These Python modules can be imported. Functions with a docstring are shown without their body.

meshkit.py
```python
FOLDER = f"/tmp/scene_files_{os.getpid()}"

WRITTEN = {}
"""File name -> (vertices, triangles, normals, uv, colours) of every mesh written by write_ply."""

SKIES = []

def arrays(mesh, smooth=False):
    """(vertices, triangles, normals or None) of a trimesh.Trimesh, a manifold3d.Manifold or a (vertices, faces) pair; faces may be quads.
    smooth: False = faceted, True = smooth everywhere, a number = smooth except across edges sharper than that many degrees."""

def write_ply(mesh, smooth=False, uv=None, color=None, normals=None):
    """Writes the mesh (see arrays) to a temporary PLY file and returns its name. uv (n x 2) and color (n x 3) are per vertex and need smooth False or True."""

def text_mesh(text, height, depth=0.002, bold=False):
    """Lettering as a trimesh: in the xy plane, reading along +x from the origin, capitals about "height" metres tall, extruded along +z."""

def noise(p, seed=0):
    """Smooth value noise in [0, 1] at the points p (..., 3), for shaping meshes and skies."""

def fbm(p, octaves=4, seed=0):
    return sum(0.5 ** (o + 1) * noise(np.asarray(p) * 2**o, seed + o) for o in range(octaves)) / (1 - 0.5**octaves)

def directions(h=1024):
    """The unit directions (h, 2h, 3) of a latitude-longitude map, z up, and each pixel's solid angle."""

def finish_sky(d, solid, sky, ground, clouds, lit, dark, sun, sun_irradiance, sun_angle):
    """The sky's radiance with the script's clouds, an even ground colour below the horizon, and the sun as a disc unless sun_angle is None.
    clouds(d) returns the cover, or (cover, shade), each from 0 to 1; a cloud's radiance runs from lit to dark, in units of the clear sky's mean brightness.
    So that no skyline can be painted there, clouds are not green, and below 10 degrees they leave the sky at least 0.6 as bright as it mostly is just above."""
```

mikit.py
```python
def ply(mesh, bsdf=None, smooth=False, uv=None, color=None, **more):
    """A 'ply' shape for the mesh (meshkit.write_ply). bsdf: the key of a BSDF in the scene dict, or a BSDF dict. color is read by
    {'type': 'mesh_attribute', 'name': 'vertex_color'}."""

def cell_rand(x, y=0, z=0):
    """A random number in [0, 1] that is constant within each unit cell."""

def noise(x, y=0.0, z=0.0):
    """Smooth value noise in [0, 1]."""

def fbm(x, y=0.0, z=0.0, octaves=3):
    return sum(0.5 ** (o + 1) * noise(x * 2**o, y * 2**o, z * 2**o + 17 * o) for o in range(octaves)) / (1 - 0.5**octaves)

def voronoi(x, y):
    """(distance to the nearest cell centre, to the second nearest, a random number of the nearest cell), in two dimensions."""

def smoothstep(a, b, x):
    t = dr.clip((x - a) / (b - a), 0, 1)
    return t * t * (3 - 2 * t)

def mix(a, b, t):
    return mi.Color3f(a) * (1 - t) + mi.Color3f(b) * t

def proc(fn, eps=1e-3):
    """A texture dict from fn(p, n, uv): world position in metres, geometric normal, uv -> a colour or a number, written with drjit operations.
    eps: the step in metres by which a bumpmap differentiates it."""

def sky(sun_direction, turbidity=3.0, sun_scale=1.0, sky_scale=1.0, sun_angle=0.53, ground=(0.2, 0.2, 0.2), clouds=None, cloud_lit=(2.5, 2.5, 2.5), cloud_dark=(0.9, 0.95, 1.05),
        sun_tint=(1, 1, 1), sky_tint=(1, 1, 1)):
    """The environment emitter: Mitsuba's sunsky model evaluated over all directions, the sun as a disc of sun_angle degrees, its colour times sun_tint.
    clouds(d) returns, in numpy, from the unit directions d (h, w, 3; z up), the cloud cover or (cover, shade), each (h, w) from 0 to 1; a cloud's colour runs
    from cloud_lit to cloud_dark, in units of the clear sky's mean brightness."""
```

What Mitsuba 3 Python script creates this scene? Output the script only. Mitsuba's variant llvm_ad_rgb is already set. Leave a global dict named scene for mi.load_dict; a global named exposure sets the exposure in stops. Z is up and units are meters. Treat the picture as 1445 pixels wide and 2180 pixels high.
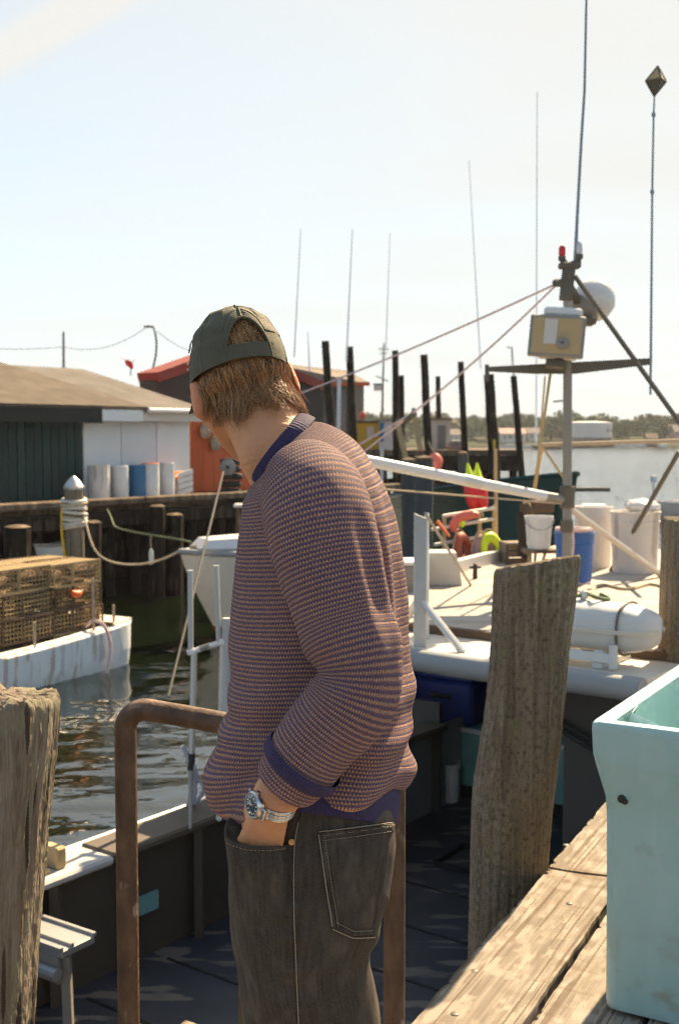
import math, random
import numpy as np
import trimesh
import drjit as dr
import mitsuba as mi
import mikit, meshkit
from mikit import noise, fbm, smoothstep, mix, cell_rand, voronoi
from scipy.interpolate import CubicSpline, PchipInterpolator, griddata
from scipy.ndimage import gaussian_filter
from shapely.geometry import Polygon

# ------------------------------------------------------------------ camera, sky, exposure
T = mi.ScalarTransform4f
FOC, PW, PH, HORIZON, EYE = 2500.0, 1445.0, 2180.0, 930.0, 1.5
PITCH = math.atan((PH / 2 - HORIZON) / FOC)
scene, labels = {}, {}
scene['camera'] = {
    'type': 'thinlens', 'fov': 2 * math.degrees(math.atan(PW / 2 / FOC)), 'fov_axis': 'x',
    'aperture_radius': 0.0021, 'focus_distance': 1.78, 'near_clip': 0.05, 'far_clip': 5000.0,
    'to_world': T().look_at(origin=[0, 0, EYE], target=[0, math.cos(PITCH), EYE - math.sin(PITCH)], up=[0, 0, 1])}
SUN_AZ, SUN_EL = 30.0, 45.0      # degrees right of the view, above the horizon
SUN = [math.sin(math.radians(SUN_AZ)) * math.cos(math.radians(SUN_EL)), math.cos(math.radians(SUN_AZ)) * math.cos(math.radians(SUN_EL)), math.sin(math.radians(SUN_EL))]


def veil(d):
    """Thin bright summer haze in the sky, densest low down, with faint streaks of cirrus."""
    el = np.clip(d[..., 2], 0, 1)
    q = d / np.maximum(d[..., 2:3] + 0.15, 0.05)
    streak = meshkit.fbm(np.stack([q[..., 0] * 1.1 + q[..., 1] * 0.5, q[..., 1] * 3.0, q[..., 2] * 0], -1), 4, 5)
    mu = d @ (np.array(SUN) / np.linalg.norm(SUN))
    glow = np.clip((mu - 0.22) / 0.64, 0, 1) ** 1.9            # the haze is brightest around the sun
    cover = 1 - (1 - 0.93 * np.exp(-el / 0.24)) * (1 - 0.92 * glow) + 0.22 * (streak - 0.45)
    # one soft bright wisp of cirrus, upper left
    az_, el_ = np.degrees(np.arctan2(d[..., 0], d[..., 1])), np.degrees(np.arcsin(np.clip(d[..., 2], -1, 1)))
    along_, across = (az_ + 13.0) * 0.86 + (el_ - 18.6) * 0.5, (el_ - 18.6) * 0.86 - (az_ + 13.0) * 0.5
    wisp = np.exp(-((across + 0.5 * (streak - 0.5)) / 0.75) ** 2) * np.clip(1 - np.abs(along_ / 9) ** 2, 0, 1)
    cover = cover + 0.55 * wisp * (0.9 + 0.6 * streak)
    return np.clip(cover, 0, 0.97)


scene['sky'] = mikit.sky(SUN, turbidity=3.2, sun_scale=1.65, clouds=veil, cloud_lit=(1.60, 1.575, 1.48), cloud_dark=(1.0, 1.0, 1.05), sun_tint=(1.0, 0.93, 0.80), sky_tint=(1.06, 1.07, 0.94))
exposure = 2.62

# ------------------------------------------------------------------ helpers
RNG = random.Random(7)
NPR = np.random.default_rng(7)
V3 = lambda *a: np.array(a, float)


def ray(px, py):
    x, y = (px - PW / 2) / FOC, -(py - PH / 2) / FOC
    return V3(x, math.cos(PITCH) + y * math.sin(PITCH), -math.sin(PITCH) + y * math.cos(PITCH))


def at(px, py, D):
    """The point at distance D (metres along the ground) that was measured at this spot of the photograph."""
    d = ray(px, py)
    return d * (D / d[1]) + V3(0, 0, EYE)


def on(px, py, z):
    d = ray(px, py)
    return d * ((z - EYE) / d[2]) + V3(0, 0, EYE)


def project(p):
    p = np.asarray(p, float) - V3(0, 0, EYE)
    zc = p[..., 1] * math.cos(PITCH) - p[..., 2] * math.sin(PITCH)
    yc = p[..., 1] * math.sin(PITCH) + p[..., 2] * math.cos(PITCH)
    return np.stack([PW / 2 + FOC * p[..., 0] / zc, PH / 2 - FOC * yc / zc], -1)


def numbered(key):
    if key not in scene and key not in labels and key not in USED:
        USED.add(key)
        return key
    i = 1
    while f'{key}_{i:03d}' in scene or f'{key}_{i:03d}' in labels or f'{key}_{i:03d}' in USED:
        i += 1
    USED.add(f'{key}_{i:03d}')
    return f'{key}_{i:03d}'


USED = set()


def thing(name, label, cat, group=None):
    key = numbered(name)
    labels[key] = {'label': label, 'category': cat}
    if group:
        labels[key]['group'] = group
    return key


def obj(name, mesh, mat, parent=None, smooth=30, uv=None, label=None, kind=None, color=None):
    if isinstance(mesh, list):
        mesh = join(mesh)
    key = numbered(f'{parent}__{name}' if parent else name)
    scene[key] = mesh if isinstance(mesh, dict) else mikit.ply(mesh, mat, smooth=smooth, uv=uv, color=color)
    if label or kind:
        labels[key] = {}
        if label:
            labels[key]['label'] = label
        if kind:
            labels[key]['kind'] = kind
    return key


def single(name, mesh, mat, label, cat, group=None, smooth=30, uv=None):
    key = obj(name, mesh, mat, None, smooth, uv)
    labels[key] = {'label': label, 'category': cat}
    if group:
        labels[key]['group'] = group
    return key


def tm(v, f):
    f = np.asarray(f)
    if f.shape[1] == 4:
        f = np.vstack([f[:, [0, 1, 2]], f[:, [0, 2, 3]]])
    return trimesh.Trimesh(np.asarray(v, float), f, process=False)


def join(ms):
    vs, fs, n = [], [], 0
    for m in ms:
        if isinstance(m, list):
            m = join(m)
        vs.append(np.asarray(m.vertices))
        fs.append(np.asarray(m.faces) + n)
        n += len(vs[-1])
    return tm(np.vstack(vs), np.vstack(fs))


def basis(z, up=(0, 0, 1)):
    """Columns x, y, z with z along the given direction and y as near 'up' as can be."""
    z = np.asarray(z, float) / np.linalg.norm(z)
    x = np.cross(up, z)
    if np.linalg.norm(x) < 1e-6:
        x = np.cross((0, 1, 0), z)
    x /= np.linalg.norm(x)
    return np.stack([x, np.cross(z, x), z], 1)


def rotz(a):
    c, s = math.cos(a), math.sin(a)
    return np.array([[c, -s, 0], [s, c, 0], [0, 0, 1.0]])


def frame(ax):
    """Columns: ax (horizontal direction), its left normal, up."""
    ax = V3(ax[0], ax[1], 0)
    ax /= np.linalg.norm(ax)
    return np.stack([ax, V3(-ax[1], ax[0], 0), V3(0, 0, 1)], 1)


_BOX = {}


def box(c, s, R=None, bev=0.0):
    s = np.asarray(s, float) / 2
    if bev <= 0:
        v = np.array([[x, y, z] for x in (-1, 1) for y in (-1, 1) for z in (-1, 1)], float) * s
        f = np.array([[0, 1, 3], [0, 3, 2], [4, 6, 7], [4, 7, 5], [0, 4, 5], [0, 5, 1], [2, 3, 7], [2, 7, 6], [0, 2, 6], [0, 6, 4], [1, 5, 7], [1, 7, 3]])
    else:
        b = min(bev, s.min() * 0.98)
        pts = []
        for sx in (-1, 1):
            for sy in (-1, 1):
                for sz in (-1, 1):
                    g = V3(sx, sy, sz)
                    for k in range(3):
                        q = g * (s - b)
                        q[k] = g[k] * s[k]
                        pts.append(q)
        h = trimesh.convex.convex_hull(np.array(pts))
        v, f = np.array(h.vertices), np.array(h.faces)
    if R is not None:
        v = v @ np.asarray(R).T
    return tm(v + np.asarray(c, float), f)


def beam(p0, p1, w, h, up=(0, 0, 1), bev=0.0):
    p0, p1 = np.asarray(p0, float), np.asarray(p1, float)
    return box((p0 + p1) / 2, (w, h, np.linalg.norm(p1 - p0)), basis(p1 - p0, up), bev)


def frames_along(P, closed=False):
    t = np.gradient(P, axis=0)
    if closed:
        t = np.roll(P, -1, 0) - np.roll(P, 1, 0)
    t /= np.linalg.norm(t, axis=1, keepdims=True) + 1e-12
    a = np.zeros_like(P)
    r = V3(0, 0, 1) if abs(t[0][2]) < 0.9 else V3(0, 1, 0)
    x = np.cross(r, t[0])
    x /= np.linalg.norm(x)
    for i in range(len(P)):
        x = x - t[i] * np.dot(x, t[i])
        x /= np.linalg.norm(x) + 1e-12
        a[i] = x
    return t, a, np.cross(t, a)


def grid_faces(n, m, wrap=True):
    i, j = np.meshgrid(np.arange(n - 1), np.arange(m if wrap else m - 1), indexing='ij')
    return np.stack([i * m + j, i * m + (j + 1) % m, (i + 1) * m + (j + 1) % m, (i + 1) * m + j], -1).reshape(-1, 4)


def tube(P, r, n=8, cap=True):
    P = np.asarray(P, float)
    r = np.broadcast_to(np.asarray(r, float), (len(P),))
    t, a, b = frames_along(P)
    ang = np.arange(n) * 2 * np.pi / n
    v = P[:, None] + r[:, None, None] * (np.cos(ang)[None, :, None] * a[:, None] + np.sin(ang)[None, :, None] * b[:, None])
    q = grid_faces(len(P), n)
    f = np.vstack([q[:, [0, 1, 2]], q[:, [0, 2, 3]]])
    v = v.reshape(-1, 3)
    if cap:
        k = len(v)
        v = np.vstack([v, v[:n], v[-n:], P[:1], P[-1:]])
        j = np.arange(n)
        f = np.vstack([f, np.stack([k + (j + 1) % n, k + j, 0 * j + k + 2 * n], 1), np.stack([k + n + j, k + n + (j + 1) % n, 0 * j + k + 2 * n + 1], 1)])
    return tm(v, f)


def curve(pts, n=24):
    pts = np.asarray(pts, float)
    d = np.r_[0, np.cumsum(np.linalg.norm(np.diff(pts, axis=0), axis=1))]
    if len(pts) < 3:
        return pts[0] + (pts[-1] - pts[0]) * np.linspace(0, 1, n)[:, None]
    return CubicSpline(d, pts)(np.linspace(0, d[-1], n))


def rod(p0, p1, r0, r1=None, n=10):
    return tube(np.array([p0, p1], float), [r0, r0 if r1 is None else r1], n)


def sag(p0, p1, drop, n=20):
    s = np.linspace(0, 1, n)
    P = np.asarray(p0, float) + (np.asarray(p1, float) - np.asarray(p0, float)) * s[:, None]
    P[:, 2] -= drop * 4 * s * (1 - s)
    return P


def lathe(prof, c=(0, 0, 0), axis=(0, 0, 1), n=32):
    """prof: (radius, height) pairs along the axis; vertices repeat where a profile point is given twice."""
    prof = np.asarray(prof, float)
    B = basis(axis, (0, 1, 0) if abs(axis[2]) > 0.9 * np.linalg.norm(axis) else (0, 0, 1))
    ang = np.arange(n) * 2 * np.pi / n
    v = np.stack([prof[:, 0, None] * np.cos(ang), prof[:, 0, None] * np.sin(ang), np.repeat(prof[:, 1, None], n, 1)], -1).reshape(-1, 3)
    return tm(v @ B.T + np.asarray(c, float), grid_faces(len(prof), n))


def prism(poly, depth, R=np.eye(3), c=(0, 0, 0)):
    m = trimesh.creation.extrude_polygon(poly if isinstance(poly, Polygon) else Polygon(poly), depth, engine='earcut')
    return tm(np.asarray(m.vertices) @ np.asarray(R).T + np.asarray(c, float), m.faces)


def grid(P, closed_u=False):
    """P: (n, m, 3) as a sheet."""
    n, m = P.shape[:2]
    return tm(P.reshape(-1, 3), grid_faces(n, m, closed_u))


def solid_sheet(P, th):
    """A sheet P (n, m, 3) given thickness th downwards along its mean normal, as a closed thin solid."""
    n, m = P.shape[:2]
    nn = np.cross(P[-1, 0] - P[0, 0], P[0, -1] - P[0, 0])
    nn = nn / np.linalg.norm(nn)
    if nn[2] < 0:
        nn = -nn
    Q = P - nn * th
    v = np.vstack([P.reshape(-1, 3), Q.reshape(-1, 3)])
    q = grid_faces(n, m, False)
    k = n * m
    loop = [i * m for i in range(n)] + [(n - 1) * m + j for j in range(1, m)] + [i * m + m - 1 for i in range(n - 2, -1, -1)] + [j for j in range(m - 2, 0, -1)]
    L = np.array(loop)
    side = np.stack([L, np.roll(L, -1), np.roll(L, -1) + k, L + k], 1)
    return tm(v, np.vstack([q[:, ::-1], q + k, side]))


def quad(a, b, c, d, th):
    return solid_sheet(np.array([[a, b], [d, c]], float), th)


# ------------------------------------------------------------------ materials
def two(b):
    return {'type': 'twosided', 'bsdf': b}


def pbr(col, rough=0.6, metal=0.0, spec=0.5, coat=0.0, sheen=0.0):
    d = {'type': 'principled', 'base_color': col if isinstance(col, dict) else {'type': 'rgb', 'value': list(col)}, 'roughness': rough, 'metallic': metal, 'specular': spec}
    if coat:
        d['clearcoat'], d['clearcoat_gloss'] = coat, 0.9
    if sheen:
        d['sheen'] = sheen
    return d


def mat(key, fn_or_col, rough=0.6, bump=None, bscale=0.01, eps=1e-3, **kw):
    col = mikit.proc(fn_or_col) if callable(fn_or_col) else fn_or_col
    b = pbr(col, rough, **kw)
    if bump is not None:
        b = {'type': 'bumpmap', 'arbitrary': {**mikit.proc(bump, eps)}, 'scale': bscale, 'bsdf': b}
    scene['m_' + key] = two(b)
    return 'm_' + key


def C3(*a):
    return mi.Color3f(*a)


def lerp3(a, b, c, t):
    """Three colours: a at 0, b at 0.5, c at 1."""
    return mix(mix(a, b, dr.clip(t * 2, 0, 1)), C3(*c), dr.clip(t * 2 - 1, 0, 1))


def f_piling(p, n, uv):          # weathered upright timber: long grain, lichen, dark checks
    g = fbm(p.x * 110, p.y * 110, p.z * 2.6, 3)
    f = noise(p.x * 420, p.y * 420, p.z * 9)
    l = fbm(p.x * 30, p.y * 30, p.z * 14, 4)
    base = lerp3((0.075, 0.050, 0.030), (0.18, 0.145, 0.105), (0.30, 0.26, 0.21), 0.75 * g + 0.35 * f - 0.05)
    lich = smoothstep(0.50, 0.66, l) * smoothstep(0.3, 0.6, noise(p.x * 9, p.y * 9, p.z * 3))
    base = mix(base, C3(0.20, 0.195, 0.125), 0.55 * lich)
    return mix(base, C3(0.03, 0.022, 0.015), smoothstep(0.66, 0.78, noise(p.x * 60 + 7, p.y * 60, p.z * 1.3)) * 0.85)


def b_piling(p, n, uv):
    return fbm(p.x * 110, p.y * 110, p.z * 5, 3) + 0.6 * fbm(p.x * 300, p.y * 300, p.z * 40, 2)


mat('piling', f_piling, 0.9, b_piling, 0.006, 1.5e-3, spec=0.2)


def f_mossy(p, n, uv):           # the middle piling: rougher, lichen grown over
    g = fbm(p.x * 85, p.y * 85, p.z * 1.8, 3)
    l = fbm(p.x * 110, p.y * 110, p.z * 60, 4)
    q = fbm(p.x * 8, p.y * 8, p.z * 2.5, 3)
    sp = noise(p.x * 330, p.y * 330, p.z * 210)
    base = lerp3((0.056, 0.040, 0.026), (0.155, 0.114, 0.074), (0.29, 0.225, 0.155), 1.0 * g + 0.22 * sp - 0.07)
    base = mix(base, C3(0.27, 0.235, 0.175), 0.75 * 0.75 * smoothstep(0.46, 0.66, fbm(p.x * 170, p.y * 170, p.z * 60, 3)) * smoothstep(0.30, 0.62, q))
    base = mix(base, C3(0.05, 0.038, 0.025), 0.55 * smoothstep(0.52, 0.70, fbm(p.x * 150 + 5, p.y * 150, p.z * 60, 4)))
    return mix(base, C3(0.19, 0.17, 0.075), 0.4 * smoothstep(0.62, 0.74, fbm(p.x * 25 + 3, p.y * 25, p.z * 12, 3)))


mat('mossy', f_mossy, 0.92, b_piling, 0.008, 1.5e-3, spec=0.2)
PLX, PLY = 0.456, 0.890          # run of the near dock's planks


def f_plank(p, n, uv):
    s, t = p.x * PLX + p.y * PLY, p.x * PLY - p.y * PLX
    g = fbm(s * 3.0, t * 90, p.z * 9, 3)
    h = noise(s * 9, t * 320, 3.0)
    cross = fbm(s * 26, t * 4, 5.0, 3)
    blot = fbm(s * 2.2, t * 5, 1.0, 3)
    base = lerp3((0.085, 0.066, 0.047), (0.18, 0.150, 0.116), (0.31, 0.275, 0.228), 0.55 * g + 0.3 * h + 0.3 * blot - 0.06)
    base = mix(base, C3(0.37, 0.325, 0.265), 0.5 * smoothstep(0.42, 0.72, fbm(s * 16, t * 42, 9.0, 4)))
    base = mix(base, C3(0.125, 0.085, 0.045), 0.55 * smoothstep(0.45, 0.75, cross) * smoothstep(0.35, 0.65, blot))
    line = smoothstep(0.77, 0.83, noise(s * 1.2, t * 55, 21.0)) + smoothstep(0.75, 0.82, noise(s * 1.7 + 5, t * 120, 2.0))
    return mix(base, C3(0.09, 0.06, 0.035), 0.7 * dr.clip(line, 0, 1))


def b_plank(p, n, uv):
    s, t = p.x * PLX + p.y * PLY, p.x * PLY - p.y * PLX
    return fbm(s * 6, t * 110, p.z * 60, 3) + 0.5 * fbm(s * 30, t * 50, 2.0, 2)


mat('plank', f_plank, 0.85, b_plank, 0.005, 1.5e-3, spec=0.25)


def f_rust(p, n, uv):
    a = fbm(p.x * 45, p.y * 45, p.z * 16, 4)
    b = fbm(p.x * 120, p.y * 120, p.z * 90, 3)
    base = lerp3((0.026, 0.014, 0.008), (0.070, 0.035, 0.017), (0.145, 0.080, 0.042), 0.95 * a + 0.15 * b)
    base = mix(base, C3(0.33, 0.22, 0.15), 0.5 * smoothstep(0.55, 0.72, fbm(p.x * 20, p.y * 20, p.z * 8 + 4, 3)) * smoothstep(0.55, 0.75, n.z + 0.25))
    return mix(base, C3(0.55, 0.45, 0.36), 0.35 * smoothstep(0.66, 0.80, fbm(p.x * 34 + 9, p.y * 34, p.z * 15, 4)))


mat('rust', f_rust, 0.62, lambda p, n, uv: fbm(p.x * 150, p.y * 150, p.z * 110, 3), 0.0022, 1e-3, spec=0.5)


def f_tote(p, n, uv):            # aqua fish tote with scuffs and brown grime
    d = fbm(p.x * 5, p.y * 5, p.z * 5, 4)
    base = mix((0.275, 0.435, 0.415), (0.315, 0.48, 0.46), d)
    scuff = smoothstep(0.66, 0.74, fbm(p.x * 22 + p.z * 14, p.y * 22 + p.z * 14, p.z * 9, 3))
    base = mix(base, C3(0.20, 0.25, 0.20), 0.22 * scuff)
    base = mix(base, C3(0.26, 0.20, 0.10), 0.55 * smoothstep(0.30, 0.0, p.z) * smoothstep(0.50, 0.68, fbm(p.x * 14, p.y * 14, p.z * 14, 4)))
    return mix(base, C3(0.45, 0.60, 0.56), 0.12 * smoothstep(0.62, 0.7, noise(p.x * 30, p.y * 30, p.z * 6)))


mat('tote', f_tote, 0.42, lambda p, n, uv: fbm(p.x * 40, p.y * 40, p.z * 40, 3), 0.002, 1.5e-3)


def f_white_hull(p, n, uv):      # white paint, rust runs and grime
    run = smoothstep(0.66, 0.76, noise(p.x * 11, p.y * 11, p.z * 0.5)) * smoothstep(0.30, 0.55, noise(p.x * 3, p.y * 3, p.z * 3.5))
    g = fbm(p.x * 6, p.y * 6, p.z * 3, 4)
    base = mix((0.60, 0.63, 0.64), (0.76, 0.76, 0.73), g)
    base = mix(base, C3(0.36, 0.24, 0.12), 0.6 * run)
    return mix(base, C3(0.33, 0.34, 0.30), 0.5 * smoothstep(0.56, 0.7, fbm(p.x * 11, p.y * 11, p.z * 2, 3)))


mat('white_hull', f_white_hull, 0.4)


def f_roofdeck(p, n, uv):        # sun-bleached, trodden roof of the near boat
    g = fbm(p.x * 4, p.y * 4, 0.0, 4)
    k = noise(p.x * 60, p.y * 60, 0.0)
    base = mix((0.26, 0.225, 0.185), (0.39, 0.34, 0.285), g * 0.8 + k * 0.2)
    return mix(base, C3(0.24, 0.19, 0.14), 0.6 * smoothstep(0.57, 0.7, fbm(p.x * 2.5 + 3, p.y * 9, 2.0, 4)))


mat('roofdeck', f_roofdeck, 0.75, lambda p, n, uv: noise(p.x * 130, p.y * 130, 0.0), 0.002, 2e-3)


def f_bluedeck(p, n, uv):        # dark painted working deck, scuffed
    g = fbm(p.x * 5, p.y * 5, 0.0, 4)
    base = mix((0.030, 0.034, 0.044), (0.055, 0.058, 0.068), g)
    base = mix(base, C3(0.20, 0.17, 0.14), 0.7 * smoothstep(0.62, 0.72, fbm(p.x * 3 + 7, p.y * 12, 0.0, 3)))
    return mix(base, C3(0.14, 0.125, 0.11), 0.5 * smoothstep(0.60, 0.72, fbm(p.x * 1.3, p.y * 1.3, 4.0, 4)))


mat('bluedeck', f_bluedeck, 0.5, lambda p, n, uv: fbm(p.x * 30, p.y * 30, 0.0, 3), 0.004, 2e-3)


def f_shingle(p, n, uv):
    row = dr.floor(p.z * 9.0)
    u = p.x * 0.631 + p.y * 0.776
    k = cell_rand(u * 3.2 + row * 0.37, row, 2)
    g = fbm(p.x * 1.1, p.y * 1.1, p.z * 2.0, 4)
    return mix((0.098, 0.086, 0.074), (0.175, 0.155, 0.134), 0.55 * g + 0.45 * k)


mat('shingle', f_shingle, 0.95, spec=0.15)
mat('shingle_old', lambda p, n, uv: f_shingle(p * 1.07, n, uv) * C3(0.80, 0.74, 0.66), 0.95, spec=0.15)


def f_wharfwood(p, n, uv):
    g = fbm(p.x * 9, p.y * 9, p.z * 3, 4)
    return lerp3((0.040, 0.029, 0.018), (0.115, 0.082, 0.054), (0.26, 0.20, 0.14), g * 1.15 - 0.05)


mat('wharfwood', f_wharfwood, 0.9, spec=0.2)


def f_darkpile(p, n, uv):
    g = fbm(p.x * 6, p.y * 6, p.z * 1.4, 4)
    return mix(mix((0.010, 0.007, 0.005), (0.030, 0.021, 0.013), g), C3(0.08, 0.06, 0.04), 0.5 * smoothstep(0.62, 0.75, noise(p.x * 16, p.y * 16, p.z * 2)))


mat('darkpile', f_darkpile, 0.9, spec=0.2)


def f_water(p, n, uv):
    return mix((0.0018, 0.0034, 0.0012), (0.0036, 0.0066, 0.0024), fbm(p.x * 0.4, p.y * 0.4, 0.0, 2))


def b_water(p, n, uv):
    w = noise(p.x * 0.9 + p.y * 0.25, p.y * 1.3, 1.0) + 0.55 * noise(p.x * 2.0 - p.y * 0.5, p.y * 3.1, 4.0) + 0.20 * noise(p.x * 5.0, p.y * 7.0, 8.0)
    return w + 0.05 * noise(p.x * 14.0, p.y * 18.0, 3.0)


mat('water', f_water, 0.045, b_water, 0.028, 0.01, spec=0.95)


def f_leaf(p, n, uv):
    k = fbm(p.x * 0.25, p.y * 0.06, p.z * 0.35, 3)
    r = cell_rand(p.x * 1.3, p.y * 0.8, p.z * 1.3)
    return mix(mix((0.048, 0.080, 0.026), (0.100, 0.125, 0.046), 0.6 * k + 0.4 * r), C3(0.20, 0.155, 0.07), 0.7 * smoothstep(0.60, 0.72, noise(p.x * 0.06, p.z * 0.1, 3.0)))


mat('leaf', f_leaf, 0.8, spec=0.2)


def f_grassbank(p, n, uv):
    return mix((0.030, 0.042, 0.016), (0.085, 0.085, 0.040), fbm(p.x * 0.05, p.y * 0.05, 0.0, 4))


mat('grassbank', f_grassbank, 0.95, spec=0.1)


def f_plainwear(p, n, uv):
    return mix((0.50, 0.49, 0.46), (0.70, 0.69, 0.66), fbm(p.x * 5, p.y * 5, p.z * 2.5, 4) * 0.8 + 0.2 * noise(p.x * 40, p.y * 40, p.z * 10))


mat('wornwhite', f_plainwear, 0.55)


def f_tub(p, n, uv):
    g = fbm(p.x * 4, p.y * 4, p.z * 2, 4)
    return mix(mix((0.46, 0.41, 0.36), (0.66, 0.62, 0.57), g), C3(0.26, 0.19, 0.13), 0.6 * smoothstep(0.58, 0.7, fbm(p.x * 12, p.y * 12, p.z * 1.5, 3)))


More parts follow.
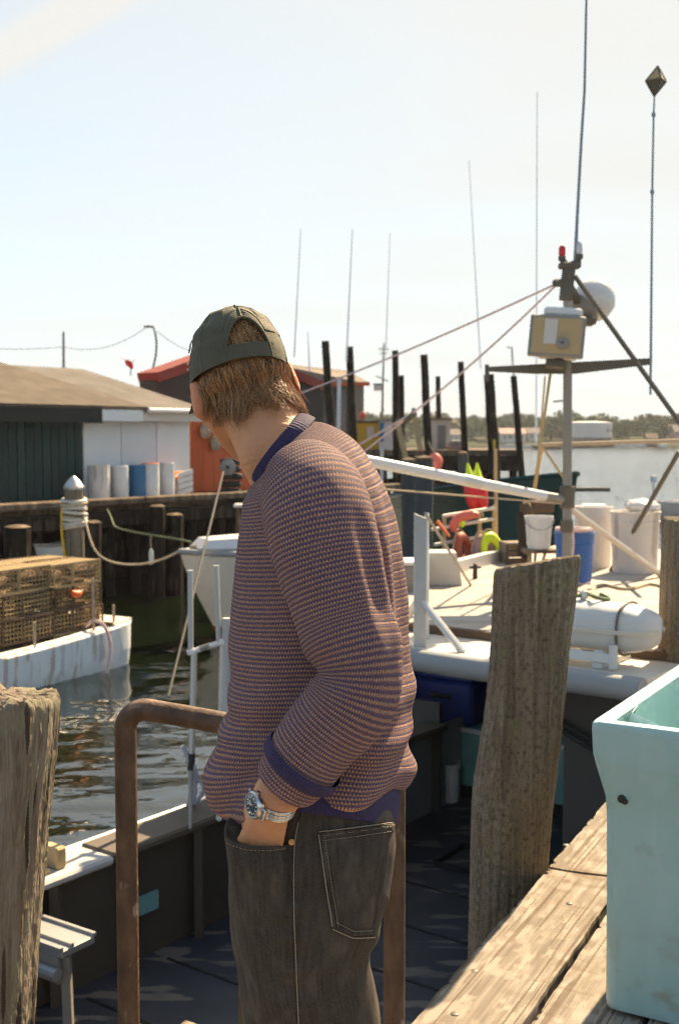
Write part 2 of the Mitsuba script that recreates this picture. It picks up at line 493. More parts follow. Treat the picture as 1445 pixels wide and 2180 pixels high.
mat('tub', f_tub, 0.55)
for k_, c_, r_ in (('green_wall', (0.008, 0.027, 0.022), 0.7), ('green_wall_b', (0.011, 0.035, 0.029), 0.7), ('dark_fascia', (0.016, 0.018, 0.013), 0.8), ('white_wall', (0.60, 0.61, 0.60), 0.8), ('white_wall_b', (0.55, 0.57, 0.57), 0.8),
                   ('white_trim', (0.62, 0.61, 0.57), 0.6), ('grime', (0.25, 0.30, 0.235), 0.8), ('orange_wall', (0.40, 0.085, 0.026), 0.8), ('orange_wall_b', (0.35, 0.073, 0.021), 0.8), ('red_roof', (0.20, 0.030, 0.020), 0.75), ('blue_barrel', (0.02, 0.12, 0.24), 0.45), ('blue_tub', (0.012, 0.085, 0.30), 0.4),
                   ('deep_blue', (0.012, 0.028, 0.15), 0.5), ('teal', (0.20, 0.40, 0.38), 0.5), ('pail', (0.80, 0.77, 0.75), 0.5), ('black', (0.012, 0.012, 0.012), 0.6), ('rubber', (0.018, 0.017, 0.016), 0.8), ('orange', (0.75, 0.13, 0.012), 0.5), ('coral', (0.62, 0.13, 0.08), 0.5), ('brick', (0.36, 0.075, 0.035), 0.6),
                   ('acid', (0.60, 0.72, 0.015), 0.5), ('yellow', (0.58, 0.36, 0.02), 0.6), ('red', (0.60, 0.02, 0.012), 0.4), ('boot_red', (0.22, 0.022, 0.012), 0.6), ('gelcoat', (0.58, 0.57, 0.54), 0.3), ('cream', (0.52, 0.475, 0.40), 0.5), ('raft_white', (0.52, 0.51, 0.48), 0.45),
                   ('grey_metal', (0.215, 0.195, 0.165), 0.5), ('dark_metal', (0.095, 0.080, 0.056), 0.55), ('rope_tan', (0.42, 0.33, 0.22), 0.9), ('rope_grey', (0.34, 0.31, 0.29), 0.9), ('rope_pink', (0.60, 0.45, 0.42), 0.9), ('rope_green', (0.13, 0.155, 0.08), 0.9), ('rope_blue', (0.30, 0.30, 0.34), 0.9),
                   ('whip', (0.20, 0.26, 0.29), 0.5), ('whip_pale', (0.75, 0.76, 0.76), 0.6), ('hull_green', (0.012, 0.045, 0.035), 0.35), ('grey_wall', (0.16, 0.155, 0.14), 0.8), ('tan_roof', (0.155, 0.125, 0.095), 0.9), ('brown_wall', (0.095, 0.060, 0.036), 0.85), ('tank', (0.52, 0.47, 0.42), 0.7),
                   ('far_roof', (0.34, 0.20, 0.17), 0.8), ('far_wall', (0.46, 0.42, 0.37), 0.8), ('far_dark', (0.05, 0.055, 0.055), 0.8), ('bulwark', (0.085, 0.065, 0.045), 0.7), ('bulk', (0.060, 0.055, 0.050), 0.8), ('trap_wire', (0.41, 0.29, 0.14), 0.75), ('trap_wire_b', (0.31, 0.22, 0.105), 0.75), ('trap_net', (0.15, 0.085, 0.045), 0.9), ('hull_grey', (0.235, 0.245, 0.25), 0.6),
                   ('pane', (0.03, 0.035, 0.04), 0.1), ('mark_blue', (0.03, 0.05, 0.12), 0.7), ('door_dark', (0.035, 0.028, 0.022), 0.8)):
    mat(k_, c_, r_)
mat('galv', (0.52, 0.52, 0.50), 0.42, metal=0.55)
mat('aluminium', (0.34, 0.34, 0.33), 0.5, metal=0.6)
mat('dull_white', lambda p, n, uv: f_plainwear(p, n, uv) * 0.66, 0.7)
# ================================================================== THE SETTING: water, far shore
WATER = -2.3
yy = np.r_[np.linspace(-60, 60, 25), np.linspace(80, 900, 30)]
xx = np.linspace(-700, 700, 57)
Xw, Yw = np.meshgrid(xx, yy, indexing='ij')
obj('water', grid(np.stack([Xw, Yw, 0 * Xw + WATER], -1)), 'm_water', smooth=False, kind='structure')

# far shore: a low bank that rises behind the water, all the way across
xs = np.linspace(-420, 520, 120)
ys = np.r_[0, 3, 10, 25, 60, 120, 200]
P = np.zeros((len(xs), len(ys), 3))
for j, y_ in enumerate(ys):
    base = [WATER - 0.6, WATER + 0.7, -0.9, 0.2, 1.8, 3.2, 3.8][j]
    P[:, j, 0] = xs
    P[:, j, 1] = 470 + y_ + 16 * np.sin(xs * 0.013 + 1) + 5 * np.sin(xs * 0.07)
    P[:, j, 2] = base + (1.1 * meshkit.fbm(np.stack([xs * 0.03, 0 * xs + y_ * 0.05, 0 * xs], -1), 3, 3) if j > 1 else 0)
obj('far_shore', grid(P), 'm_grassbank', smooth=True, kind='structure')


def leaves(centres, radii, n, size, rng):
    """Leaf clumps as small tilted quads spread through crowns given as ellipsoids."""
    vs, fs = [], []
    for c, r in zip(centres, radii):
        d = rng.normal(size=(n, 3))
        d /= np.linalg.norm(d, axis=1, keepdims=True)
        q = c + d * r * (rng.random((n, 1)) ** 0.28)
        a = rng.normal(size=(n, 3))
        a /= np.linalg.norm(a, axis=1, keepdims=True)
        b = np.cross(a, rng.normal(size=(n, 3)))
        b /= np.linalg.norm(b, axis=1, keepdims=True) + 1e-9
        s = size * (0.6 + 0.8 * rng.random((n, 1)))
        k = sum(len(x) for x in vs)
        vs.append(np.stack([q - a * s - b * s, q + a * s - b * s, q + a * s + b * s, q - a * s + b * s], 1).reshape(-1, 3))
        fs.append(np.arange(4 * n).reshape(n, 4) + k)
    return tm(np.vstack(vs), np.vstack(fs))


r_ = np.random.default_rng(11)
cs, rs = [], []
for px in np.arange(-100, 2150, 8.0):          # the wood that closes the view, one mass
    D = r_.uniform(500, 600)
    top = 888 + 4 * math.sin(px * 0.02) + 5 * math.sin(px * 0.071 + 1) + r_.uniform(-3, 5)
    if 1180 < px < 1200:
        top -= 4
    t_ = at(px, top, D)
    h = t_[2] + 0.5
    for k in range(4):
        w = r_.uniform(3.2, 5.5)
        cs.append(V3(t_[0] + r_.normal() * 2.5, D + r_.normal() * 6, t_[2] - h * (0.22 + 0.22 * k) + r_.normal() * 0.6))
        rs.append(V3(w, w, h * 0.25))
obj('far_wood', leaves(cs, rs, 85, 0.62, r_), 'm_leaf', smooth=False, kind='stuff', label='far green wood closing the horizon behind the harbour')

for i, (px, top, D, w, lab) in enumerate([
        (1336, 884, 505, 27, 'broad round green tree on the far shore right of the pale storage tank'), (1406, 891, 500, 17, 'smaller rounded green tree between the broad round tree and the right edge, far shore'),
        (1440, 876, 498, 18, 'tallest far shore tree, at the right edge of the picture'), (1256, 884, 515, 20, 'dark spreading tree rising behind the pale storage tank'),
        (1172, 893, 500, 15, 'dark green tree left of the mast on the far shore, beside pink roofs'), (1118, 899, 510, 12, 'low yellowish tree behind the far pink-roofed house')]):
    key = thing('far_tree', lab, 'tree')
    t_ = at(px, top, D)
    foot = at(px, 936, D)
    ppm = FOC / D
    W_ = w / ppm
    h = t_[2] - foot[2]
    obj('trunk', tube(curve([V3(foot[0], D, foot[2] - 1), V3(foot[0] + 0.3, D, foot[2] + h * 0.35), V3(foot[0] - 0.2, D, foot[2] + h * 0.75)], 6), [0.45, 0.42, 0.36, 0.3, 0.22, 0.12], 6), 'm_darkpile', key)
    cs, rs = [], []
    for k in range(13):
        a, q = r_.uniform(0, 2 * np.pi), r_.uniform(0, 0.72)
        zz = r_.uniform(0.25, 0.86)
        sp = math.sqrt(max(0.05, 1 - ((zz - 0.42) / 0.56) ** 2))
        cs.append(V3(foot[0] + W_ * q * sp * math.cos(a), D + W_ * q * sp * math.sin(a), foot[2] + h * zz))
        rs.append(V3(1, 1, 0.8) * W_ * r_.uniform(0.26, 0.42))
    obj('crown', leaves(cs, rs, 90, 0.5, r_), 'm_leaf', key, smooth=False)

# pale storage tank on its dark base
key = thing('storage_tank', 'wide pale storage tank with a white domed top on the far waterfront', 'tank')
c = at(1262, 938, 482)
R_ = 9.6
zt, zb = at(1262, 899, 482)[2], at(1262, 931.5, 482)[2]
obj('shell', lathe([(R_, zb), (R_, zt - 0.25), (R_ + 0.12, zt - 0.25), (R_ + 0.12, zt)], (c[0], 491, 0), n=48), 'm_tank', key)
obj('roof', lathe([(R_ + 0.12, zt), (R_ * 0.7, zt + 0.35), (R_ * 0.3, zt + 0.55), (0.01, zt + 0.6)], (c[0], 491, 0), n=48), 'm_white_trim', key)
obj('base', lathe([(R_ - 0.5, zb - 2.4), (R_ - 0.5, zb), (R_, zb)], (c[0], 491, 0), n=48), 'm_far_dark', key)
for k, (px, w) in enumerate(((1294, 5), (1305, 8))):
    a = math.asin(np.clip((at(px, 917, 483)[0] - c[0]) / R_, -0.98, 0.98))
    n_ = V3(math.sin(a), -math.cos(a), 0)
    obj('wall_mark', box(V3(c[0], 491, zb + 3.0) + n_ * (R_ + 0.02), (1.15, 1.3, 0.12), basis(n_)), 'm_mark_blue', key)

# long low floating dock, running away to the right
key = thing('floating_dock', 'long low brown floating dock crossing the far water', 'dock')
p0, p1 = on(1140, 948.5, -1.15), on(1475, 941.5, -1.15)
Rd = frame(p1 - p0)
L = np.linalg.norm(p1 - p0)
obj('deck', box((p0 + p1) / 2 - V3(0, 0, 0.1), (L, 3.0, 0.3), Rd), 'm_wharfwood', key)
obj('float', box((p0 + p1) / 2 - V3(0, 0, 0.9), (L - 1, 2.4, 1.2), Rd), 'm_darkpile', key)
for k, s in enumerate((0.12, 0.3, 0.5, 0.68, 0.88)):
    q = p0 + (p1 - p0) * s
    obj('post', rod(q + V3(0, 1.3, -2), q + V3(0, 1.3, 1.3), 0.22, n=6), 'm_darkpile', key)


def boat_hull(L, B, H, sheer=0.25, rake=0.25, n=15, stern=0.8):
    """A small open hull: (outer shell, deck edge points). x forward, z up from the keel line; transom at x=0."""
    s = np.linspace(0, 1, n)
    half = B / 2 * np.where(s < 0.45, stern + (1 - stern) * np.sin(s / 0.45 * np.pi / 2), np.cos(np.clip((s - 0.45) / 0.55, 0, 1) * np.pi / 2) ** 0.62)
    rows = []
    for u, hw in ((0.0, 0.0), (0.02, 0.35), (0.22, 0.68), (0.6, 0.92), (1.0, 1.0)):
        z = u * (H + sheer * s ** 2 + 0.06 * (1 - s) ** 2)
        x = s * L * (1 - rake * (1 - u) * s ** 3)
        rows.append(np.stack([x, half * hw, z], -1))
    port = np.array(rows)
    star = port * V3(1, -1, 1)
    G = np.concatenate([star[::-1], port[1:]], 0)     # from starboard rail round the keel to port rail
    return G


def far_boat(px, py, D, L, H, ang, label, mats=('m_gelcoat', 'm_gelcoat'), cabin=0.4):
    key = thing('moored_boat', label, 'boat', None)
    c = at(px, py, D)
    c[2] = WATER - 0.15
    G = boat_hull(L, L * 0.33, H, 0.3, 0.2)
    R = rotz(ang)
    v = (G - V3(L / 2, 0, 0)) @ R.T + c
    obj('hull', grid(v), mats[0], key, smooth=50)
    top = np.stack([v[0], v[-1]], 1)
    obj('deck', grid(top - V3(0, 0, 0.06)), mats[1], key, smooth=False)
    if cabin:
        obj('cabin', box(c + R @ V3(0.02 * L, 0, 0) + V3(0, 0, H + cabin / 2), (L * 0.34, L * 0.22, cabin + 0.2), R, 0.12), mats[1], key)
        obj('windscreen', box(c + R @ V3(0.02 * L, 0, 0) + V3(0, 0, H + cabin * 0.72), (L * 0.345, L * 0.225, cabin * 0.3), R, 0.02), 'm_pane', key)
    return key


for px, py, D, L, H, a, lab in ((1319, 942, 440, 6.4, 1.0, 0.25, 'white moored boat just right of the pale storage tank'), (1343, 942, 445, 6.0, 0.9, 0.1, 'white moored boat in the middle of the far boats right of the tank'),
                                (1362, 941, 450, 5.6, 0.9, -0.2, 'white moored boat left of the brown boathouse on the far water'), (1412, 940, 450, 5.0, 0.95, 0.4, 'white moored boat right of the brown boathouse on the far water'),
                                (1085, 946, 420, 7.5, 1.0, 0.05, 'white moored boat below the pink-roofed far house'), (1125, 948, 400, 6.5, 0.9, 3.0, 'white moored boat left of the floating dock end')):
    far_boat(px, py, D, L, H, a, lab)


def house(name, label, cat, px0, px1, eave, ridge, foot, D, roofm, wallm, depth=9.0, windows=2):
    key = thing(name, label, cat)
    a, b = at(px0, foot, D), at(px1, foot, D)
    ze, zr = at(px0, eave, D)[2], at(px0, ridge, D)[2]
    z0 = a[2] - 1.5
    w = b[0] - a[0]
    cx = (a[0] + b[0]) / 2
    obj('wall', box((cx, D + depth / 2, (z0 + ze) / 2), (w, depth, ze - z0)), wallm, key)
    o = 0.5
    obj('roof', prism([(-depth / 2 - o, 0), (depth / 2 + o, 0), (0, zr - ze)], w + 2 * o, np.array([[0, 0, 1], [1, 0, 0], [0, 1, 0.0]]), (a[0] - o, D + depth / 2, ze + 0.01)), roofm, key)
    for k in range(windows):
        x = a[0] + w * (k + 0.7) / (windows + 0.4)
        obj('window', box((x, D - 0.02, a[2] + (ze - a[2]) * 0.6), (w * 0.11, 0.1, (ze - a[2]) * 0.4)), 'm_pane', key)
    return key


house('shore_house', 'long pink-roofed house at the far waterline between two dark pilings', 'house', 1066, 1118, 923, 911, 941, 488, 'm_far_roof', 'm_far_wall', 10, 4)
house('shore_house', 'small pale house right of the pink-roofed house, left of the mast', 'house', 1124, 1152, 922, 910, 940, 492, 'm_tan_roof', 'm_far_wall', 9, 2)
house('shore_house', 'grey far house partly hidden behind the piling cluster', 'house', 955, 978, 925, 913, 943, 486, 'm_tan_roof', 'm_far_wall', 9, 2)
house('boathouse', 'small brown boathouse with an orange-brown gable on the far waterfront', 'boathouse', 1378, 1398, 933, 922, 942, 470, 'm_brown_wall', 'm_brown_wall', 5, 1)
house('shore_house', 'far house with reddish wall at the right edge behind the leaning stay', 'house', 1437, 1475, 919, 903, 941, 486, 'm_tan_roof', 'm_far_roof', 9, 2)

# white skiff and its neighbours on the right
key = thing('open_skiff', 'white open skiff with faint red marks moored beyond the white tubs', 'boat')
c = on(1425, 1104, WATER)
G = boat_hull(5.2, 1.9, 0.78, 0.22, 0.2)
R = rotz(math.pi + 0.12)
v = (G - V3(2.6, 0, 0.1)) @ R.T + c + V3(0.75, 0, 0)
obj('hull', grid(v), 'm_cream', key, smooth=50)
obj('thwart', [box(c + R @ V3(x, 0, 0.5) + V3(0.75, 0, 0), (0.3, 1.5, 0.05), R) for x in (-1.2, 0.4)], 'm_cream', key)
obj('rail', tube(np.vstack([v[0], v[-1][::-1]]), 0.035, 6), 'm_gelcoat', key)
for k in range(4):
    obj('mark', box(c + V3(0.42 + 0.16 * k, -0.98, 0.42), (0.11, 0.02, 0.12)), 'm_boot_red', key)
key = thing('channel_stake', 'thin pale stake with a round white top beyond the right-hand tub', 'stake')
a, b = on(1391, 1112, WATER), None
D = a[1]
obj('pole', rod(a - V3(0, 0, 1), at(1391, 1028, D), 0.05, n=8), 'm_wornwhite', key)
obj('cap', lathe([(0.01, 0.16), (0.12, 0.14), (0.16, 0.0), (0.13, -0.12), (0.01, -0.15)], at(1391, 1020, D), n=12), 'm_gelcoat', key, smooth=60)

# dark green bow behind the mast
key = thing('green_boat', 'dark green boat with a high flared bow pointing right behind the mast', 'boat')
tip = at(1229, 1008, 20.5)
s = np.linspace(0, 1, 14)
rows = []
for u in np.linspace(0, 1, 8):
    half = (0.10 + 1.15 * np.sin(np.clip(1.15 * (1 - s), 0, 1) * np.pi / 2) ** 0.8) * (0.55 + 0.45 * u) * np.where(s > 0.999, 0.02, 1)
    x = -3.6 * (1 - s) - (1 - u) ** 1.3 * 0.95 * s ** 4
    z = WATER - 0.2 + u * (tip[2] - WATER + 0.2 - 0.42 * (1 - s) - 0.1 * (1 - s) ** 2)
    rows.append(np.stack([x, -half, z], -1))
port = np.array(rows)
star = port * V3(1, -1, 1)
v = np.concatenate([star[::-1], port], 0) @ frame((0.62, -0.78)).T + V3(tip[0], 20.5, 0)
obj('hull', grid(v), 'm_hull_green', key, smooth=50)
obj('deck', grid(np.stack([v[0] - V3(0, 0, 0.25), v[-1] - V3(0, 0, 0.25)], 1)), 'm_wornwhite', key, smooth=False)
obj('rail_cap', tube(np.vstack([v[-1], v[0][::-1]]), 0.045, 6), 'm_hull_green', key)
obj('bow_roller', box(tip + V3(0.25, 0, -0.28), (0.62, 0.12, 0.07)), 'm_dark_metal', key)

# ================================================================== BACKGROUND PIER with tall dark pilings
PIERZ = at(950, 958, 56)[2]
key = thing('timber_pier', 'dark timber pier standing on many piles behind the boats', 'pier')
x0, x1 = at(560, 958, 56)[0], at(1112, 958, 56)[0]
obj('deck', box(((x0 + x1) / 2, 62, PIERZ - 0.12), (x1 - x0, 12.6, 0.24)), 'm_wharfwood', key)
obj('edge_beam', box(((x0 + x1) / 2, 55.86, PIERZ - 0.62), (x1 - x0 - 0.1, 0.25, 0.74)), 'm_darkpile', key)
obj('cross_beam', box(((x0 + x1) / 2, 56.6, PIERZ - 1.55), (x1 - x0 - 0.4, 0.3, 0.35)), 'm_darkpile', key)
for row, D in enumerate((56.3, 58.4, 61.0)):
    for k, x in enumerate(np.arange(x0 + 0.4, x1, 1.05 if row == 0 else 1.35)):
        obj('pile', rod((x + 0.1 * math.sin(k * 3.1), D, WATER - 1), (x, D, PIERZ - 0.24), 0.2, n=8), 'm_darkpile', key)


def piling_far(pts, D, r, label, extra=0, group=None, m='m_darkpile', top=None):
    (xa, ya), (xb, yb) = pts
    a, b = at(xa, ya, D), at(xb, yb, D)
    r *= 1.18
    d = (b - a) / (b[2] - a[2])
    foot = a + d * (WATER - 1.0 - a[2])
    key = thing('tall_piling', label, 'piling', group)
    n = 9
    s = np.linspace(0, 1, n)
    P = foot + (a - foot) * s[:, None] + NPR.normal(size=(n, 3)) * V3(0.007, 0.007, 0) * r / 0.15
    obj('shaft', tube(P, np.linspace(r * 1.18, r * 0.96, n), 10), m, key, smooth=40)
    if top:
        obj('top', lathe([(r * 0.97, 0), (r * 1.0, 0.05), (0.01, 0.09)], a, n=10), top, key)
    return key


for i, (pts, D, r, lab) in enumerate([
        (((692, 726), (703, 890)), 55, 0.155, 'tall dark piling directly right of the man, leftmost of the row'),
        (((744, 738), (751, 900)), 55, 0.15, 'tall dark piling second from the left, against the far gabled shed'),
        (((841, 746), (843, 960)), 55, 0.13, 'tall dark piling with a pinkish rope crossing its top, left one of the close pair'),
        (((853, 799), (855, 960)), 55.6, 0.135, 'shorter thick piling right beside the rope-crossed one'),
        (((902, 755), (913, 970)), 54, 0.15, 'tall dark piling in the middle of the row, leaning slightly left'),
        (((932, 801), (934, 900)), 66, 0.12, 'thin short piling between the two tall ones, farther back'),
        (((980, 770), (990, 960)), 55, 0.125, 'slim tall piling left of the crossbar of the mast'),
        (((1041, 797), (1050, 960)), 54.5, 0.21, 'thickest dark piling, below the left end of the crossbar'),
        (((1093, 800), (1108, 985)), 55.5, 0.13, 'dark leaning piling at the right pier end, with an iron rod on top')]):
    k = piling_far(pts, D, r, lab)
    if i == 8:
        obj('iron_rod', [rod(at(1093, 800, 55.5), at(1089, 739, 55.5), 0.035, n=6), rod(at(1079, 739, 55.5), at(1091, 740, 55.5), 0.03, n=6)], 'm_dark_metal', k)
    if i == 7:
        obj('yellow_band', box(at(1052, 945, 54.2) , (0.12, 0.06, 0.42)), 'm_yellow', k)
for pts, D, r, lab in ((((869, 984), (872, 1170)), 21, 0.115, 'slim blue-black piling with a pale worn top, left one of two behind the boom'), (((902, 980), (901, 1170)), 20, 0.135, 'fat blue-black piling with a pale worn top, right one of two behind the boom'),
                       (((985, 968), (987, 1100)), 27, 0.10, 'short dark post with a pale flat top behind the boom')):
    piling_far(pts, D, r, lab, m='m_far_dark', top='m_wharfwood')

# the far gabled shed on the pier
key = thing('gabled_shed', 'far grey shed with an orange-trimmed gable on the pier, right of the man', 'shed')
Ds = 61.0
zf = PIERZ
gx0, gx1, rx = at(585, 900, Ds)[0], at(662, 900, Ds)[0], at(772, 900, Ds + 3)[0]
ze, zr = at(662, 815, Ds)[2], at(628, 785, Ds)[2] + 0.25
obj('wall', box(((gx1 + rx) / 2, Ds + 2.2, (zf + ze) / 2), (rx - gx1, 4.0, ze - zf)), 'm_grey_wall', key)
obj('gable', prism([(0, 0), (gx1 - gx0, 0), (gx1 - gx0, ze - zf), ((gx1 - gx0) * 0.42, zr - zf - 0.15), (0, ze - zf)], 3.6, np.array([[1, 0, 0], [0, 0, 1], [0, 1, 0.0]]), (gx0, Ds - 0.4, zf)), 'm_brown_wall', key)
obj('corner_board', box((gx1 - 0.02, Ds - 0.5, (zf + ze) / 2), (0.32, 0.16, ze - zf)), 'm_orange_wall', key)
obj('rake_board', beam((at(628, 788, Ds - 0.55)), at(674, 818, Ds - 0.55), 0.1, 0.2, (0, -1, 0)), 'm_orange_wall', key)
obj('roof', quad(V3(gx1 - 1.2, Ds - 0.6, zr - 0.05), V3(rx + 0.1 - 0.9, Ds + 4.2, zr - 0.10), V3(rx + 0.25, Ds + 0.2, ze + 0.05), V3(gx1 + 0.2, Ds - 0.6, ze - 0.02), 0.12), 'm_tan_roof', key)
obj('eave_board', beam(V3(gx1 + 0.25, Ds - 0.62, ze - 0.1), V3(rx + 0.3, Ds + 0.15, ze - 0.04), 0.08, 0.2), 'm_orange_wall', key)
for k in range(6):
    x = gx1 + 0.45 + (rx - gx1 - 0.6) * k / 5.5
    obj('board', box((x, Ds + 0.17, (zf + ze) / 2 - 0.1), (0.32, 0.06, ze - zf - 0.3)), 'm_grey_wall' if k % 2 else 'm_far_dark', key)

# gear on the pier
key = thing('yellow_skip', 'yellow steel container with a pale patch on the pier', 'container')
a, b = at(757, 957, 57.5), at(806, 957, 57.5)
hh = at(757, 898, 57.5)[2] - PIERZ
obj('shell', box(((a[0] + b[0]) / 2, 58.2, PIERZ + hh / 2), (b[0] - a[0], 1.3, hh), None, 0.04), 'm_yellow', key)
obj('rib', [box((a[0] + (b[0] - a[0]) * s, 57.52, PIERZ + hh / 2), (0.06, 0.1, hh - 0.1)) for s in (0.05, 0.35, 0.65, 0.95)], 'm_yellow', key)
obj('patch', box(at(788, 920, 57.5), (0.34, 0.06, 0.55)), 'm_cream', key)
obj('lip', box(((a[0] + b[0]) / 2, 58.2, PIERZ + hh), (b[0] - a[0] + 0.12, 1.42, 0.1)), 'm_brown_wall', key)
key = thing('gear_cabin', 'small pale cabin with blue trim beside the yellow container', 'cabin')
a, b = at(807, 957, 57), at(842, 957, 57)
hh = at(807, 896, 57)[2] - PIERZ
obj('wall', box(((a[0] + b[0]) / 2, 58, PIERZ + hh / 2), (b[0] - a[0], 1.6, hh)), 'm_wornwhite', key)
obj('trim', box((a[0] + 0.12, 57.18, PIERZ + hh * 0.62), (0.2, 0.06, hh * 0.65)), 'm_blue_barrel', key)
obj('roof', box(((a[0] + b[0]) / 2, 58, PIERZ + hh + 0.05), (b[0] - a[0] + 0.2, 1.8, 0.1)), 'm_grey_metal', key)
key = thing('pier_hut', 'plain pale hut standing on the pier between the tall pilings', 'hut')
a, b = at(914, 957, 58.5), at(958, 957, 58.5)
hh = at(914, 894, 58.5)[2] - PIERZ
obj('wall', box(((a[0] + b[0]) / 2, 59.5, PIERZ + hh / 2), (b[0] - a[0], 1.8, hh)), 'm_far_wall', key)
obj('roof', box(((a[0] + b[0]) / 2, 59.5, PIERZ + hh + 0.05), (b[0] - a[0] + 0.25, 2.1, 0.1)), 'm_tan_roof', key)
obj('door', box(((a[0] * 0.4 + b[0] * 0.6), 58.57, PIERZ + hh * 0.42), (0.4, 0.06, hh * 0.8)), 'm_grey_wall', key)
key = thing('gear_pile', 'low heap of dark fishing gear under a grey cover on the pier', 'gear')
for k in range(9):
    q = at(958 + k * 3.4, 954 - (k % 3) * 4, 57.4)
    obj('bundle', lathe([(0.01, -0.16), (0.18, -0.1), (0.22, 0), (0.16, 0.12), (0.01, 0.17)], q + V3(0, 0, 0.05), n=8), 'm_grey_wall' if k % 3 else 'm_far_roof', key)
for px, py, x2, y2, lab in ((846, 900, 866, 985, 'tan rusted loading boom leaning right beside the close pair of pilings'), (880, 878, 895, 960, 'tan rusted loading boom with a dark hook, beside the middle piling')):
    key = thing('loading_boom', lab, 'boom')
    p, q = at(px, py, 53), at(x2, y2, 53)
    obj('arm', beam(p, q, 0.24, 0.3, (0, -1, 0)), 'm_trap_wire', key)
    q2 = q + V3(0.05, 0, -1.0)
    obj('column', beam(q, q2, 0.34, 0.34, (0, -1, 0)), 'm_brown_wall', key)
    obj('head', box(p + V3(0, 0, 0.05), (0.16, 0.2, 0.3)), 'm_dark_metal', key)
for px, ya, yb, lab in ((720, 802, 900, 'white pipe mast standing between the two leftmost pilings'), (811, 955, 1045, 'white vertical pipe under the pier, right of the man')):
    single('white_pipe', rod(at(px + 2, ya, 54), at(px, yb, 54) - V3(0, 0, 1.0), 0.09, n=8), 'm_wornwhite', lab, 'pipe')
single('coral_buoy', lathe([(0.01, 0.2), (0.12, 0.17), (0.2, 0), (0.12, -0.17), (0.01, -0.2)], at(771, 884, 57), n=14), 'm_coral', 'coral pink buoy hanging at the end of the gabled shed', 'buoy', smooth=60)
key = thing('mooring_buoy', 'large dusty pink mooring buoy hanging below the middle piling', 'buoy')
cc = at(926, 984, 26)
obj('ball', lathe([(0.01, 0.2), (0.09, 0.185), (0.165, 0.08), (0.17, -0.04), (0.12, -0.17), (0.05, -0.25), (0.01, -0.26)], cc, n=20), 'm_coral', key, smooth=60)
obj('line', tube(sag(cc + V3(0, 0, 0.2), at(912, 940, 26), 0.02, 6), 0.015, 5), 'm_rope_tan', key)

# aerial mast with lamp on the pier, thin whips
key = thing('aerial_mast', 'thin dark aerial mast with cross spreaders and a lamp box', 'mast')
obj('pole', rod(at(813, 900, 60), at(817, 730, 60), 0.06, 0.035, 6), 'm_dark_metal', key)
for xa, ya, xb, yb in ((806, 742, 828, 744), (809, 752, 824, 752), (800, 800, 827, 812), (808, 880, 818, 872)):
    obj('spreader', rod(at(xa, ya, 60), at(xb, yb, 60), 0.035, n=6), 'm_dark_metal', key)
obj('lamp_box', box(at(804, 826, 60), (0.36, 0.3, 0.26), rotz(0.3), 0.03), 'm_cream', key)
obj('lamp_hood', box(at(805, 818, 60), (0.44, 0.36, 0.08), rotz(0.3)), 'm_dark_metal', key)
for xa, ya, xb, yb, D, r, lab in ((640, 486, 626, 760, 46, 0.022, 'thin grey whip aerial just right of the man\'s cap'), (750, 487, 737, 770, 46, 0.025, 'thin grey whip aerial above the second tall piling'),
                                  (830, 496, 821, 745, 46, 0.016, 'faint whip aerial above the rope-crossed piling'), (998, 340, 1023, 785, 30, 0.012, 'long faint whip aerial leaning right, left of the crossbar'),
                                  (1143, 195, 1141, 945, 24, 0.012, 'long straight whip aerial just left of the radar mast'), (655, 705, 659, 790, 60, 0.03, 'short faint whip aerial over the gabled shed roof')):
    single('whip_aerial', rod(at(xb, yb, D), at(xa, ya, D), r * 1.5, r * 0.7, 6), 'm_whip_pale', lab, 'aerial')

# ================================================================== LEFT WHARF
WE = V3(0.631, 0.776, 0)
WN = V3(-0.776, 0.631, 0)
WR = np.stack([WE, WN, V3(0, 0, 1)], 1)
W0 = on(0, 1080, 0.0)
wp = lambda s, t, z=0.0: W0 + WE * s + WN * t + V3(0, 0, z)      # along the edge, inland, up
obj('wharf', box(wp(1.5, 13.2, -0.2), (26, 25.6, 0.3), WR), 'm_wharfwood', kind='structure')
for k in range(5):
    a, b = -11.5 + k * 5.2, -11.5 + (k + 1) * 5.2 - 0.03
    obj('edge_timber', beam(wp(a, 0.15, -0.02), wp(b, 0.15, -0.02), 0.34, 0.17, bev=0.03), 'm_wharfwood', 'wharf')
    obj('fender_beam', beam(wp(a, 0.1, -0.42 - 0.02 * (k % 2)), wp(b, 0.1, -0.42), 0.3, 0.36, bev=0.03), 'm_darkpile', 'wharf')
obj('back_wall', box(wp(1.5, 3.4, -1.6), (26, 0.3, 2.6), WR), 'm_darkpile', 'wharf')
for k, s in enumerate(np.arange(-11, 14, 0.95)):
    for t in ((0.42, 1.9) if k % 2 else (0.42,)):
        s2 = s + 0.2 * math.sin(k * 2.3)
        obj('pile', tube(np.array([wp(s2 + 0.1, t, WATER - 1.2), wp(s2, t, -1.2), wp(s2 + 0.05, t, -0.3)]), [0.17, 0.155, 0.15], 9), 'm_darkpile', 'wharf')
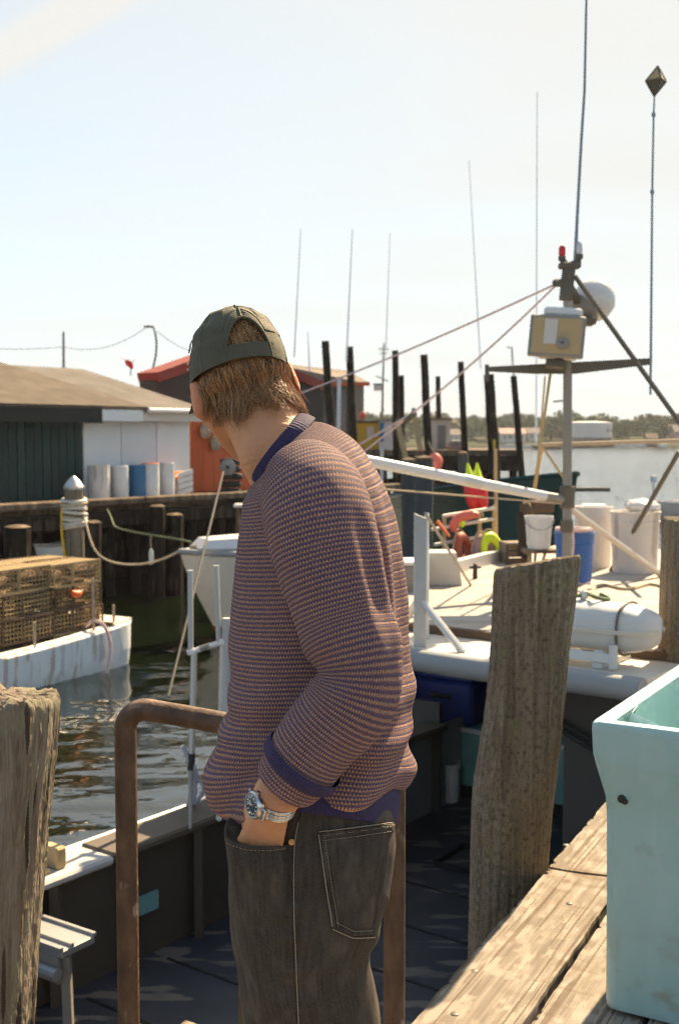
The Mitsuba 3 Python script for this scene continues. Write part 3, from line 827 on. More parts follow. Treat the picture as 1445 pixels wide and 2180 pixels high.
for k, (px, py, D, r, h, lab) in enumerate([(38, 1122, 23.6, 0.28, 1.6, 'thick short piling at the far left under the wharf edge'), (335, 1078, 27.6, 0.2, 1.1, 'pale-topped fender piling below the blue barrel'), (372, 1096, 28.0, 0.22, 1.0, 'short sawn fender piling below the tilted crate'), (198, 1112, 25.5, 0.2, 0.9, 'short sawn piling right of the rope-wrapped one')]):
    key = thing('fender_piling', lab, 'piling')
    t_ = at(px, py, D)
    obj('shaft', tube(np.array([t_ - V3(0.05, 0, t_[2] - WATER + 1), t_ - V3(0.02, 0, 0.6), t_]), [r * 1.05, r, r * 0.95], 10), 'm_darkpile', key)
    obj('top', lathe([(r * 0.95, 0), (r * 0.6, 0.04), (0.01, 0.05)], t_, n=10), 'm_wharfwood', key)

# shed with the low shingled roof
key = thing('wharf_shed', 'long low shed with a tan shingled roof, dark green left wall and white right wall', 'shed')
SD = 1.15                                         # its front stands this far behind the wharf edge


def along(px, t):
    """How far along the wharf edge a line of sight meets the upright plane t metres inland."""
    d = ray(px, 1000)
    o = wp(0, t)
    k = np.dot(o, WN) / np.dot(V3(d[0], d[1], 0), WN)
    return float(np.dot(V3(d[0], d[1], 0) * k - o, WE))


s185, s195, s295, s410, s425 = (along(x, SD) for x in (185, 195, 295, 411, 426))
EAVE, RIDGE, DEEP = 2.22, 3.42, 8.4
obj('wall', box(wp((s185 - 14) / 2, SD + DEEP / 2, 1.1), (s185 + 14, DEEP - 0.3, 2.19), WR), 'm_green_wall', key, label='dark green board wall')
obj('wall', box(wp((s185 + s410) / 2, SD + DEEP / 2, 1.1), (s410 - s185, DEEP - 0.3, 2.19), WR), 'm_white_wall', key, label='plain white wall')
b0 = -2.4
nb = 0
while b0 < s185 - 0.05:                           # upright boards of the green wall
    w = min(0.235, s185 - b0)
    obj('board', box(wp(b0 + w / 2, SD + 0.135 - 0.004 * (nb % 3), 1.0), (w - 0.018, 0.035, 1.96), WR, 0.006), 'm_green_wall_b' if nb % 3 == 1 else 'm_green_wall', key)
    b0 += 0.235
    nb += 1
for k in range(3):                                # sheets of the white wall
    a = s185 + (s410 - s185) * k / 3
    w = (s410 - s185) / 3
    obj('panel', box(wp(a + w / 2, SD + 0.135 - 0.003 * k, 1.0), (w - 0.02, 0.03, 1.98), WR), 'm_white_wall' if k != 1 else 'm_white_wall_b', key)
oh = 0.34                                         # overhang
roofP = np.array([[wp(-16, SD - oh, EAVE), wp(s425, SD - oh, EAVE)], [wp(-16, SD + DEEP / 2, RIDGE), wp(s425 - 0.5, SD + DEEP / 2, RIDGE)]])
obj('roof', solid_sheet(roofP, 0.1), 'm_shingle', key)
obj('roof', solid_sheet(np.array([[wp(-16, SD + DEEP + oh, EAVE), wp(s425, SD + DEEP + oh, EAVE)], [wp(-16, SD + DEEP / 2 + 0.02, RIDGE), wp(s425 - 0.5, SD + DEEP / 2 + 0.02, RIDGE)]]), 0.1), 'm_shingle', key)
# lower, older stretch of roof on the left that laps over the main slope
lap = np.array([[wp(-16, SD - oh - 0.25, EAVE + 0.02), wp(s295, SD - oh - 0.02, EAVE + 0.03)], [wp(-16, SD + DEEP / 2 - 0.3, RIDGE + 0.06), wp(along(-10, SD + DEEP / 2), SD + DEEP / 2 - 0.3, RIDGE + 0.04)]])
obj('roof_lap', solid_sheet(lap, 0.07), 'm_shingle_old', key, label='browner overlapping stretch of roof')
obj('fascia', box(wp((s195 - 14) / 2, SD - oh - 0.05, EAVE - 0.22), (s195 + 14, 0.06, 0.34), WR), 'm_dark_fascia', key, label='dark fascia over the green wall')
obj('soffit', box(wp((s195 - 14) / 2, SD - oh / 2, EAVE - 0.36), (s195 + 14, oh + 0.1, 0.03), WR), 'm_dark_fascia', key)
obj('fascia', box(wp((s195 + along(281, SD)) / 2 + 0.01, SD - oh - 0.05, EAVE - 0.2), (along(281, SD) - s195, 0.05, 0.27), WR), 'm_white_wall', key)
obj('fascia', box(wp((s295 + s425) / 2 - 0.1, SD - oh + 0.1, EAVE - 0.22), (s425 - s295 + 0.3, 0.05, 0.2), WR), 'm_cream', key)
obj('gutter', tube(np.array([wp(s295, SD - oh - 0.06, EAVE - 0.06), wp(s425, SD - oh - 0.06, EAVE - 0.06)]), 0.065, 10), 'm_white_trim', key)
single('wall_stain', box(wp(along(247, SD), SD + 0.11, 0.42), (0.07, 0.012, 0.2), WR), 'm_grey_wall', 'small grey electrical plate on the white shed wall above the barrels', 'plate')

key = thing('orange_shed', 'orange walled shed with a red roof, behind the man\'s face', 'shed')
so0, so1 = s410 + 0.02, along(585, SD + 0.4)
obj('wall', box(wp((so0 + so1) / 2, SD + 0.5 + 3.2, 1.15), (so1 - so0, 6.4, 2.3), WR), 'm_orange_wall', key)
for k in range(9):
    w = (so1 - so0) / 9
    obj('board', box(wp(so0 + w * (k + 0.5), SD + 0.49 - 0.003 * (k % 2), 1.13), (w - 0.012, 0.03, 2.2), WR), 'm_orange_wall_b' if k % 3 == 1 else 'm_orange_wall', key)
ga, gb, gc = wp(along(338, 9.2), 9.2, 0), wp(along(505, 9.2), 9.2, 0), wp(along(690, 9.2), 9.2, 0)
za, zb_ = at(318, 792, ga[1])[2], at(505, 733, gb[1])[2]
gd = WN * 1.1
obj('roof', quad(ga + V3(0, 0, za), gb + V3(0, 0, zb_), gb + gd + V3(0, 0, zb_), ga + gd + V3(0, 0, za), 0.35), 'm_red_roof', key)
obj('roof', quad(gc + V3(0, 0, za), gb + V3(0, 0, zb_), gb + gd + V3(0, 0, zb_), gc + gd + V3(0, 0, za), 0.35), 'm_red_roof', key)
obj('gable_wall', prism([(0, 0), (np.linalg.norm(gc - ga), 0), (np.linalg.norm(gc - ga), za - 0.3), (np.linalg.norm(gb - ga), zb_ - 0.36), (0, za - 0.3)], 0.8, np.stack([WE, V3(0, 0, 1), -WN], 1), ga + WN * 0.95), 'm_door_dark', key)
for k, (px, py, lab) in enumerate(((433, 917, 'round grey float hanging on the orange wall at the man\'s cheek'), (455, 944, 'lower grey float hanging on the orange wall at the man\'s jaw'))):
    q = wp(along(px, SD + 0.4), SD + 0.34, at(px, py, 31.0)[2])
    single('wall_float', lathe([(0.01, 0.2), (0.12, 0.16), (0.15, 0), (0.12, -0.16), (0.01, -0.2)], q, n=14), 'm_grey_metal', lab, 'float', smooth=60)

# barrels and crate along the white wall
def barrel(px0, px1, ytop, matk, label, lid=None, t=0.62):
    c = wp(along((px0 + px1) / 2, t), t)
    D = c[1]
    r = (px1 - px0) / FOC * D / 2
    h = at(px0, ytop, D)[2]
    key = thing('barrel', label, 'barrel', None)
    prof = [(r * 0.94, 0), (r, 0.03), (r, h * 0.32), (r * 1.03, h * 0.335), (r, h * 0.35), (r, h * 0.65), (r * 1.03, h * 0.665), (r, h * 0.68), (r * 0.98, h - 0.04), (r * 1.02, h - 0.03), (r * 1.02, h), (r * 0.93, h)]
    obj('drum', lathe(prof, c, n=28), matk, key, smooth=35)
    if lid:
        obj('lid', lathe([(r * 0.95, h - 0.01), (r * 0.9, h + 0.02), (0.01, h + 0.02)], c, n=28), lid, key)
    else:
        obj('inside', lathe([(r * 0.93, h), (r * 0.92, h * 0.2), (0.01, h * 0.2)], c, n=28), matk, key, smooth=35)


barrel(186, 233, 990, 'm_tub', 'grimy white barrel, leftmost, at the corner of the green wall')
barrel(236, 273, 993, 'm_wornwhite', 'white barrel second from the left along the white wall', 'm_white_trim')
barrel(274, 309, 990, 'm_blue_barrel', 'blue barrel standing between white ones on the wharf')
barrel(301, 339, 987, 'm_wornwhite', 'white barrel with an orange lid, right of the blue barrel', 'm_orange', 0.52)
barrel(339, 371, 986, 'm_wornwhite', 'narrow white barrel left of the tilted crate', 'm_white_trim')
key = thing('tilted_crate', 'grey-white slatted crate with orange gear inside, leaning on the wharf', 'crate')
c = wp(along(393, 0.6), 0.6)
Rc = WR @ np.array([[math.cos(0.22), 0, -math.sin(0.22)], [0, 1, 0], [math.sin(0.22), 0, math.cos(0.22)]])
for k in range(4):
    obj('slat', box(c + V3(0, 0, 0.12 + 0.15 * k) + WN * -0.02, (0.52, 0.03, 0.12), Rc), 'm_wornwhite', key)
obj('crate_side', [box(c + Rc @ V3(sx_ * 0.255, 0.25, 0.3), (0.03, 0.55, 0.56), Rc) for sx_ in (-1, 1)], 'm_tub', key)
obj('gear', box(c + Rc @ V3(0, 0.25, 0.52), (0.44, 0.44, 0.14), Rc, 0.05), 'm_orange', key)

# tyres and trap hauler at the wharf end, behind the man's chin
key = thing('tyre_stack', 'stack of black tyres at the wharf end below the man\'s chin', 'tyres')
c = wp(along(492, 0.5), 0.5)
for k in range(7):
    q = c + V3(0.03 * math.sin(k * 2), 0, -0.35 + 0.2 * k)
    obj('tyre', lathe([(0.13, -0.07), (0.24, -0.085), (0.285, -0.04), (0.285, 0.04), (0.24, 0.085), (0.13, 0.07), (0.12, 0.0), (0.13, -0.07)], q, n=22), 'm_rubber', key, smooth=50)
key = thing('pot_hauler', 'round grey pot hauler disc on a slim bent arm at the wharf edge', 'hauler')
q = at(485, 995, 29.0)
obj('disc', lathe([(0.01, -0.05), (0.19, -0.04), (0.2, 0), (0.17, 0.03), (0.06, 0.06), (0.01, 0.06)], q, (0, -1, 0.1), 24), 'm_grey_metal', key, smooth=35)
obj('hub', lathe([(0.045, 0.06), (0.045, 0.1), (0.01, 0.1)], q, (0, -1, 0.1), 10), 'm_black', key)
obj('bracket', box(q + V3(0.0, 0.2, 0.0), (0.3, 0.3, 0.1)), 'm_dark_metal', key)
key = thing('white_work_table', 'small white table top on timber posts beside the bow of the white boat', 'table')
q = at(515, 1076, 26.0)
obj('table_top', box(q + V3(0.25, 0, 0), (0.85, 0.5, 0.07), None, 0.02), 'm_gelcoat', key)
obj('leg', [rod(q + V3(x, 0, -0.04), q + V3(x, 0, -1.6), 0.06, n=8) for x in (-0.08, 0.2, 0.5)], 'm_wharfwood', key)

# poles, wires, flag behind the sheds
key = thing('lamp_post', 'slim lamp post with a curved arm behind the tan roof', 'lamp post')
a = at(331, 880, 64)
obj('post', tube(curve([a - V3(0, 0, 3), at(331, 760, 64), at(330, 706, 64), at(325, 694, 64), at(313, 694, 64)], 24), 0.06, 8), 'm_grey_metal', key)
obj('lamp_head', box(at(316, 695, 64), (0.5, 0.2, 0.12), None, 0.03), 'm_grey_metal', key)
single('utility_pole', rod(at(136, 880, 62), at(135, 706, 62), 0.09, 0.06, 8), 'm_grey_metal', 'thin bare pole standing behind the ridge of the tan roof', 'pole')
for pa, pb, dr_, lab in (((-60, 738), (135, 738), 0.12, 'overhead wire from the left edge to the bare pole'), ((135, 738), (313, 695), 0.55, 'overhead wire between the bare pole and the lamp post'), ((335, 705), (400, 745), 0.1, 'faint overhead wire from the lamp post towards the cap')):
    single('overhead_wire', tube(sag(at(*pa, 62), at(*pb, 63), dr_), 0.018, 5), 'm_grey_metal', lab, 'wire')
key = thing('red_windsock', 'small red windsock tangle on a stick above the tan roof', 'windsock')
obj('stick', [rod(at(278, 800, 44), at(278, 768, 44), 0.02, n=6), rod(at(256, 760, 44), at(284, 778, 44), 0.012, n=5), rod(at(268, 776, 44), at(288, 766, 44), 0.012, n=5)], 'm_dark_metal', key)
q = at(274, 775, 44)
obj('cloth', tube(curve([q + V3(-0.13, 0, 0.12), q + V3(0, 0.05, 0.03), q + V3(0.12, 0, -0.16)], 8), [0.04, 0.10, 0.12, 0.11, 0.12, 0.10, 0.08, 0.05], 8), 'm_red', key, smooth=50)

# the rope-wrapped mooring piling with its metal cone
key = thing('mooring_piling', 'mooring piling wrapped in pale rope under a shiny metal cone cap', 'piling')
a = at(157, 1036, 23)
r = 0.19
obj('shaft', tube(np.array([a - V3(-0.02, 0, a[2] - WATER + 1), a - V3(0, 0, 1.0), a]), [0.2, 0.19, 0.185], 16), 'm_piling', key)
obj('cap', lathe([(0.19, -0.05), (0.2, 0.0), (0.12, 0.12), (0.03, 0.2), (0.01, 0.215)], a, n=24), 'm_galv', key, smooth=35)
for k in range(9):
    z = a[2] - 0.26 - 0.06 * k - 0.02 * (k % 3)
    ang = np.linspace(0, 2 * np.pi, 28)
    w = 0.225 + 0.012 * math.sin(k * 2.1)
    obj('rope_turn', tube(np.stack([a[0] + w * np.cos(ang), a[1] + w * np.sin(ang), z + 0.03 * np.sin(ang + k)], -1), 0.034, 7), 'm_rope_tan' if k % 4 == 1 else 'm_cream', key)
obj('rope_tail', tube(curve([a + V3(-0.2, -0.15, -0.4), a + V3(-0.21, -0.16, -0.8), a + V3(-0.15, -0.16, -1.4)], 10), 0.028, 6), 'm_yellow', key)
single('mooring_line', tube(curve([at(178, 1100, 22.9), at(192, 1148, 22.5), at(215, 1185, 22.3), at(255, 1200, 22.2), at(320, 1198, 22.1), at(384, 1172, 22.0)], 40), 0.022, 6), 'm_rope_tan', 'brown slack mooring line drooping from the rope-wrapped piling to the white bow', 'rope')
single('mooring_line', tube(curve([at(228, 1084, 26.5), at(238, 1106, 26), at(248, 1123, 25), at(320, 1139, 23.6), at(408, 1155, 22.0)], 40), 0.02, 6), 'm_rope_green', 'taut green mooring line from the wharf beam to the white foredeck', 'rope')
key = thing('white_fender', 'narrow white fender hanging on the green mooring line over dark water', 'fender')
q = at(321, 1140, 23.6)
obj('body', lathe([(0.01, -0.26), (0.045, -0.31), (0.05, -0.5), (0.04, -0.58), (0.01, -0.6)], q, n=12), 'm_gelcoat', key, smooth=50)
obj('cord', rod(q, q - V3(0, 0, 0.3), 0.012, n=6), 'm_rope_tan', key)
key = thing('white_tender', 'white hull end glimpsed between the dark piles under the wharf', 'boat')
c = at(72, 1170, 25.6)
G = boat_hull(1.5, 0.42, 0.40, 0.1, 0.2)
v = (G - V3(1.5, 0, 0)) @ rotz(-1.9).T + V3(c[0], c[1], c[2] - 0.4)
obj('hull', grid(v), 'm_gelcoat', key, smooth=50)
obj('gunwale', tube(np.vstack([v[0], v[-1][::-1]]), 0.03, 6), 'm_grey_metal', key)
# ================================================================== WHITE BOAT with its bow behind the man
key = thing('white_motorboat', 'white motorboat with a grey rub rail, its bow pointing left behind the man', 'boat')
tipw = at(383, 1172, 22.0)
Rb = frame((-0.93, -0.37))                        # x forward
s = np.linspace(0, 1, 22)
Lb, Bb = 6.2, 2.1
top_z = tipw[2] - 0.02
half = Bb / 2 * np.where(s < 0.5, 0.93 + 0.07 * np.sin(s * np.pi), np.cos(np.clip((s - 0.5) / 0.5, 0, 1) * np.pi / 2) ** 0.72)
rows = []
for u, hw in ((0.0, 0.0), (0.03, 0.25), (0.12, 0.48), (0.3, 0.66), (0.6, 0.84), (0.85, 0.96), (1.0, 1.0)):
    z = (WATER - 0.35) + u * (top_z - WATER + 0.35 - 0.22 * (1 - s))
    x = -Lb * (1 - s) - (1 - u) ** 1.25 * 0.95 * s ** 6 + 0
    rows.append(np.stack([x, half * (hw + (1 - hw) * 0.55 * (1 - s) ** 2), z], -1))
port = np.array(rows)
G = np.concatenate([(port * V3(1, -1, 1))[::-1], port[1:]], 0)
v = G @ Rb.T + V3(tipw[0], tipw[1], 0)
obj('hull', grid(v), 'm_cream', key, smooth=50)
rail = np.vstack([v[0], v[-1][::-1][1:]])
obj('rub_rail', tube(rail, 0.055, 8), 'm_hull_grey', key, smooth=50)
inner = 0.93
fd = []
for w in (-1, -0.8, -0.4, 0.4, 0.8, 1):
    fd.append(np.stack([-Lb * (1 - s), half * w * 0.97, (top_z - 0.22 * (1 - s)) + 0.05 * (1 - w * w)], -1))
obj('foredeck', grid(np.array(fd) @ Rb.T + V3(tipw[0], tipw[1], 0)), 'm_gelcoat', key, smooth=50)
cab = box((0, 0, 0), (2.9, 1.55, 0.42), None, 0.16)
cv = np.asarray(cab.vertices)
cv[:, 1] *= np.where(cv[:, 0] > 0.8, 0.62, 1.0)
cv[:, 2] -= np.where((cv[:, 0] > 1.0) & (cv[:, 2] > 0), 0.1, 0)
obj('cabin_trunk', tm(cv @ Rb.T + V3(tipw[0], tipw[1], top_z + 0.12) + Rb @ V3(-1.75, 0, 0), cab.faces), 'm_gelcoat', key)
obj('hatch', box(V3(tipw[0], tipw[1], top_z + 0.345) + Rb @ V3(-1.5, 0, 0), (0.5, 0.5, 0.05), Rb, 0.02), 'm_wornwhite', key)
obj('bow_cleat', box(V3(tipw[0], tipw[1], top_z + 0.07) + Rb @ V3(-0.28, 0, 0), (0.2, 0.06, 0.1), Rb, 0.02), 'm_grey_metal', key)
sub = G[:, :, :].copy()
bt = []
for row in (1, 2):
    bt.append(row)
# boot-top: a band just proud of the hull near the waterline
zs = np.array([WATER + 0.03, WATER + 0.20])
band = []
for zt_ in zs:
    ring = []
    for side in (-1, 1):
        part = []
        for j in range(len(s)):
            col = port[:, j]
            y = np.interp(zt_, col[:, 2], col[:, 1])
            x = np.interp(zt_, col[:, 2], col[:, 0])
            part.append((x + 0.02, side * (y + 0.02), zt_))
        ring += part if side < 0 else part[::-1]
    band.append(ring)
obj('boot_top', grid(np.array(band) @ Rb.T + V3(tipw[0], tipw[1], 0)), 'm_boot_red', key, smooth=False, label='dark red boot-top stripe')
tn = at(497, 1216, 0.001)
letter = meshkit.text_mesh('N', 0.16, 0.012, True)
# the starboard quarter letter, on the side that faces the camera
col = None
jj = int(np.argmin(np.abs(s - 0.80)))
for sg in (1,):
    pass
side_pts = v[-1]                                  # port rail
cand = v[:, :, :]
pr = project(cand.reshape(-1, 3)).reshape(cand.shape[0], cand.shape[1], 2)
best = np.unravel_index(np.argmin(((pr - V3(500, 1208)[:2]) ** 2).sum(-1)), pr.shape[:2])
nrm = np.cross(cand[best[0], min(best[1] + 1, len(s) - 1)] - cand[best[0], best[1] - 1], cand[min(best[0] + 1, cand.shape[0] - 1), best[1]] - cand[best[0] - 1, best[1]])
nrm /= np.linalg.norm(nrm)
if nrm[1] > 0:
    nrm = -nrm
Bn = basis(nrm)
lp = cand[best] + nrm * 0.012
obj('letter', tm(np.asarray(letter.vertices) @ Bn.T + lp + Bn @ V3(-0.02, -0.06, 0), letter.faces), 'm_black', key, smooth=False)

# ================================================================== TRAP BOAT, stern to the right
key = thing('trap_boat', 'white lobster boat with rust-streaked stern quarter, piled with wire traps', 'boat')
B0 = on(300, 1412, WATER)
BU, BW_ = V3(-0.517, -0.856, 0), V3(-0.856, 0.517, 0)
bp = lambda u, w, z=0.0: V3(B0[0], B0[1], 0) + BU * u + BW_ * w + V3(0, 0, z)
Lt, Bt = 7.6, 2.7
us = np.r_[0, 0.03, 0.1, 0.25, 0.5, np.linspace(0.9, Lt, 14)]
sheer = lambda u: -1.60 - 0.16 * np.sin(np.clip(u / 3.2, 0, 1) * np.pi / 2) + 0.03 * u ** 1.2 * (u > 3.2)
rows = []
for z_, inn in ((-0.30, 0.34), (-0.1, 0.14), (0.0, 0.06), (0.30, 0.01), (0.72, 0.0)):
    o = 0.26 * np.exp(-us / 0.14) + inn * (1 if z_ < 0 else 1) + np.clip((us - 4.8) / 2.8, 0, 1) ** 2 * 1.3
    zz = np.where(z_ >= 0, WATER + z_ / 0.72 * (sheer(us) - WATER), WATER + z_)
    rows.append(np.array([bp(u + 0.0, w, z) for u, w, z in zip(us, o, zz)]))
near = np.array(rows)
far = np.array([[bp(u, Bt - w, z) for u, w, z in zip(us, [float(np.dot(q - V3(B0[0], B0[1], 0), BW_)) for q in r_w], r_w[:, 2])] for r_w in rows])
obj('hull', [grid(near), grid(far[:, ::-1]), grid(np.stack([near[:, 0], (near[:, 0] * 0.5 + far[:, 0] * 0.5) - BU * 0.10, far[:, 0]], 1))], 'm_white_hull', key, smooth=45)
obj('bottom', grid(np.stack([near[0], far[0]], 0)), 'm_far_dark', key, smooth=False)
obj('gunwale', [tube(near[-1] + BW_ * 0.05, 0.05, 8), tube(far[-1] - BW_ * 0.05, 0.05, 8)], 'm_white_hull', key, smooth=50)
zd = -2.02
deck = np.array([[bp(u, 0.12, zd), bp(u, Bt - 0.12, zd)] for u in np.linspace(0.1, Lt - 0.8, 6)])
obj('deck', solid_sheet(deck, 0.05), 'm_wharfwood', key, smooth=False)
cap_near = np.array([[q + BW_ * 0.02 + V3(0, 0, 0.055), q + BW_ * 0.26 + V3(0, 0, 0.055)] for q in near[-1][3:]])
obj('side_deck', solid_sheet(cap_near, 0.05), 'm_white_hull', key, smooth=False)
plat = np.array([[bp(0.03, 0.16, -1.535), bp(0.03, Bt - 0.16, -1.535)], [bp(0.62, 0.03, -1.55), bp(0.62, Bt - 0.03, -1.55)]])
obj('stern_platform', solid_sheet(plat, 0.06), 'm_cream', key, smooth=False)
obj('inner_rail', beam(bp(0.64, 0.05, -1.60), bp(0.64, Bt - 0.05, -1.60), 0.05, 0.14), 'm_wharfwood', key)
st = [bp(1.0, 0.12, -1.62), bp(2.3, 0.10, -1.7), bp(0.5, 0.14, -1.58)]
for q, h in ((st[0], 0.85), (st[1], 0.4), (st[2], 0.32)):
    obj('stake', rod(q, q + V3(0, 0, h), 0.022, n=6), 'm_rope_tan', key)
# a rope hung over the side into the water
q = bp(0.95, -0.0, -1.58)
single('hanging_rope', tube(curve([q + BW_ * 0.35 + V3(0, 0, 0.0), q + V3(0, 0, 0.07) - BW_ * 0.03, q - BW_ * 0.10 + BU * -0.10 + V3(0, 0, -0.3), q - BW_ * 0.08 + BU * -0.02 + V3(0, 0, -0.72), q - BW_ * 0.03 + V3(0, 0, -1.0)], 20), 0.028, 7), 'm_rope_pink', 'pinkish rope hanging over the side of the trap boat into the water', 'rope')

# wire lobster traps: one mesh of wires, one of frame bars, one of netting; reused for every copy
TL, TW, TH = 1.06, 0.56, 0.365


def wire(a, b, w):
    return beam(a, b, w, w, (0.3, 0.5, 0.8))


ws, w_ = [], 0.009
for i in range(15):
    x = TL * i / 14 - TL / 2
    for a, b in (((x, -TW / 2, 0.02), (x, -TW / 2, TH)), ((x, TW / 2, 0.02), (x, TW / 2, TH)), ((x, -TW / 2, TH), (x, TW / 2, TH))):
        ws.append(wire(a, b, w_))
for i in range(6):
    z = 0.02 + (TH - 0.02) * i / 5
    for a, b in (((-TL / 2, -TW / 2, z), (TL / 2, -TW / 2, z)), ((-TL / 2, TW / 2, z), (TL / 2, TW / 2, z)), ((-TL / 2, -TW / 2, z), (-TL / 2, TW / 2, z)), ((TL / 2, -TW / 2, z), (TL / 2, TW / 2, z))):
        ws.append(wire(a, b, w_))
for i in range(1, 9):
    y = TW * i / 9 - TW / 2
    ws += [wire((-TL / 2, y, TH), (TL / 2, y, TH), w_), wire((-TL / 2, y, 0.02), (-TL / 2, y, TH), w_), wire((TL / 2, y, 0.02), (TL / 2, y, TH), w_)]
WIRES = join(ws)
FRAME_BARS = join([beam((sx_ * TL / 2, sy * TW / 2, 0), (sx_ * TL / 2, sy * TW / 2, TH + 0.01), 0.026, 0.026) for sx_ in (-1, 1) for sy in (-1, 1)] +
                  [beam((-TL / 2, sy * TW / 2, z), (TL / 2, sy * TW / 2, z), 0.024, 0.03) for sy in (-1, 1) for z in (0.012, TH)] +
                  [beam((0.12, sy * TW / 2, 0), (0.12, sy * TW / 2, TH), 0.024, 0.03) for sy in (-1, 1)])
net = []
for x0_, x1_, sg in ((-0.5, -0.12, 1), (0.5, 0.14, -1)):
    P_ = np.zeros((7, 10, 3))
    for i, u in enumerate(np.linspace(0, 1, 7)):
        rr = 1 - 0.6 * math.sin(u * np.pi / 2)
        for j, a_ in enumerate(np.linspace(0, 2 * np.pi, 10)):
            P_[i, j] = (x0_ + (x1_ - x0_) * u, TW * 0.46 * rr * math.cos(a_), TH * 0.5 + TH * 0.42 * rr * math.sin(a_) + 0.01 * math.sin(7 * a_ + u * 9))
    net.append(grid(P_))
NET = join(net + [box((0.18, 0.1, 0.09), (0.24, 0.16, 0.12), None, 0.03), box((-0.1, -0.12, 0.06), (0.3, 0.2, 0.06), None, 0.02)])
RUNNER = join([beam((-TL / 2, sy * TW * 0.36, 0.0), (TL / 2, sy * TW * 0.36, 0.0), 0.04, 0.03) for sy in (-1, 1)])
parts_ = {'wire_cage': (mikit.ply(WIRES, 'm_trap_wire'), mikit.ply(WIRES, 'm_trap_wire_b')), 'frame': (mikit.ply(FRAME_BARS, 'm_trap_wire'), mikit.ply(FRAME_BARS, 'm_brown_wall')), 'netting': (mikit.ply(NET, 'm_trap_net'),) * 2, 'runner': (mikit.ply(RUNNER, 'm_wharfwood'),) * 2}
Rt = np.stack([BU, BW_, V3(0, 0, 1)], 1)
rt = np.random.default_rng(4)
rows_n, cols_n = ('front', 'back'), ('nearest the stern', 'second from the stern', 'third from the stern', 'fourth from the stern')
for col in range(4):
    for row in range(2):
        for lay in range(4 if not (col == 3 and row == 0) else 3):
            lev = ('bottom', 'second', 'third', 'top')[lay]
            k = thing('lobster_trap', f'brown wire lobster trap, {lev} layer of the {rows_n[row]} stack {cols_n[col]}', 'lobster trap', 'lobster traps stacked on the white boat')
            jit = rt.normal(size=3) * V3(0.035, 0.035, 0)
            R = Rt @ rotz(rt.normal() * 0.035)
            pos = bp(0.55 + TL / 2 + (TL + 0.06) * col, 0.40 + TW / 2 + (TW + 0.06) * row, zd + 0.01 + (TH + 0.012) * lay) + Rt @ jit
            M = np.eye(4)
            M[:3, :3], M[:3, 3] = R, pos
            for pn, (pa, pb) in parts_.items():
                scene[f'{k}__{pn}'] = {**(pa if rt.random() < 0.6 else pb), 'to_world': T(M.tolist())}
q = bp(1.16, 0.33, -1.02)
key = thing('orange_float', 'bright orange trap float lashed to the front face of the trap stack', 'float')
fl = curve([q - BU * 0.10 + V3(0, 0, 0.03), q + V3(0, 0, 0.0), q + BU * -0.0 + BU * 0.11 + V3(0, 0, 0.055)], 9)
obj('body', tube(fl, [0.028, 0.05, 0.058, 0.06, 0.06, 0.058, 0.055, 0.048, 0.025], 12), 'm_orange', key, smooth=60)
obj('spindle', rod(fl[0] - (fl[1] - fl[0]) * 2, fl[0], 0.012, n=6), 'm_wornwhite', key)

# ================================================================== NEAR WORK BOAT (deck well, shelter roof, mast)
boat = thing('work_boat', 'work boat moored below the dock, with a flat white-edged roof and a mast', 'boat')
NA, NP_ = V3(0.6, 0.8, 0), V3(-0.8, 0.6, 0)       # forward, to port
NO = on(1360, 1450, 0.21)
NO[2] = 0
nb_ = lambda s, t, z=0.0: NO + NA * s + NP_ * t + V3(0, 0, z)
NR = np.stack([NA, NP_, V3(0, 0, 1)], 1)
RZ, DZ, GZ = 0.21, -1.6, -0.9
# deck and bulwarks
hullP = [(-5.4, 0.05), (-5.4, 2.62), (8.5, 2.75), (11.5, 2.0), (12.5, 1.35), (11.5, 0.7), (8.5, 0.0)]
obj('deck', prism([(s_, t_) for s_, t_ in hullP], 0.08, NR, nb_(0, 0, DZ - 0.08)), 'm_bluedeck', boat)
for k in range(7):
    s_ = -2.9 + 0.62 * k
    obj('deck_seam', box(nb_(s_, 1.33, DZ + 0.003), (0.018, 2.3, 0.006), NR), 'm_black', boat)
hp = np.array([nb_(s_, t_, 0) for s_, t_ in hullP])
ring_ = np.vstack([hp, hp[:1]])
mid_c = nb_(3.5, 1.34, 0)
outer = np.stack([ring_ + V3(0, 0, GZ), ring_ + V3(0, 0, -1.7), ring_ * 0.9 + mid_c * 0.1 + V3(0, 0, WATER - 0.5)], 0)
obj('hull', grid(outer + (ring_ - mid_c)[None] / np.linalg.norm(ring_ - mid_c, axis=1)[None, :, None] * V3(0.12, 0.12, 0)), 'm_hull_grey', boat, smooth=False)
obj('bulwark', [beam(nb_(-5.4, 2.62, (GZ + DZ) / 2), nb_(0.35, 2.64, (GZ + DZ) / 2), 0.04, GZ - DZ)], 'm_bulwark', boat, label='rusty inside of the port bulwark')
obj('bulwark', [beam(nb_(-5.4, 0.02, (GZ + DZ) / 2), nb_(0.35, 0.0, (GZ + DZ) / 2), 0.04, GZ - DZ), beam(nb_(-5.4, 0.05, (GZ + DZ) / 2), nb_(-5.4, 2.62, (GZ + DZ) / 2), 0.04, GZ - DZ)], 'm_bulwark', boat)
s0_ = -0.75                                       # aft of here the cap is bare and pale, forward it is painted grey
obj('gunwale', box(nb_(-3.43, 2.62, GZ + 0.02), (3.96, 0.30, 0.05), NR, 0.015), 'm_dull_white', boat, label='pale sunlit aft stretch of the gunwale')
obj('gunwale', box(nb_(-0.68, 2.63, GZ + 0.025), (1.53, 0.30, 0.055), NR, 0.015), 'm_bulwark', boat, label='dark weathered stretch of the gunwale')
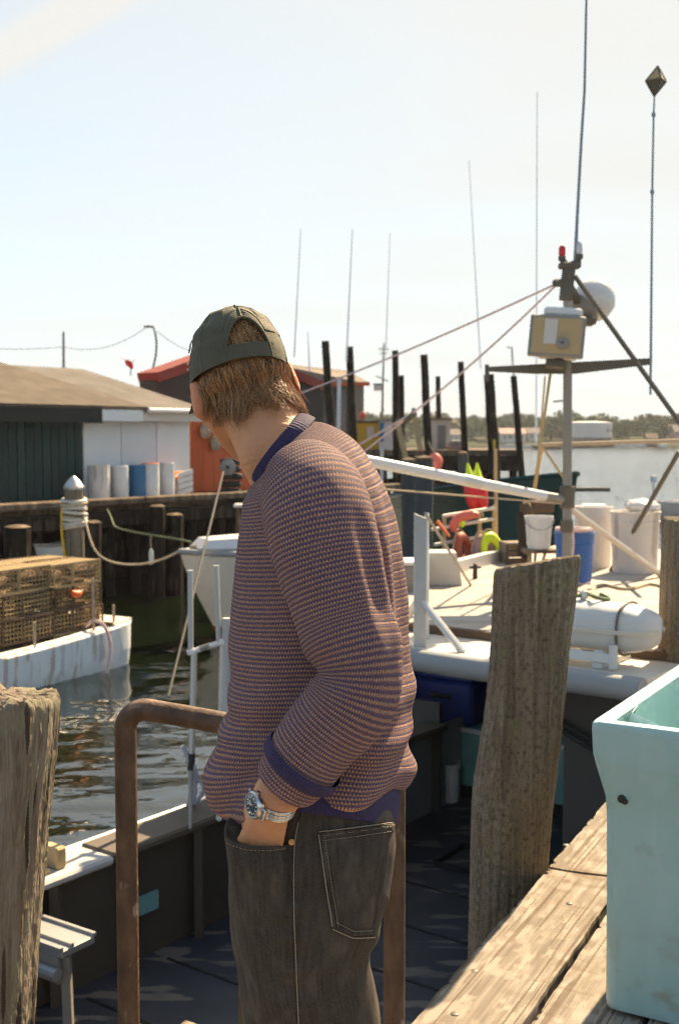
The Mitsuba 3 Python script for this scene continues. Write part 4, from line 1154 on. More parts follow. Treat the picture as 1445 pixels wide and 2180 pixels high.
obj('gunwale', box(nb_(1.17, 2.66, GZ + 0.025), (2.15, 0.22, 0.055), NR, 0.015), 'm_bulwark', boat)
obj('rub_strip', tube(np.array([nb_(-5.4, 2.79, GZ), nb_(-1.0, 2.79, GZ + 0.01), nb_(2.0, 2.80, GZ + 0.01)]), 0.045, 8), 'm_wornwhite', boat)
for k in range(9):
    s_ = -4.6 + 0.56 * k
    obj('rib', beam(nb_(s_, 2.56, DZ), nb_(s_, 2.56, GZ), 0.05, 0.10), 'm_bulwark' if k % 2 else 'm_brown_wall', boat)
def on_port(px, py, t_):
    d_ = ray(px, py)
    k_ = (np.dot(NO, NP_) + t_) / np.dot(d_, NP_)
    return d_ * k_ + V3(0, 0, EYE)


fa, fb_ = on_port(292, 1952, 2.58), on_port(338, 1898, 2.58)
fs0, fs1 = np.dot(fa - NO, NA), np.dot(fb_ - NO, NA)
obj('freeing_port', box(nb_((fs0 + fs1) / 2, 2.592, (fa[2] + fb_[2]) / 2), (fs1 - fs0, 0.02, 0.11), NR), 'm_teal', boat, label='small pale green freeing port at deck level')
q = nb_(-1.76, 2.62, GZ + 0.045)
key = thing('gunwale_block', 'pale wooden block with a white strip bolted on the sunlit gunwale', 'block')
obj('block', box(q + V3(0, 0, 0.06), (0.07, 0.14, 0.12), NR, 0.01), 'm_trap_wire', key)
obj('strip', box(q - NA * 0.36 + NP_ * 0.05 + V3(0, 0, 0.03), (0.58, 0.05, 0.07), NR, 0.01), 'm_dull_white', key)
obj('pad', box(q - NA * 0.33 - NP_ * 0.02 + V3(0, 0, 0.012), (0.5, 0.1, 0.025), NR), 'm_trap_wire', key)
# hatch outline on deck
hc = on(955, 1832, DZ + 0.02)
obj('hatch', [beam(a_, b_, 0.03, 0.03) for a_, b_ in zip(*(lambda c4: (c4, c4[1:] + c4[:1]))([on(925, 1838, DZ + 0.02), on(985, 1800, DZ + 0.02), on(1060, 1822, DZ + 0.02), on(1020, 1860, DZ + 0.02)]))], 'm_black', boat)
# aluminium bench at the lower left
key = thing('aluminium_bench', 'low aluminium bench with a grooved top at the lower left, behind the split piling', 'bench')
q0, q1 = at(138, 2006, 5.6), at(60, 1990, 5.75)
ax_ = q1 - q0
Rq = basis(V3(0, 0, 1), (ax_[1], -ax_[0], 0))
cq = (q0 + q1) / 2 + ax_ * 1.0
L_ = np.linalg.norm(ax_[:2]) * 3
Rax = frame(ax_[:2])
obj('top', box(cq + Rax @ V3(-0.0, -0.09, -0.02), (L_, 0.22, 0.04), Rax, 0.006), 'm_aluminium', key)
obj('lip', [box(cq + Rax @ V3(0, d_, 0.006), (L_, 0.02, 0.02), Rax) for d_ in (0.02, -0.05, -0.2)], 'm_aluminium', key)
obj('apron', box(cq + Rax @ V3(0.01, 0.0, -0.1), (L_ - 0.06, 0.02, 0.16), Rax), 'm_grey_metal', key)
obj('edge_tube', tube(np.array([cq + Rax @ V3(-L_ / 2 + 0.02, 0.03, -0.12), cq + Rax @ V3(L_ / 2, 0.03, -0.12)]), 0.032, 10), 'm_aluminium', key)
for d_ in (-L_ / 2 + 0.05, L_ / 2 - 0.1):
    obj('leg', beam(cq + Rax @ V3(d_, -0.05, -0.06), cq + Rax @ V3(d_ - 0.02, -0.05, DZ - cq[2]), 0.045, 0.045, (0, -1, 0)), 'm_grey_metal', key)

# shelter under the roof
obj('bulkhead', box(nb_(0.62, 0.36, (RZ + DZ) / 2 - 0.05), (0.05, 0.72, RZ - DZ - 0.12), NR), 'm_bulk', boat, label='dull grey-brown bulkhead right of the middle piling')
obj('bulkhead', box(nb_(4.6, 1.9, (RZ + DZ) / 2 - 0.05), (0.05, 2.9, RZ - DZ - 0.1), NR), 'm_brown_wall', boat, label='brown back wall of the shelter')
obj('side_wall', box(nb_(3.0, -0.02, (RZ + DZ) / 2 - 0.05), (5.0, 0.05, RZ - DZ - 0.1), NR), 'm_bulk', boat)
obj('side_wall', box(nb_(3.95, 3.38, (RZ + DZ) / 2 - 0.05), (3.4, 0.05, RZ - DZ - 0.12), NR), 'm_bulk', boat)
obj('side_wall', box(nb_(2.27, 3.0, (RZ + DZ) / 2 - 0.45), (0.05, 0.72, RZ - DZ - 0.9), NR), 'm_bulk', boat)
obj('deck', box(nb_(3.95, 3.0, DZ - 0.043), (3.4, 0.74, 0.078), NR), 'm_bluedeck', boat)
obj('hull', box(nb_(3.95, 3.06, (DZ + WATER) / 2 - 0.3), (3.44, 0.72, DZ - WATER + 0.4), NR), 'm_hull_grey', boat)
bq = on(960, 1690, DZ)
rel = bq - NO
bs, bt_ = np.dot(rel, NA), np.dot(rel, NP_)
obj('bench', box(nb_(bs + 0.35, bt_ - 0.32, DZ + 0.30), (0.7, 1.6, 0.60), NR, 0.01), 'm_teal', boat, label='teal painted bench under the roof')
obj('bench_edge', beam(nb_(bs - 0.012, bt_ + 0.48, DZ + 0.585), nb_(bs - 0.012, bt_ - 1.12, DZ + 0.585), 0.03, 0.035), 'm_wornwhite', boat)
obj('kick_board', box(nb_(bs - 0.004, bt_ - 0.32, DZ + 0.05), (0.02, 1.6, 0.1), NR), 'm_black', boat)
key = thing('blue_fish_box', 'dark blue fish box with a lid standing on the teal bench under the roof', 'box')
cx_ = nb_(bs + 0.27, bt_ + 0.12, DZ + 0.60)
obj('body', box(cx_ + V3(0, 0, 0.19), (0.5, 0.62, 0.38), NR, 0.03), 'm_deep_blue', key)
obj('lid', box(cx_ + V3(0, 0, 0.42), (0.54, 0.66, 0.07), NR, 0.025), 'm_deep_blue', key)
obj('handle', box(cx_ - NA * 0.265 + V3(0, 0, 0.25), (0.03, 0.2, 0.05), NR, 0.01), 'm_black', key)
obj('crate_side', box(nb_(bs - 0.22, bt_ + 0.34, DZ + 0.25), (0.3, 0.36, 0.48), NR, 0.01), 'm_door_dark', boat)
key = thing('white_bucket', 'dull white bucket on the deck in the shade under the roof', 'bucket')
c = on(952, 1704, DZ)
rb_ = 0.104
obj('pail', lathe([(0.01, 0.005), (rb_ * 0.9, 0.0), (rb_ * 1.0, 0.30), (rb_ * 1.07, 0.305), (rb_ * 1.07, 0.33), (rb_ * 0.97, 0.33), (rb_ * 0.9, 0.05), (0.01, 0.04)], c, n=28), 'm_pail', key, smooth=35)
obj('bail', tube(np.stack([c[0] + rb_ * 1.06 * np.cos(np.linspace(0, np.pi, 16)), c[1] - 0.05 * np.sin(np.linspace(0, np.pi, 16)) - 0.02, c[2] + 0.31 - 0.10 * np.sin(np.linspace(0, np.pi, 16))], -1), 0.004, 5), 'm_grey_metal', key)
q = nb_(0.58, 0.3, 0)
for k in range(2):
    single('cable', tube(curve([nb_(0.55, 0.95, RZ - 0.30 - 0.05 * k), nb_(0.54, 0.55, RZ - 0.50 - 0.05 * k), nb_(0.53, 0.2, RZ - 0.56 - 0.05 * k), nb_(0.5, -0.0, RZ - 0.54)], 20), 0.014, 6), 'm_black', ('upper' if k == 0 else 'lower') + ' black cable drooping across the grey-brown bulkhead', 'cable')

# the roof
roofP_ = [(0, -0.02), (0, 2.78), (2.4, 3.0), (5.0, 3.55), (6.6, 3.8), (6.6, 0.0)]
obj('roof', prism(roofP_, 0.09, NR, nb_(0, 0, RZ - 0.09)), 'm_cream', boat)
obj('roof_mat', prism([(0.62, 0.02), (0.62, 2.70), (2.4, 2.88), (5.0, 3.4), (6.5, 3.65), (6.5, 0.1)], 0.055, NR, nb_(0, 0, RZ + 0.004)), 'm_roofdeck', boat, label='raised sun-bleached walking surface of the roof')
obj('mat_edge', beam(nb_(0.605, 0.02, RZ + 0.028), nb_(0.605, 2.70, RZ + 0.028), 0.02, 0.05), 'm_brown_wall', boat)
obj('roof_edge', tube(np.array([nb_(-0.02, t_, RZ - 0.045 + 0.004 * math.sin(t_ * 5)) for t_ in np.linspace(-0.03, 2.78, 24)]), 0.068, 14), 'm_hull_grey', boat, smooth=60, label='rounded pale grey bumper along the roof edge')
obj('roof_side_edge', tube(np.array([nb_(a_, b_ + 0.02, RZ - 0.045) for a_, b_ in roofP_[1:5]]), 0.055, 10), 'm_hull_grey', boat, smooth=60)
obj('roof_beam', [box(nb_(s_, 1.4, RZ - 0.16), (0.08, 2.6, 0.14), NR) for s_ in (1.2, 3.4)], 'm_bulk', boat)

# stanchion with its two struts at the roof edge
st0 = on(893, 1376, RZ)
stt = at(893, 1093, st0[1])
obj('stanchion', [prism([(-0.036, 0), (0.036, 0), (0.036, stt[2] - st0[2] - 0.03), (-0.036, stt[2] - st0[2])], 0.07, np.array([[1, 0, 0], [0, 0, 1], [0, 1, 0.0]]), st0 - V3(0, 0.035, 0))], 'm_dull_white', boat, label='white stanchion with two struts at the roof edge')
m_ = st0 + V3(0, 0, 0.30)
obj('strut', rod(m_, on(985, 1390, RZ), 0.024, n=8), 'm_galv', f'{boat}__stanchion')
obj('strut', rod(m_, on(850, 1338, RZ), 0.024, n=8), 'm_galv', f'{boat}__stanchion')
obj('rear_post', rod(at(908, 1092, 7.6), on(908, 1360, RZ), 0.016, n=8), 'm_wornwhite', boat)
obj('stay', tube(np.array([at(905, 1093, 7.3), on(1002, 1246, RZ + 0.06)]), 0.011, 6), 'm_grey_metal', boat)

# mast, spreaders, stays
MD = 9.5
mb, mt = on(1206, 1269, RZ), at(1211, 560, MD)
mb = at(1206, 1269, MD)
obj('mast', tube(np.array([mb - V3(0, 0, 0.02), at(1207, 1060, MD), at(1208, 790, MD), at(1210, 640, MD)]), [0.04, 0.038, 0.036, 0.034], 14), 'm_grey_metal', boat, smooth=50)
obj('mast_top', [beam(at(1203, 640, MD), at(1212, 560, MD), 0.10, 0.06, (0, -1, 0), 0.01), beam(at(1218, 560, MD), at(1204, 606, MD), 0.05, 0.07, (0, -1, 0), 0.01), box(at(1212, 565, MD), (0.17, 0.1, 0.05), None, 0.01)], 'm_dark_metal', f'{boat}__mast')
obj('mast_collar', lathe([(0.055, -0.09), (0.062, -0.08), (0.062, 0.08), (0.055, 0.09)], at(1207, 1058, MD), n=16), 'm_dark_metal', f'{boat}__mast')
obj('mast_collar', lathe([(0.05, -0.05), (0.055, 0), (0.05, 0.05)], at(1206, 1120, MD), n=16), 'm_dark_metal', f'{boat}__mast')
L0, L1, R0 = at(1036, 781, MD), at(1208, 778, MD), at(1383, 768, MD)
cb = prism([(0, 0), (np.linalg.norm(L1 - L0), 0.035), (np.linalg.norm(R0 - L0), 0.07), (np.linalg.norm(R0 - L0), 0.018), (np.linalg.norm(L1 - L0) + 0.06, -0.055), (np.linalg.norm(L1 - L0) - 0.25, -0.055), (0, -0.035)], 0.05, np.array([[1, 0, 0], [0, 0, 1], [0, 1, 0.0]]), L0 - V3(0, 0.025, 0))
obj('crossbar', cb, 'm_dark_metal', f'{boat}__mast', label='long dark tapered crossbar below the spotlight box')
obj('crossbar_end', beam(at(1036, 776, MD), at(1037, 812, MD), 0.03, 0.04, (0, -1, 0)), 'm_dark_metal', f'{boat}__mast')
obj('step_pin', rod(at(1177, 855, MD), at(1207, 852, MD), 0.008, n=6), 'm_dark_metal', f'{boat}__mast')
sb0, sb1 = at(1150, 947, MD + 0.05), at(1446, 938, MD + 0.05)
obj('spreader', [tube(np.array([sb0, sb1]), 0.016, 8)], 'm_rope_tan', f'{boat}__mast', label='slim lower spreader bar at the level of the far shore')
stays = [((1172, 790), (1150, 945), MD, MD + 0.05, 0.012), ((1150, 945), (1200, 1018), MD + 0.05, MD, 0.011), ((1153, 945), (1136, 1048), MD + 0.05, MD + 0.6, 0.017), ((1160, 800), (1140, 1045), MD + 0.3, MD + 0.6, 0.008)]
for a_, b_, d0, d1, r in stays:
    obj('stay', rod(at(*a_, d0), at(*b_, d1), r, n=6), 'm_trap_wire', boat)
obj('back_stay', rod(at(1224, 588, MD), at(1452, 908, MD - 0.6), 0.020, n=8), 'm_dark_metal', boat)
obj('back_stay', rod(at(1446, 960, MD + 0.4), on(1300, 1215, RZ + 0.06), 0.020, n=8), 'm_dark_metal', boat)
obj('brace', rod(at(1213, 1082, MD), on(1412, 1228, RZ + 0.06), 0.028, n=8), 'm_cream', boat, label='pale diagonal brace from the mast foot to the right')
# boom
bl, br = at(770, 979, 8.6), at(1160, 1056, 9.4)
obj('boom', tube(np.array([at(640, 953, 8.3), bl, at(970, 1018, 9.0), at(1008, 1027, 9.07), br]), [0.043, 0.043, 0.043, 0.043, 0.038], 16), 'm_gelcoat', boat, smooth=50, label='long white boom pipe running left from the mast')
obj('boom_joint', rod(at(1150, 1054, 9.38), at(1205, 1064, MD), 0.034, 0.04, 12), 'm_grey_metal', boat)
obj('boom_sleeve', rod(at(985, 1021, 9.03), at(1022, 1029, 9.09), 0.0455, n=16), 'm_galv', boat)
obj('boom_wire', tube(sag(at(800, 1040, 8.7), at(1195, 1072, 9.45), 0.0), 0.007, 5), 'm_rope_tan', boat)
# radar dome, lamp box, lights
key = thing('radar_dome', 'white radar dome with a brown-shaded bracket behind the mast head', 'radar')
q = at(1262, 640, MD + 0.35)
obj('dome', lathe([(0.01, -0.10), (0.12, -0.10), (0.165, -0.06), (0.178, 0.01), (0.16, 0.09), (0.11, 0.15), (0.05, 0.178), (0.01, 0.182)], q, (0.75, 0.2, 0.63), 36), 'm_gelcoat', key, smooth=60)
obj('base', lathe([(0.01, -0.20), (0.10, -0.20), (0.14, -0.16), (0.15, -0.10), (0.01, -0.09)], q, (0.75, 0.2, 0.63), 30), 'm_grey_metal', key, smooth=40)
obj('bracket', [beam(at(1208, 690, MD + 0.1), at(1210, 600, MD + 0.05), 0.06, 0.10, (0, -1, 0)), box(at(1238, 686, MD + 0.2), (0.2, 0.2, 0.05), None, 0.01), beam(at(1212, 610, MD + 0.1), at(1240, 660, MD + 0.3), 0.05, 0.05)], 'm_dark_metal', key)
key = thing('flood_lamp', 'square box flood lamp with a dull brownish face mounted on the crossbar', 'lamp')
q = at(1185, 716, MD - 0.25)
Rl = rotz(-0.20) @ np.array([[1, 0, 0], [0, math.cos(-0.18), -math.sin(-0.18)], [0, math.sin(-0.18), math.cos(-0.18)]]) @ np.array([[math.cos(0.08), 0, math.sin(0.08)], [0, 1, 0], [-math.sin(0.08), 0, math.cos(0.08)]])
obj('housing', box(q + Rl @ V3(0.01, 0.17, 0.035), (0.38, 0.30, 0.31), Rl, 0.05), 'm_gelcoat', key)
obj('bezel', box(q, (0.43, 0.05, 0.335), Rl, 0.012), 'm_grey_metal', key)
obj('reflector', box(q + Rl @ V3(0, -0.024, 0), (0.38, 0.012, 0.285), Rl), 'm_trap_wire', key)
obj('top_cover', box(q + Rl @ V3(0.03, 0.10, 0.205), (0.30, 0.20, 0.075), Rl, 0.02), 'm_gelcoat', key)
obj('lamp_hub', lathe([(0.05, 0), (0.045, 0.03), (0.01, 0.035)], q + Rl @ V3(0.05, -0.03, -0.06), Rl @ V3(0, -1, 0), 14), 'm_grey_metal', key)
obj('panel_bar', box(q + Rl @ V3(-0.05, -0.03, 0.03), (0.1, 0.012, 0.2), Rl), 'm_cream', key)
obj('foot', [box(q + Rl @ V3(0.0, 0.12, -0.19), (0.14, 0.1, 0.06), Rl), rod(at(1190, 762, MD - 0.1), at(1192, 778, MD), 0.03, n=8)], 'm_dark_metal', key)
key = thing('red_light', 'small red navigation light on top of the mast', 'light')
q = at(1196, 546, MD)
obj('lens', lathe([(0.022, 0), (0.028, 0.02), (0.027, 0.07), (0.018, 0.085), (0.01, 0.087)], q, n=16), 'm_red', key, smooth=50)
obj('base', [lathe([(0.01, -0.03), (0.03, -0.03), (0.03, 0.002), (0.01, 0.003)], q, n=14), beam(q - V3(0, 0, 0.02), at(1208, 566, MD), 0.04, 0.03, (0, -1, 0))], 'm_dark_metal', key)
key = thing('white_light', 'small white masthead light beside the tall aerial', 'light')
q = at(1232, 541, MD)
obj('lens', lathe([(0.024, 0), (0.03, 0.03), (0.026, 0.08), (0.01, 0.10)], q, n=16), 'm_gelcoat', key, smooth=50)
obj('base', [lathe([(0.01, -0.035), (0.034, -0.035), (0.034, 0.0), (0.01, 0.001)], q, n=14), beam(q - V3(0, 0, 0.06), at(1212, 564, MD), 0.05, 0.03, (0, -1, 0)), rod(q - V3(0, 0, 0.1), q, 0.02, n=8)], 'm_dark_metal', key)
single('tall_aerial', tube(np.array([at(1224, 556, MD), at(1229, 450, MD), at(1237, 300, MD), at(1244, 190, MD), at(1249, -60, MD)]), [0.016, 0.013, 0.012, 0.011, 0.009], 7), 'm_whip', 'tall blue-grey whip aerial rising from the mast head out of the picture', 'aerial')
key = thing('reflector_pole', 'thin pole with a diamond radar reflector, at the right end of the crossbar', 'reflector')
D_ = MD - 0.02
obj('pole', tube(np.array([at(1384, 840, D_), at(1385, 770, D_), at(1388, 410, D_), at(1391, 243, D_), at(1393, 198, D_)]), [0.010, 0.011, 0.009, 0.008, 0.006], 8), 'm_whip', key)
for xy in ((1391, 243), (1388, 408)):
    obj('joint', lathe([(0.01, -0.02), (0.017, -0.01), (0.017, 0.01), (0.01, 0.02)], at(*xy, D_), n=8), 'm_whip', key)
cq = at(1396, 172, D_)
ov = np.array([(0, 0, 0.118), (0, 0, -0.118), (0.086, 0.02, 0.012), (-0.086, -0.02, -0.012), (0.018, -0.085, 0.0), (-0.018, 0.085, 0.0)])
tilt = np.array([[math.cos(0.10), 0, math.sin(0.10)], [0, 1, 0], [-math.sin(0.10), 0, math.cos(0.10)]])
ov = ov @ tilt.T + cq
pl = []
for a_, b_ in ((2, 4), (4, 3), (3, 5), (5, 2)):
    pl.append(solid_sheet(np.array([[ov[0], ov[0] * 0.98 + ov[a_] * 0.02], [ov[b_], ov[a_]]]), 0.004))
scene_faces = [(0, 2, 4), (0, 4, 3), (0, 3, 5), (0, 5, 2)]
lowf = [(1, 4, 2), (1, 3, 4), (1, 5, 3), (1, 2, 5)]
for fs_, mt_ in ((scene_faces, 'm_trap_wire'), (lowf, 'm_dark_metal')):
    for f_ in fs_:
        obj('plate', tm(ov[list(f_)], [(0, 1, 2)]), mt_, key, smooth=False)
obj('edge', [rod(ov[a_], ov[b_], 0.007, n=6) for a_, b_ in ((0, 2), (0, 3), (0, 4), (1, 2), (1, 3), (1, 4), (2, 4), (4, 3), (3, 5), (5, 2))], 'm_dark_metal', key)
hl = at(1188, 602, MD)
obj('mast_block', [box(hl, (0.09, 0.06, 0.06), None, 0.015), box(hl + V3(0.05, 0, 0.03), (0.05, 0.05, 0.05), None, 0.01)], 'm_dark_metal', boat)
single('stay_rope', tube(sag(hl, at(560, 866, 14), 0.04), 0.0095, 6), 'm_rope_pink', 'upper pinkish stay rope from the mast head down to the left behind the man\'s ear', 'rope')
ra, rb2 = at(880, 878, 9.9), at(866, 898, 9.95)
single('stay_rope', tube(np.vstack([sag(hl, ra, 0.03), sag(ra, at(700, 985, 11), 0.0)]), 0.0095, 6), 'm_rope_pink', 'lower pinkish stay rope from the mast head, passing a wooden block', 'rope')
single('stay_rope', tube(sag(at(884, 876, 9.9), at(770, 965, 10.6), 0.0), 0.0095, 6), 'm_rope_pink', 'short parallel stay rope below the wooden block', 'rope')
single('rope_block', box((ra + rb2) / 2, (0.05, 0.05, 0.13), basis(V3(0.6, 0, 0.6)), 0.01), 'm_dark_metal', 'small dark wooden block on the two stay ropes', 'block')

# white pipe frame on the port gunwale, left of the man
key = thing('pipe_rack', 'white pipe rack with a short crosspiece on the port gunwale, left of the man', 'rack')
PD = 7.35
gq = lambda px, py: at(px, py, PD)
obj('upright', [rod(gq(406, 1386), gq(405, 1217), 0.017, n=10), rod(gq(405, 1217), gq(405, 1214), 0.019, n=10)], 'm_dull_white', key)
obj('upright', [rod(gq(466, 1372), gq(460, 1206), 0.017, n=10), rod(gq(460, 1207), gq(460, 1204), 0.019, n=10)], 'm_dull_white', key)
obj('lower_post', rod(gq(408, 1608), gq(413, 1388), 0.019, n=10), 'm_galv', key)
obj('lower_post', rod(gq(466, 1740), gq(474, 1374), 0.019, n=10), 'm_galv', key)
obj('back_post', rod(gq(481, 1735), gq(482, 1316), 0.028, n=10), 'm_dull_white', key)
obj('crosspiece', [rod(gq(399, 1391), gq(476, 1366), 0.018, n=10), box(gq(411, 1388), (0.05, 0.05, 0.045), None, 0.012), box(gq(474, 1367), (0.05, 0.05, 0.045), None, 0.012)], 'm_white_trim', key)
obj('band', rod(gq(426, 1382), gq(446, 1375), 0.0195, n=10), 'm_grey_metal', key)
obj('ferrule', rod(gq(406, 1640), gq(408, 1604), 0.023, n=10), 'm_black', key)
obj('foot', rod(on(405, 1766, GZ + 0.04), gq(406, 1640), 0.011, 0.016, n=8), 'm_grey_metal', key)
obj('foot', rod(on(466, 1742, GZ + 0.04), gq(466, 1735), 0.02, n=8), 'm_galv', key)
single('tangled_line', join([tube(curve([gq(388, 1588), gq(400, 1612), gq(409, 1650), gq(414, 1690), gq(402, 1720), gq(392, 1748), gq(408, 1770)], 30), 0.016, 7), tube(curve([gq(402, 1618), gq(416, 1660), gq(404, 1700), gq(400, 1735), gq(408, 1765), gq(412, 1800), gq(418, 1818)], 30), 0.016, 7),
                             tube(curve([gq(412, 1660), gq(420, 1705), gq(408, 1712), gq(404, 1690)], 16), 0.013, 7), tube(curve([gq(384, 1760), gq(398, 1742), gq(405, 1738), gq(420, 1752)], 16), 0.014, 7)]), 'm_rope_blue', 'grey-blue tangled line knotted round the foot of the white pipe frame', 'rope', smooth=50)
single('tangled_line', join([tube(curve([gq(345, 1752), gq(372, 1752), gq(396, 1748), gq(406, 1735)], 16), 0.014, 6), tube(curve([gq(404, 1718), gq(418, 1745), gq(432, 1762)], 12), 0.012, 6)]), 'm_yellow', 'orange-yellow line lying across the gunwale below the pipe frame', 'rope', smooth=50)
single('gaff_pole', rod(at(358, 1484, 8.6), at(475, 1005, 12.0), 0.009, 0.012, 8), 'm_bulk', 'thin pale pole leaning from the water up towards the hauler disc', 'pole')

# ------------------------------------------------------------------ things standing on the roof
ZM = RZ + 0.06                                    # top of the walking surface


def big_tub(px0, px1, yb, ytop, D, label, lid=True):
    c = at((px0 + px1) / 2, yb, D)
    c[2] = ZM
    r = (px1 - px0) / FOC * D / 2
    h = at(px0, ytop, D)[2] - ZM
    key = thing('white_tub', label, 'tub')
    obj('tub', lathe([(r * 0.88, 0), (r * 0.9, 0.01), (r * 0.965, h * 0.82), (r, h * 0.825), (r, h * 0.845), (r * 0.97, h * 0.85), (r * 0.985, h * 0.97), (r * 1.02, h * 0.975), (r * 1.02, h), (r * 0.94, h), (r * 0.85, 0.05), (0.01, 0.04)], c, n=40), 'm_tub', key, smooth=35)
    return key, c, r, h


k1, c1, r1, h1 = big_tub(1222, 1302, 1226, 1078, 11.1, 'white tub at the back, directly right of the mast, with netting heaped in it')
obj('netting', box(c1 + V3(0, 0, h1 - 0.02), (r1 * 1.5, r1 * 1.5, 0.08), None, 0.035), 'm_wornwhite', k1)
k2, c2, r2, h2 = big_tub(1298, 1402, 1238, 1088, 10.65, 'larger white tub, rightmost on the roof, with a pale bag on top')
obj('lid_rim', lathe([(r2 * 0.94, h2 - 0.03), (r2 * 0.3, h2 - 0.01), (0.01, h2 - 0.01)], c2, n=30), 'm_wornwhite', k2)
key = thing('pale_bag', 'crumpled pale bag lying on the larger white tub', 'bag')
bm = trimesh.creation.icosphere(3)
bv = np.asarray(bm.vertices) * V3(0.17, 0.14, 0.06)
bv += (meshkit.fbm(bv * 14, 3, 2)[:, None] - 0.5) * 0.06
obj('cloth', tm(bv + c2 + V3(0.06, 0, h2 + 0.045), bm.faces), 'm_gelcoat', key, smooth=True)
obj('tie', tube(np.stack([c2[0] - 0.09 + 0.03 * np.cos(np.linspace(0, 6.28, 14)), 0 * np.linspace(0, 1, 14) + c2[1] - 0.09, c2[2] + h2 + 0.06 + 0.03 * np.sin(np.linspace(0, 6.28, 14))], -1), 0.006, 5), 'm_rope_grey', key)
key = thing('blue_barrel_tub', 'blue plastic barrel with a reddish rim of rope, behind the mast foot', 'barrel')
c = at(1221, 1252, 9.95)
c[2] = ZM
r, h = 0.165, at(1221, 1132, 9.95)[2] - ZM
obj('drum', lathe([(r * 0.86, 0), (r * 0.9, 0.02), (r * 0.95, h * 0.76), (r * 1.02, h * 0.77), (r * 1.02, h * 0.79), (r * 0.99, h * 0.80), (r * 1.03, h * 0.97), (r * 1.05, h), (r * 0.96, h), (r * 0.85, 0.04), (0.01, 0.04)], c, n=36), 'm_blue_tub', key, smooth=35)
ang = np.linspace(0, 4 * np.pi, 60)
obj('rope_coil', tube(np.stack([c[0] + (r * 0.86 + 0.015 * np.sin(3 * ang)) * np.cos(ang), c[1] + (r * 0.86 + 0.015 * np.sin(3 * ang)) * np.sin(ang), c[2] + h + 0.006 + 0.012 * ang / 6], -1), 0.014, 6), 'm_rope_pink', key)
obj('rope_tail', tube(curve([c + V3(-0.05, -r * 1.0, h + 0.02), c + V3(-0.045, -r * 1.1, h - 0.1), c + V3(-0.05, -r * 1.02, h * 0.35), c + V3(-0.02, -r * 0.98, 0.03), c + V3(0.10, -r * 1.25, 0.012)], 20), 0.010, 6), 'm_rope_pink', key)
# life raft canister in its cradle
key = thing('liferaft_canister', 'white life raft canister in a low cradle on the roof edge', 'life raft')
ra_, rb_2 = nb_(0.36, 0.02, RZ + 0.212), nb_(0.36, 1.0, RZ + 0.212)
n_ = 40
ax = (rb_2 - ra_) / np.linalg.norm(rb_2 - ra_)
side = NA
sv = np.linspace(0, 1, 34)
prof = np.minimum(1, (1 - np.abs(2 * sv - 1) ** 5)) ** 0.42
rings = []
for s_, f_ in zip(sv, prof):
    a_ = np.linspace(0, 2 * np.pi, n_, endpoint=False)
    rib = 1 + 0.02 * np.sin(s_ * 40) * (np.sin(a_) > 0.2)
    rings.append((ra_ + (rb_2 - ra_) * s_)[None] + (np.sign(np.cos(a_)) * np.abs(np.cos(a_)) ** 0.8 * 0.165 * f_)[:, None] * side + (np.sign(np.sin(a_)) * np.abs(np.sin(a_)) ** 0.8 * 0.140 * f_ * rib)[:, None] * V3(0, 0, 1))
obj('shell', grid(np.array(rings), True), 'm_raft_white', key, smooth=60)
fl = []
for s_, f_ in zip(sv, prof):
    a_ = np.linspace(0, 2 * np.pi, 8, endpoint=False)
    c_ = ra_ + (rb_2 - ra_) * s_ + V3(0, 0, -0.012)
    fl.append(np.stack([c_ + side * sg * (0.17 * f_ + 0.022) for sg in (-1, 1)] + [c_ + side * sg * (0.17 * f_ + 0.022) + V3(0, 0, 0.022) for sg in (1, -1)], 0))
obj('flange', grid(np.array(fl), True), 'm_cream', key, smooth=False)
for s_ in (0.2, 0.72):
    a_ = np.linspace(0, 2 * np.pi, 36)
    c_ = ra_ + (rb_2 - ra_) * s_
    obj('strap', tube(np.array([c_ + side * np.sign(math.cos(x)) * abs(math.cos(x)) ** 0.8 * 0.172 + V3(0, 0, np.sign(math.sin(x)) * abs(math.sin(x)) ** 0.8 * 0.148) for x in a_]), 0.007, 6), 'm_dark_metal', key)
for s_ in (0.3, 0.62):
    c_ = ra_ + (rb_2 - ra_) * s_
    obj('cradle', [box(c_ + V3(0, 0, -0.172) - side * 0.16, (0.04, 0.05, 0.12), NR), box(c_ + V3(0, 0, -0.172) + side * 0.16, (0.04, 0.05, 0.12), NR), box(c_ + V3(0, 0, -0.192), (0.4, 0.06, 0.03), NR)], 'm_wornwhite', key)
c_ = ra_ + (rb_2 - ra_) * 0.46 - side * 0.19 + V3(0, 0, -0.145)
obj('cradle_rail', [box(c_, (0.04, 0.5, 0.05), NR), box(c_ + NP_ * -0.25 + V3(0, 0, 0.01), (0.05, 0.03, 0.13), NR)], 'm_wornwhite', key)
c_ = ra_ + (rb_2 - ra_) * 0.46 + V3(0, 0, 0.15)
obj('release_light', [lathe([(0.01, 0.05), (0.024, 0.04), (0.026, 0.0), (0.01, -0.01)], c_ + NP_ * 0.02, n=12)], 'm_gelcoat', key, smooth=50)
obj('painter_line', tube(curve([c_ + NP_ * 0.12, c_ + NP_ * 0.05 - NA * 0.06 + V3(0, 0, 0.015), c_ + V3(0, 0, 0.02) + NA * 0.03, c_ - NP_ * 0.06 - NA * 0.04 + V3(0, 0, 0.02), c_ - NP_ * 0.12 + NA * 0.03, c_ - NP_ * 0.08 + V3(0, 0, 0.03)], 24), 0.012, 6), 'm_rope_green', key)
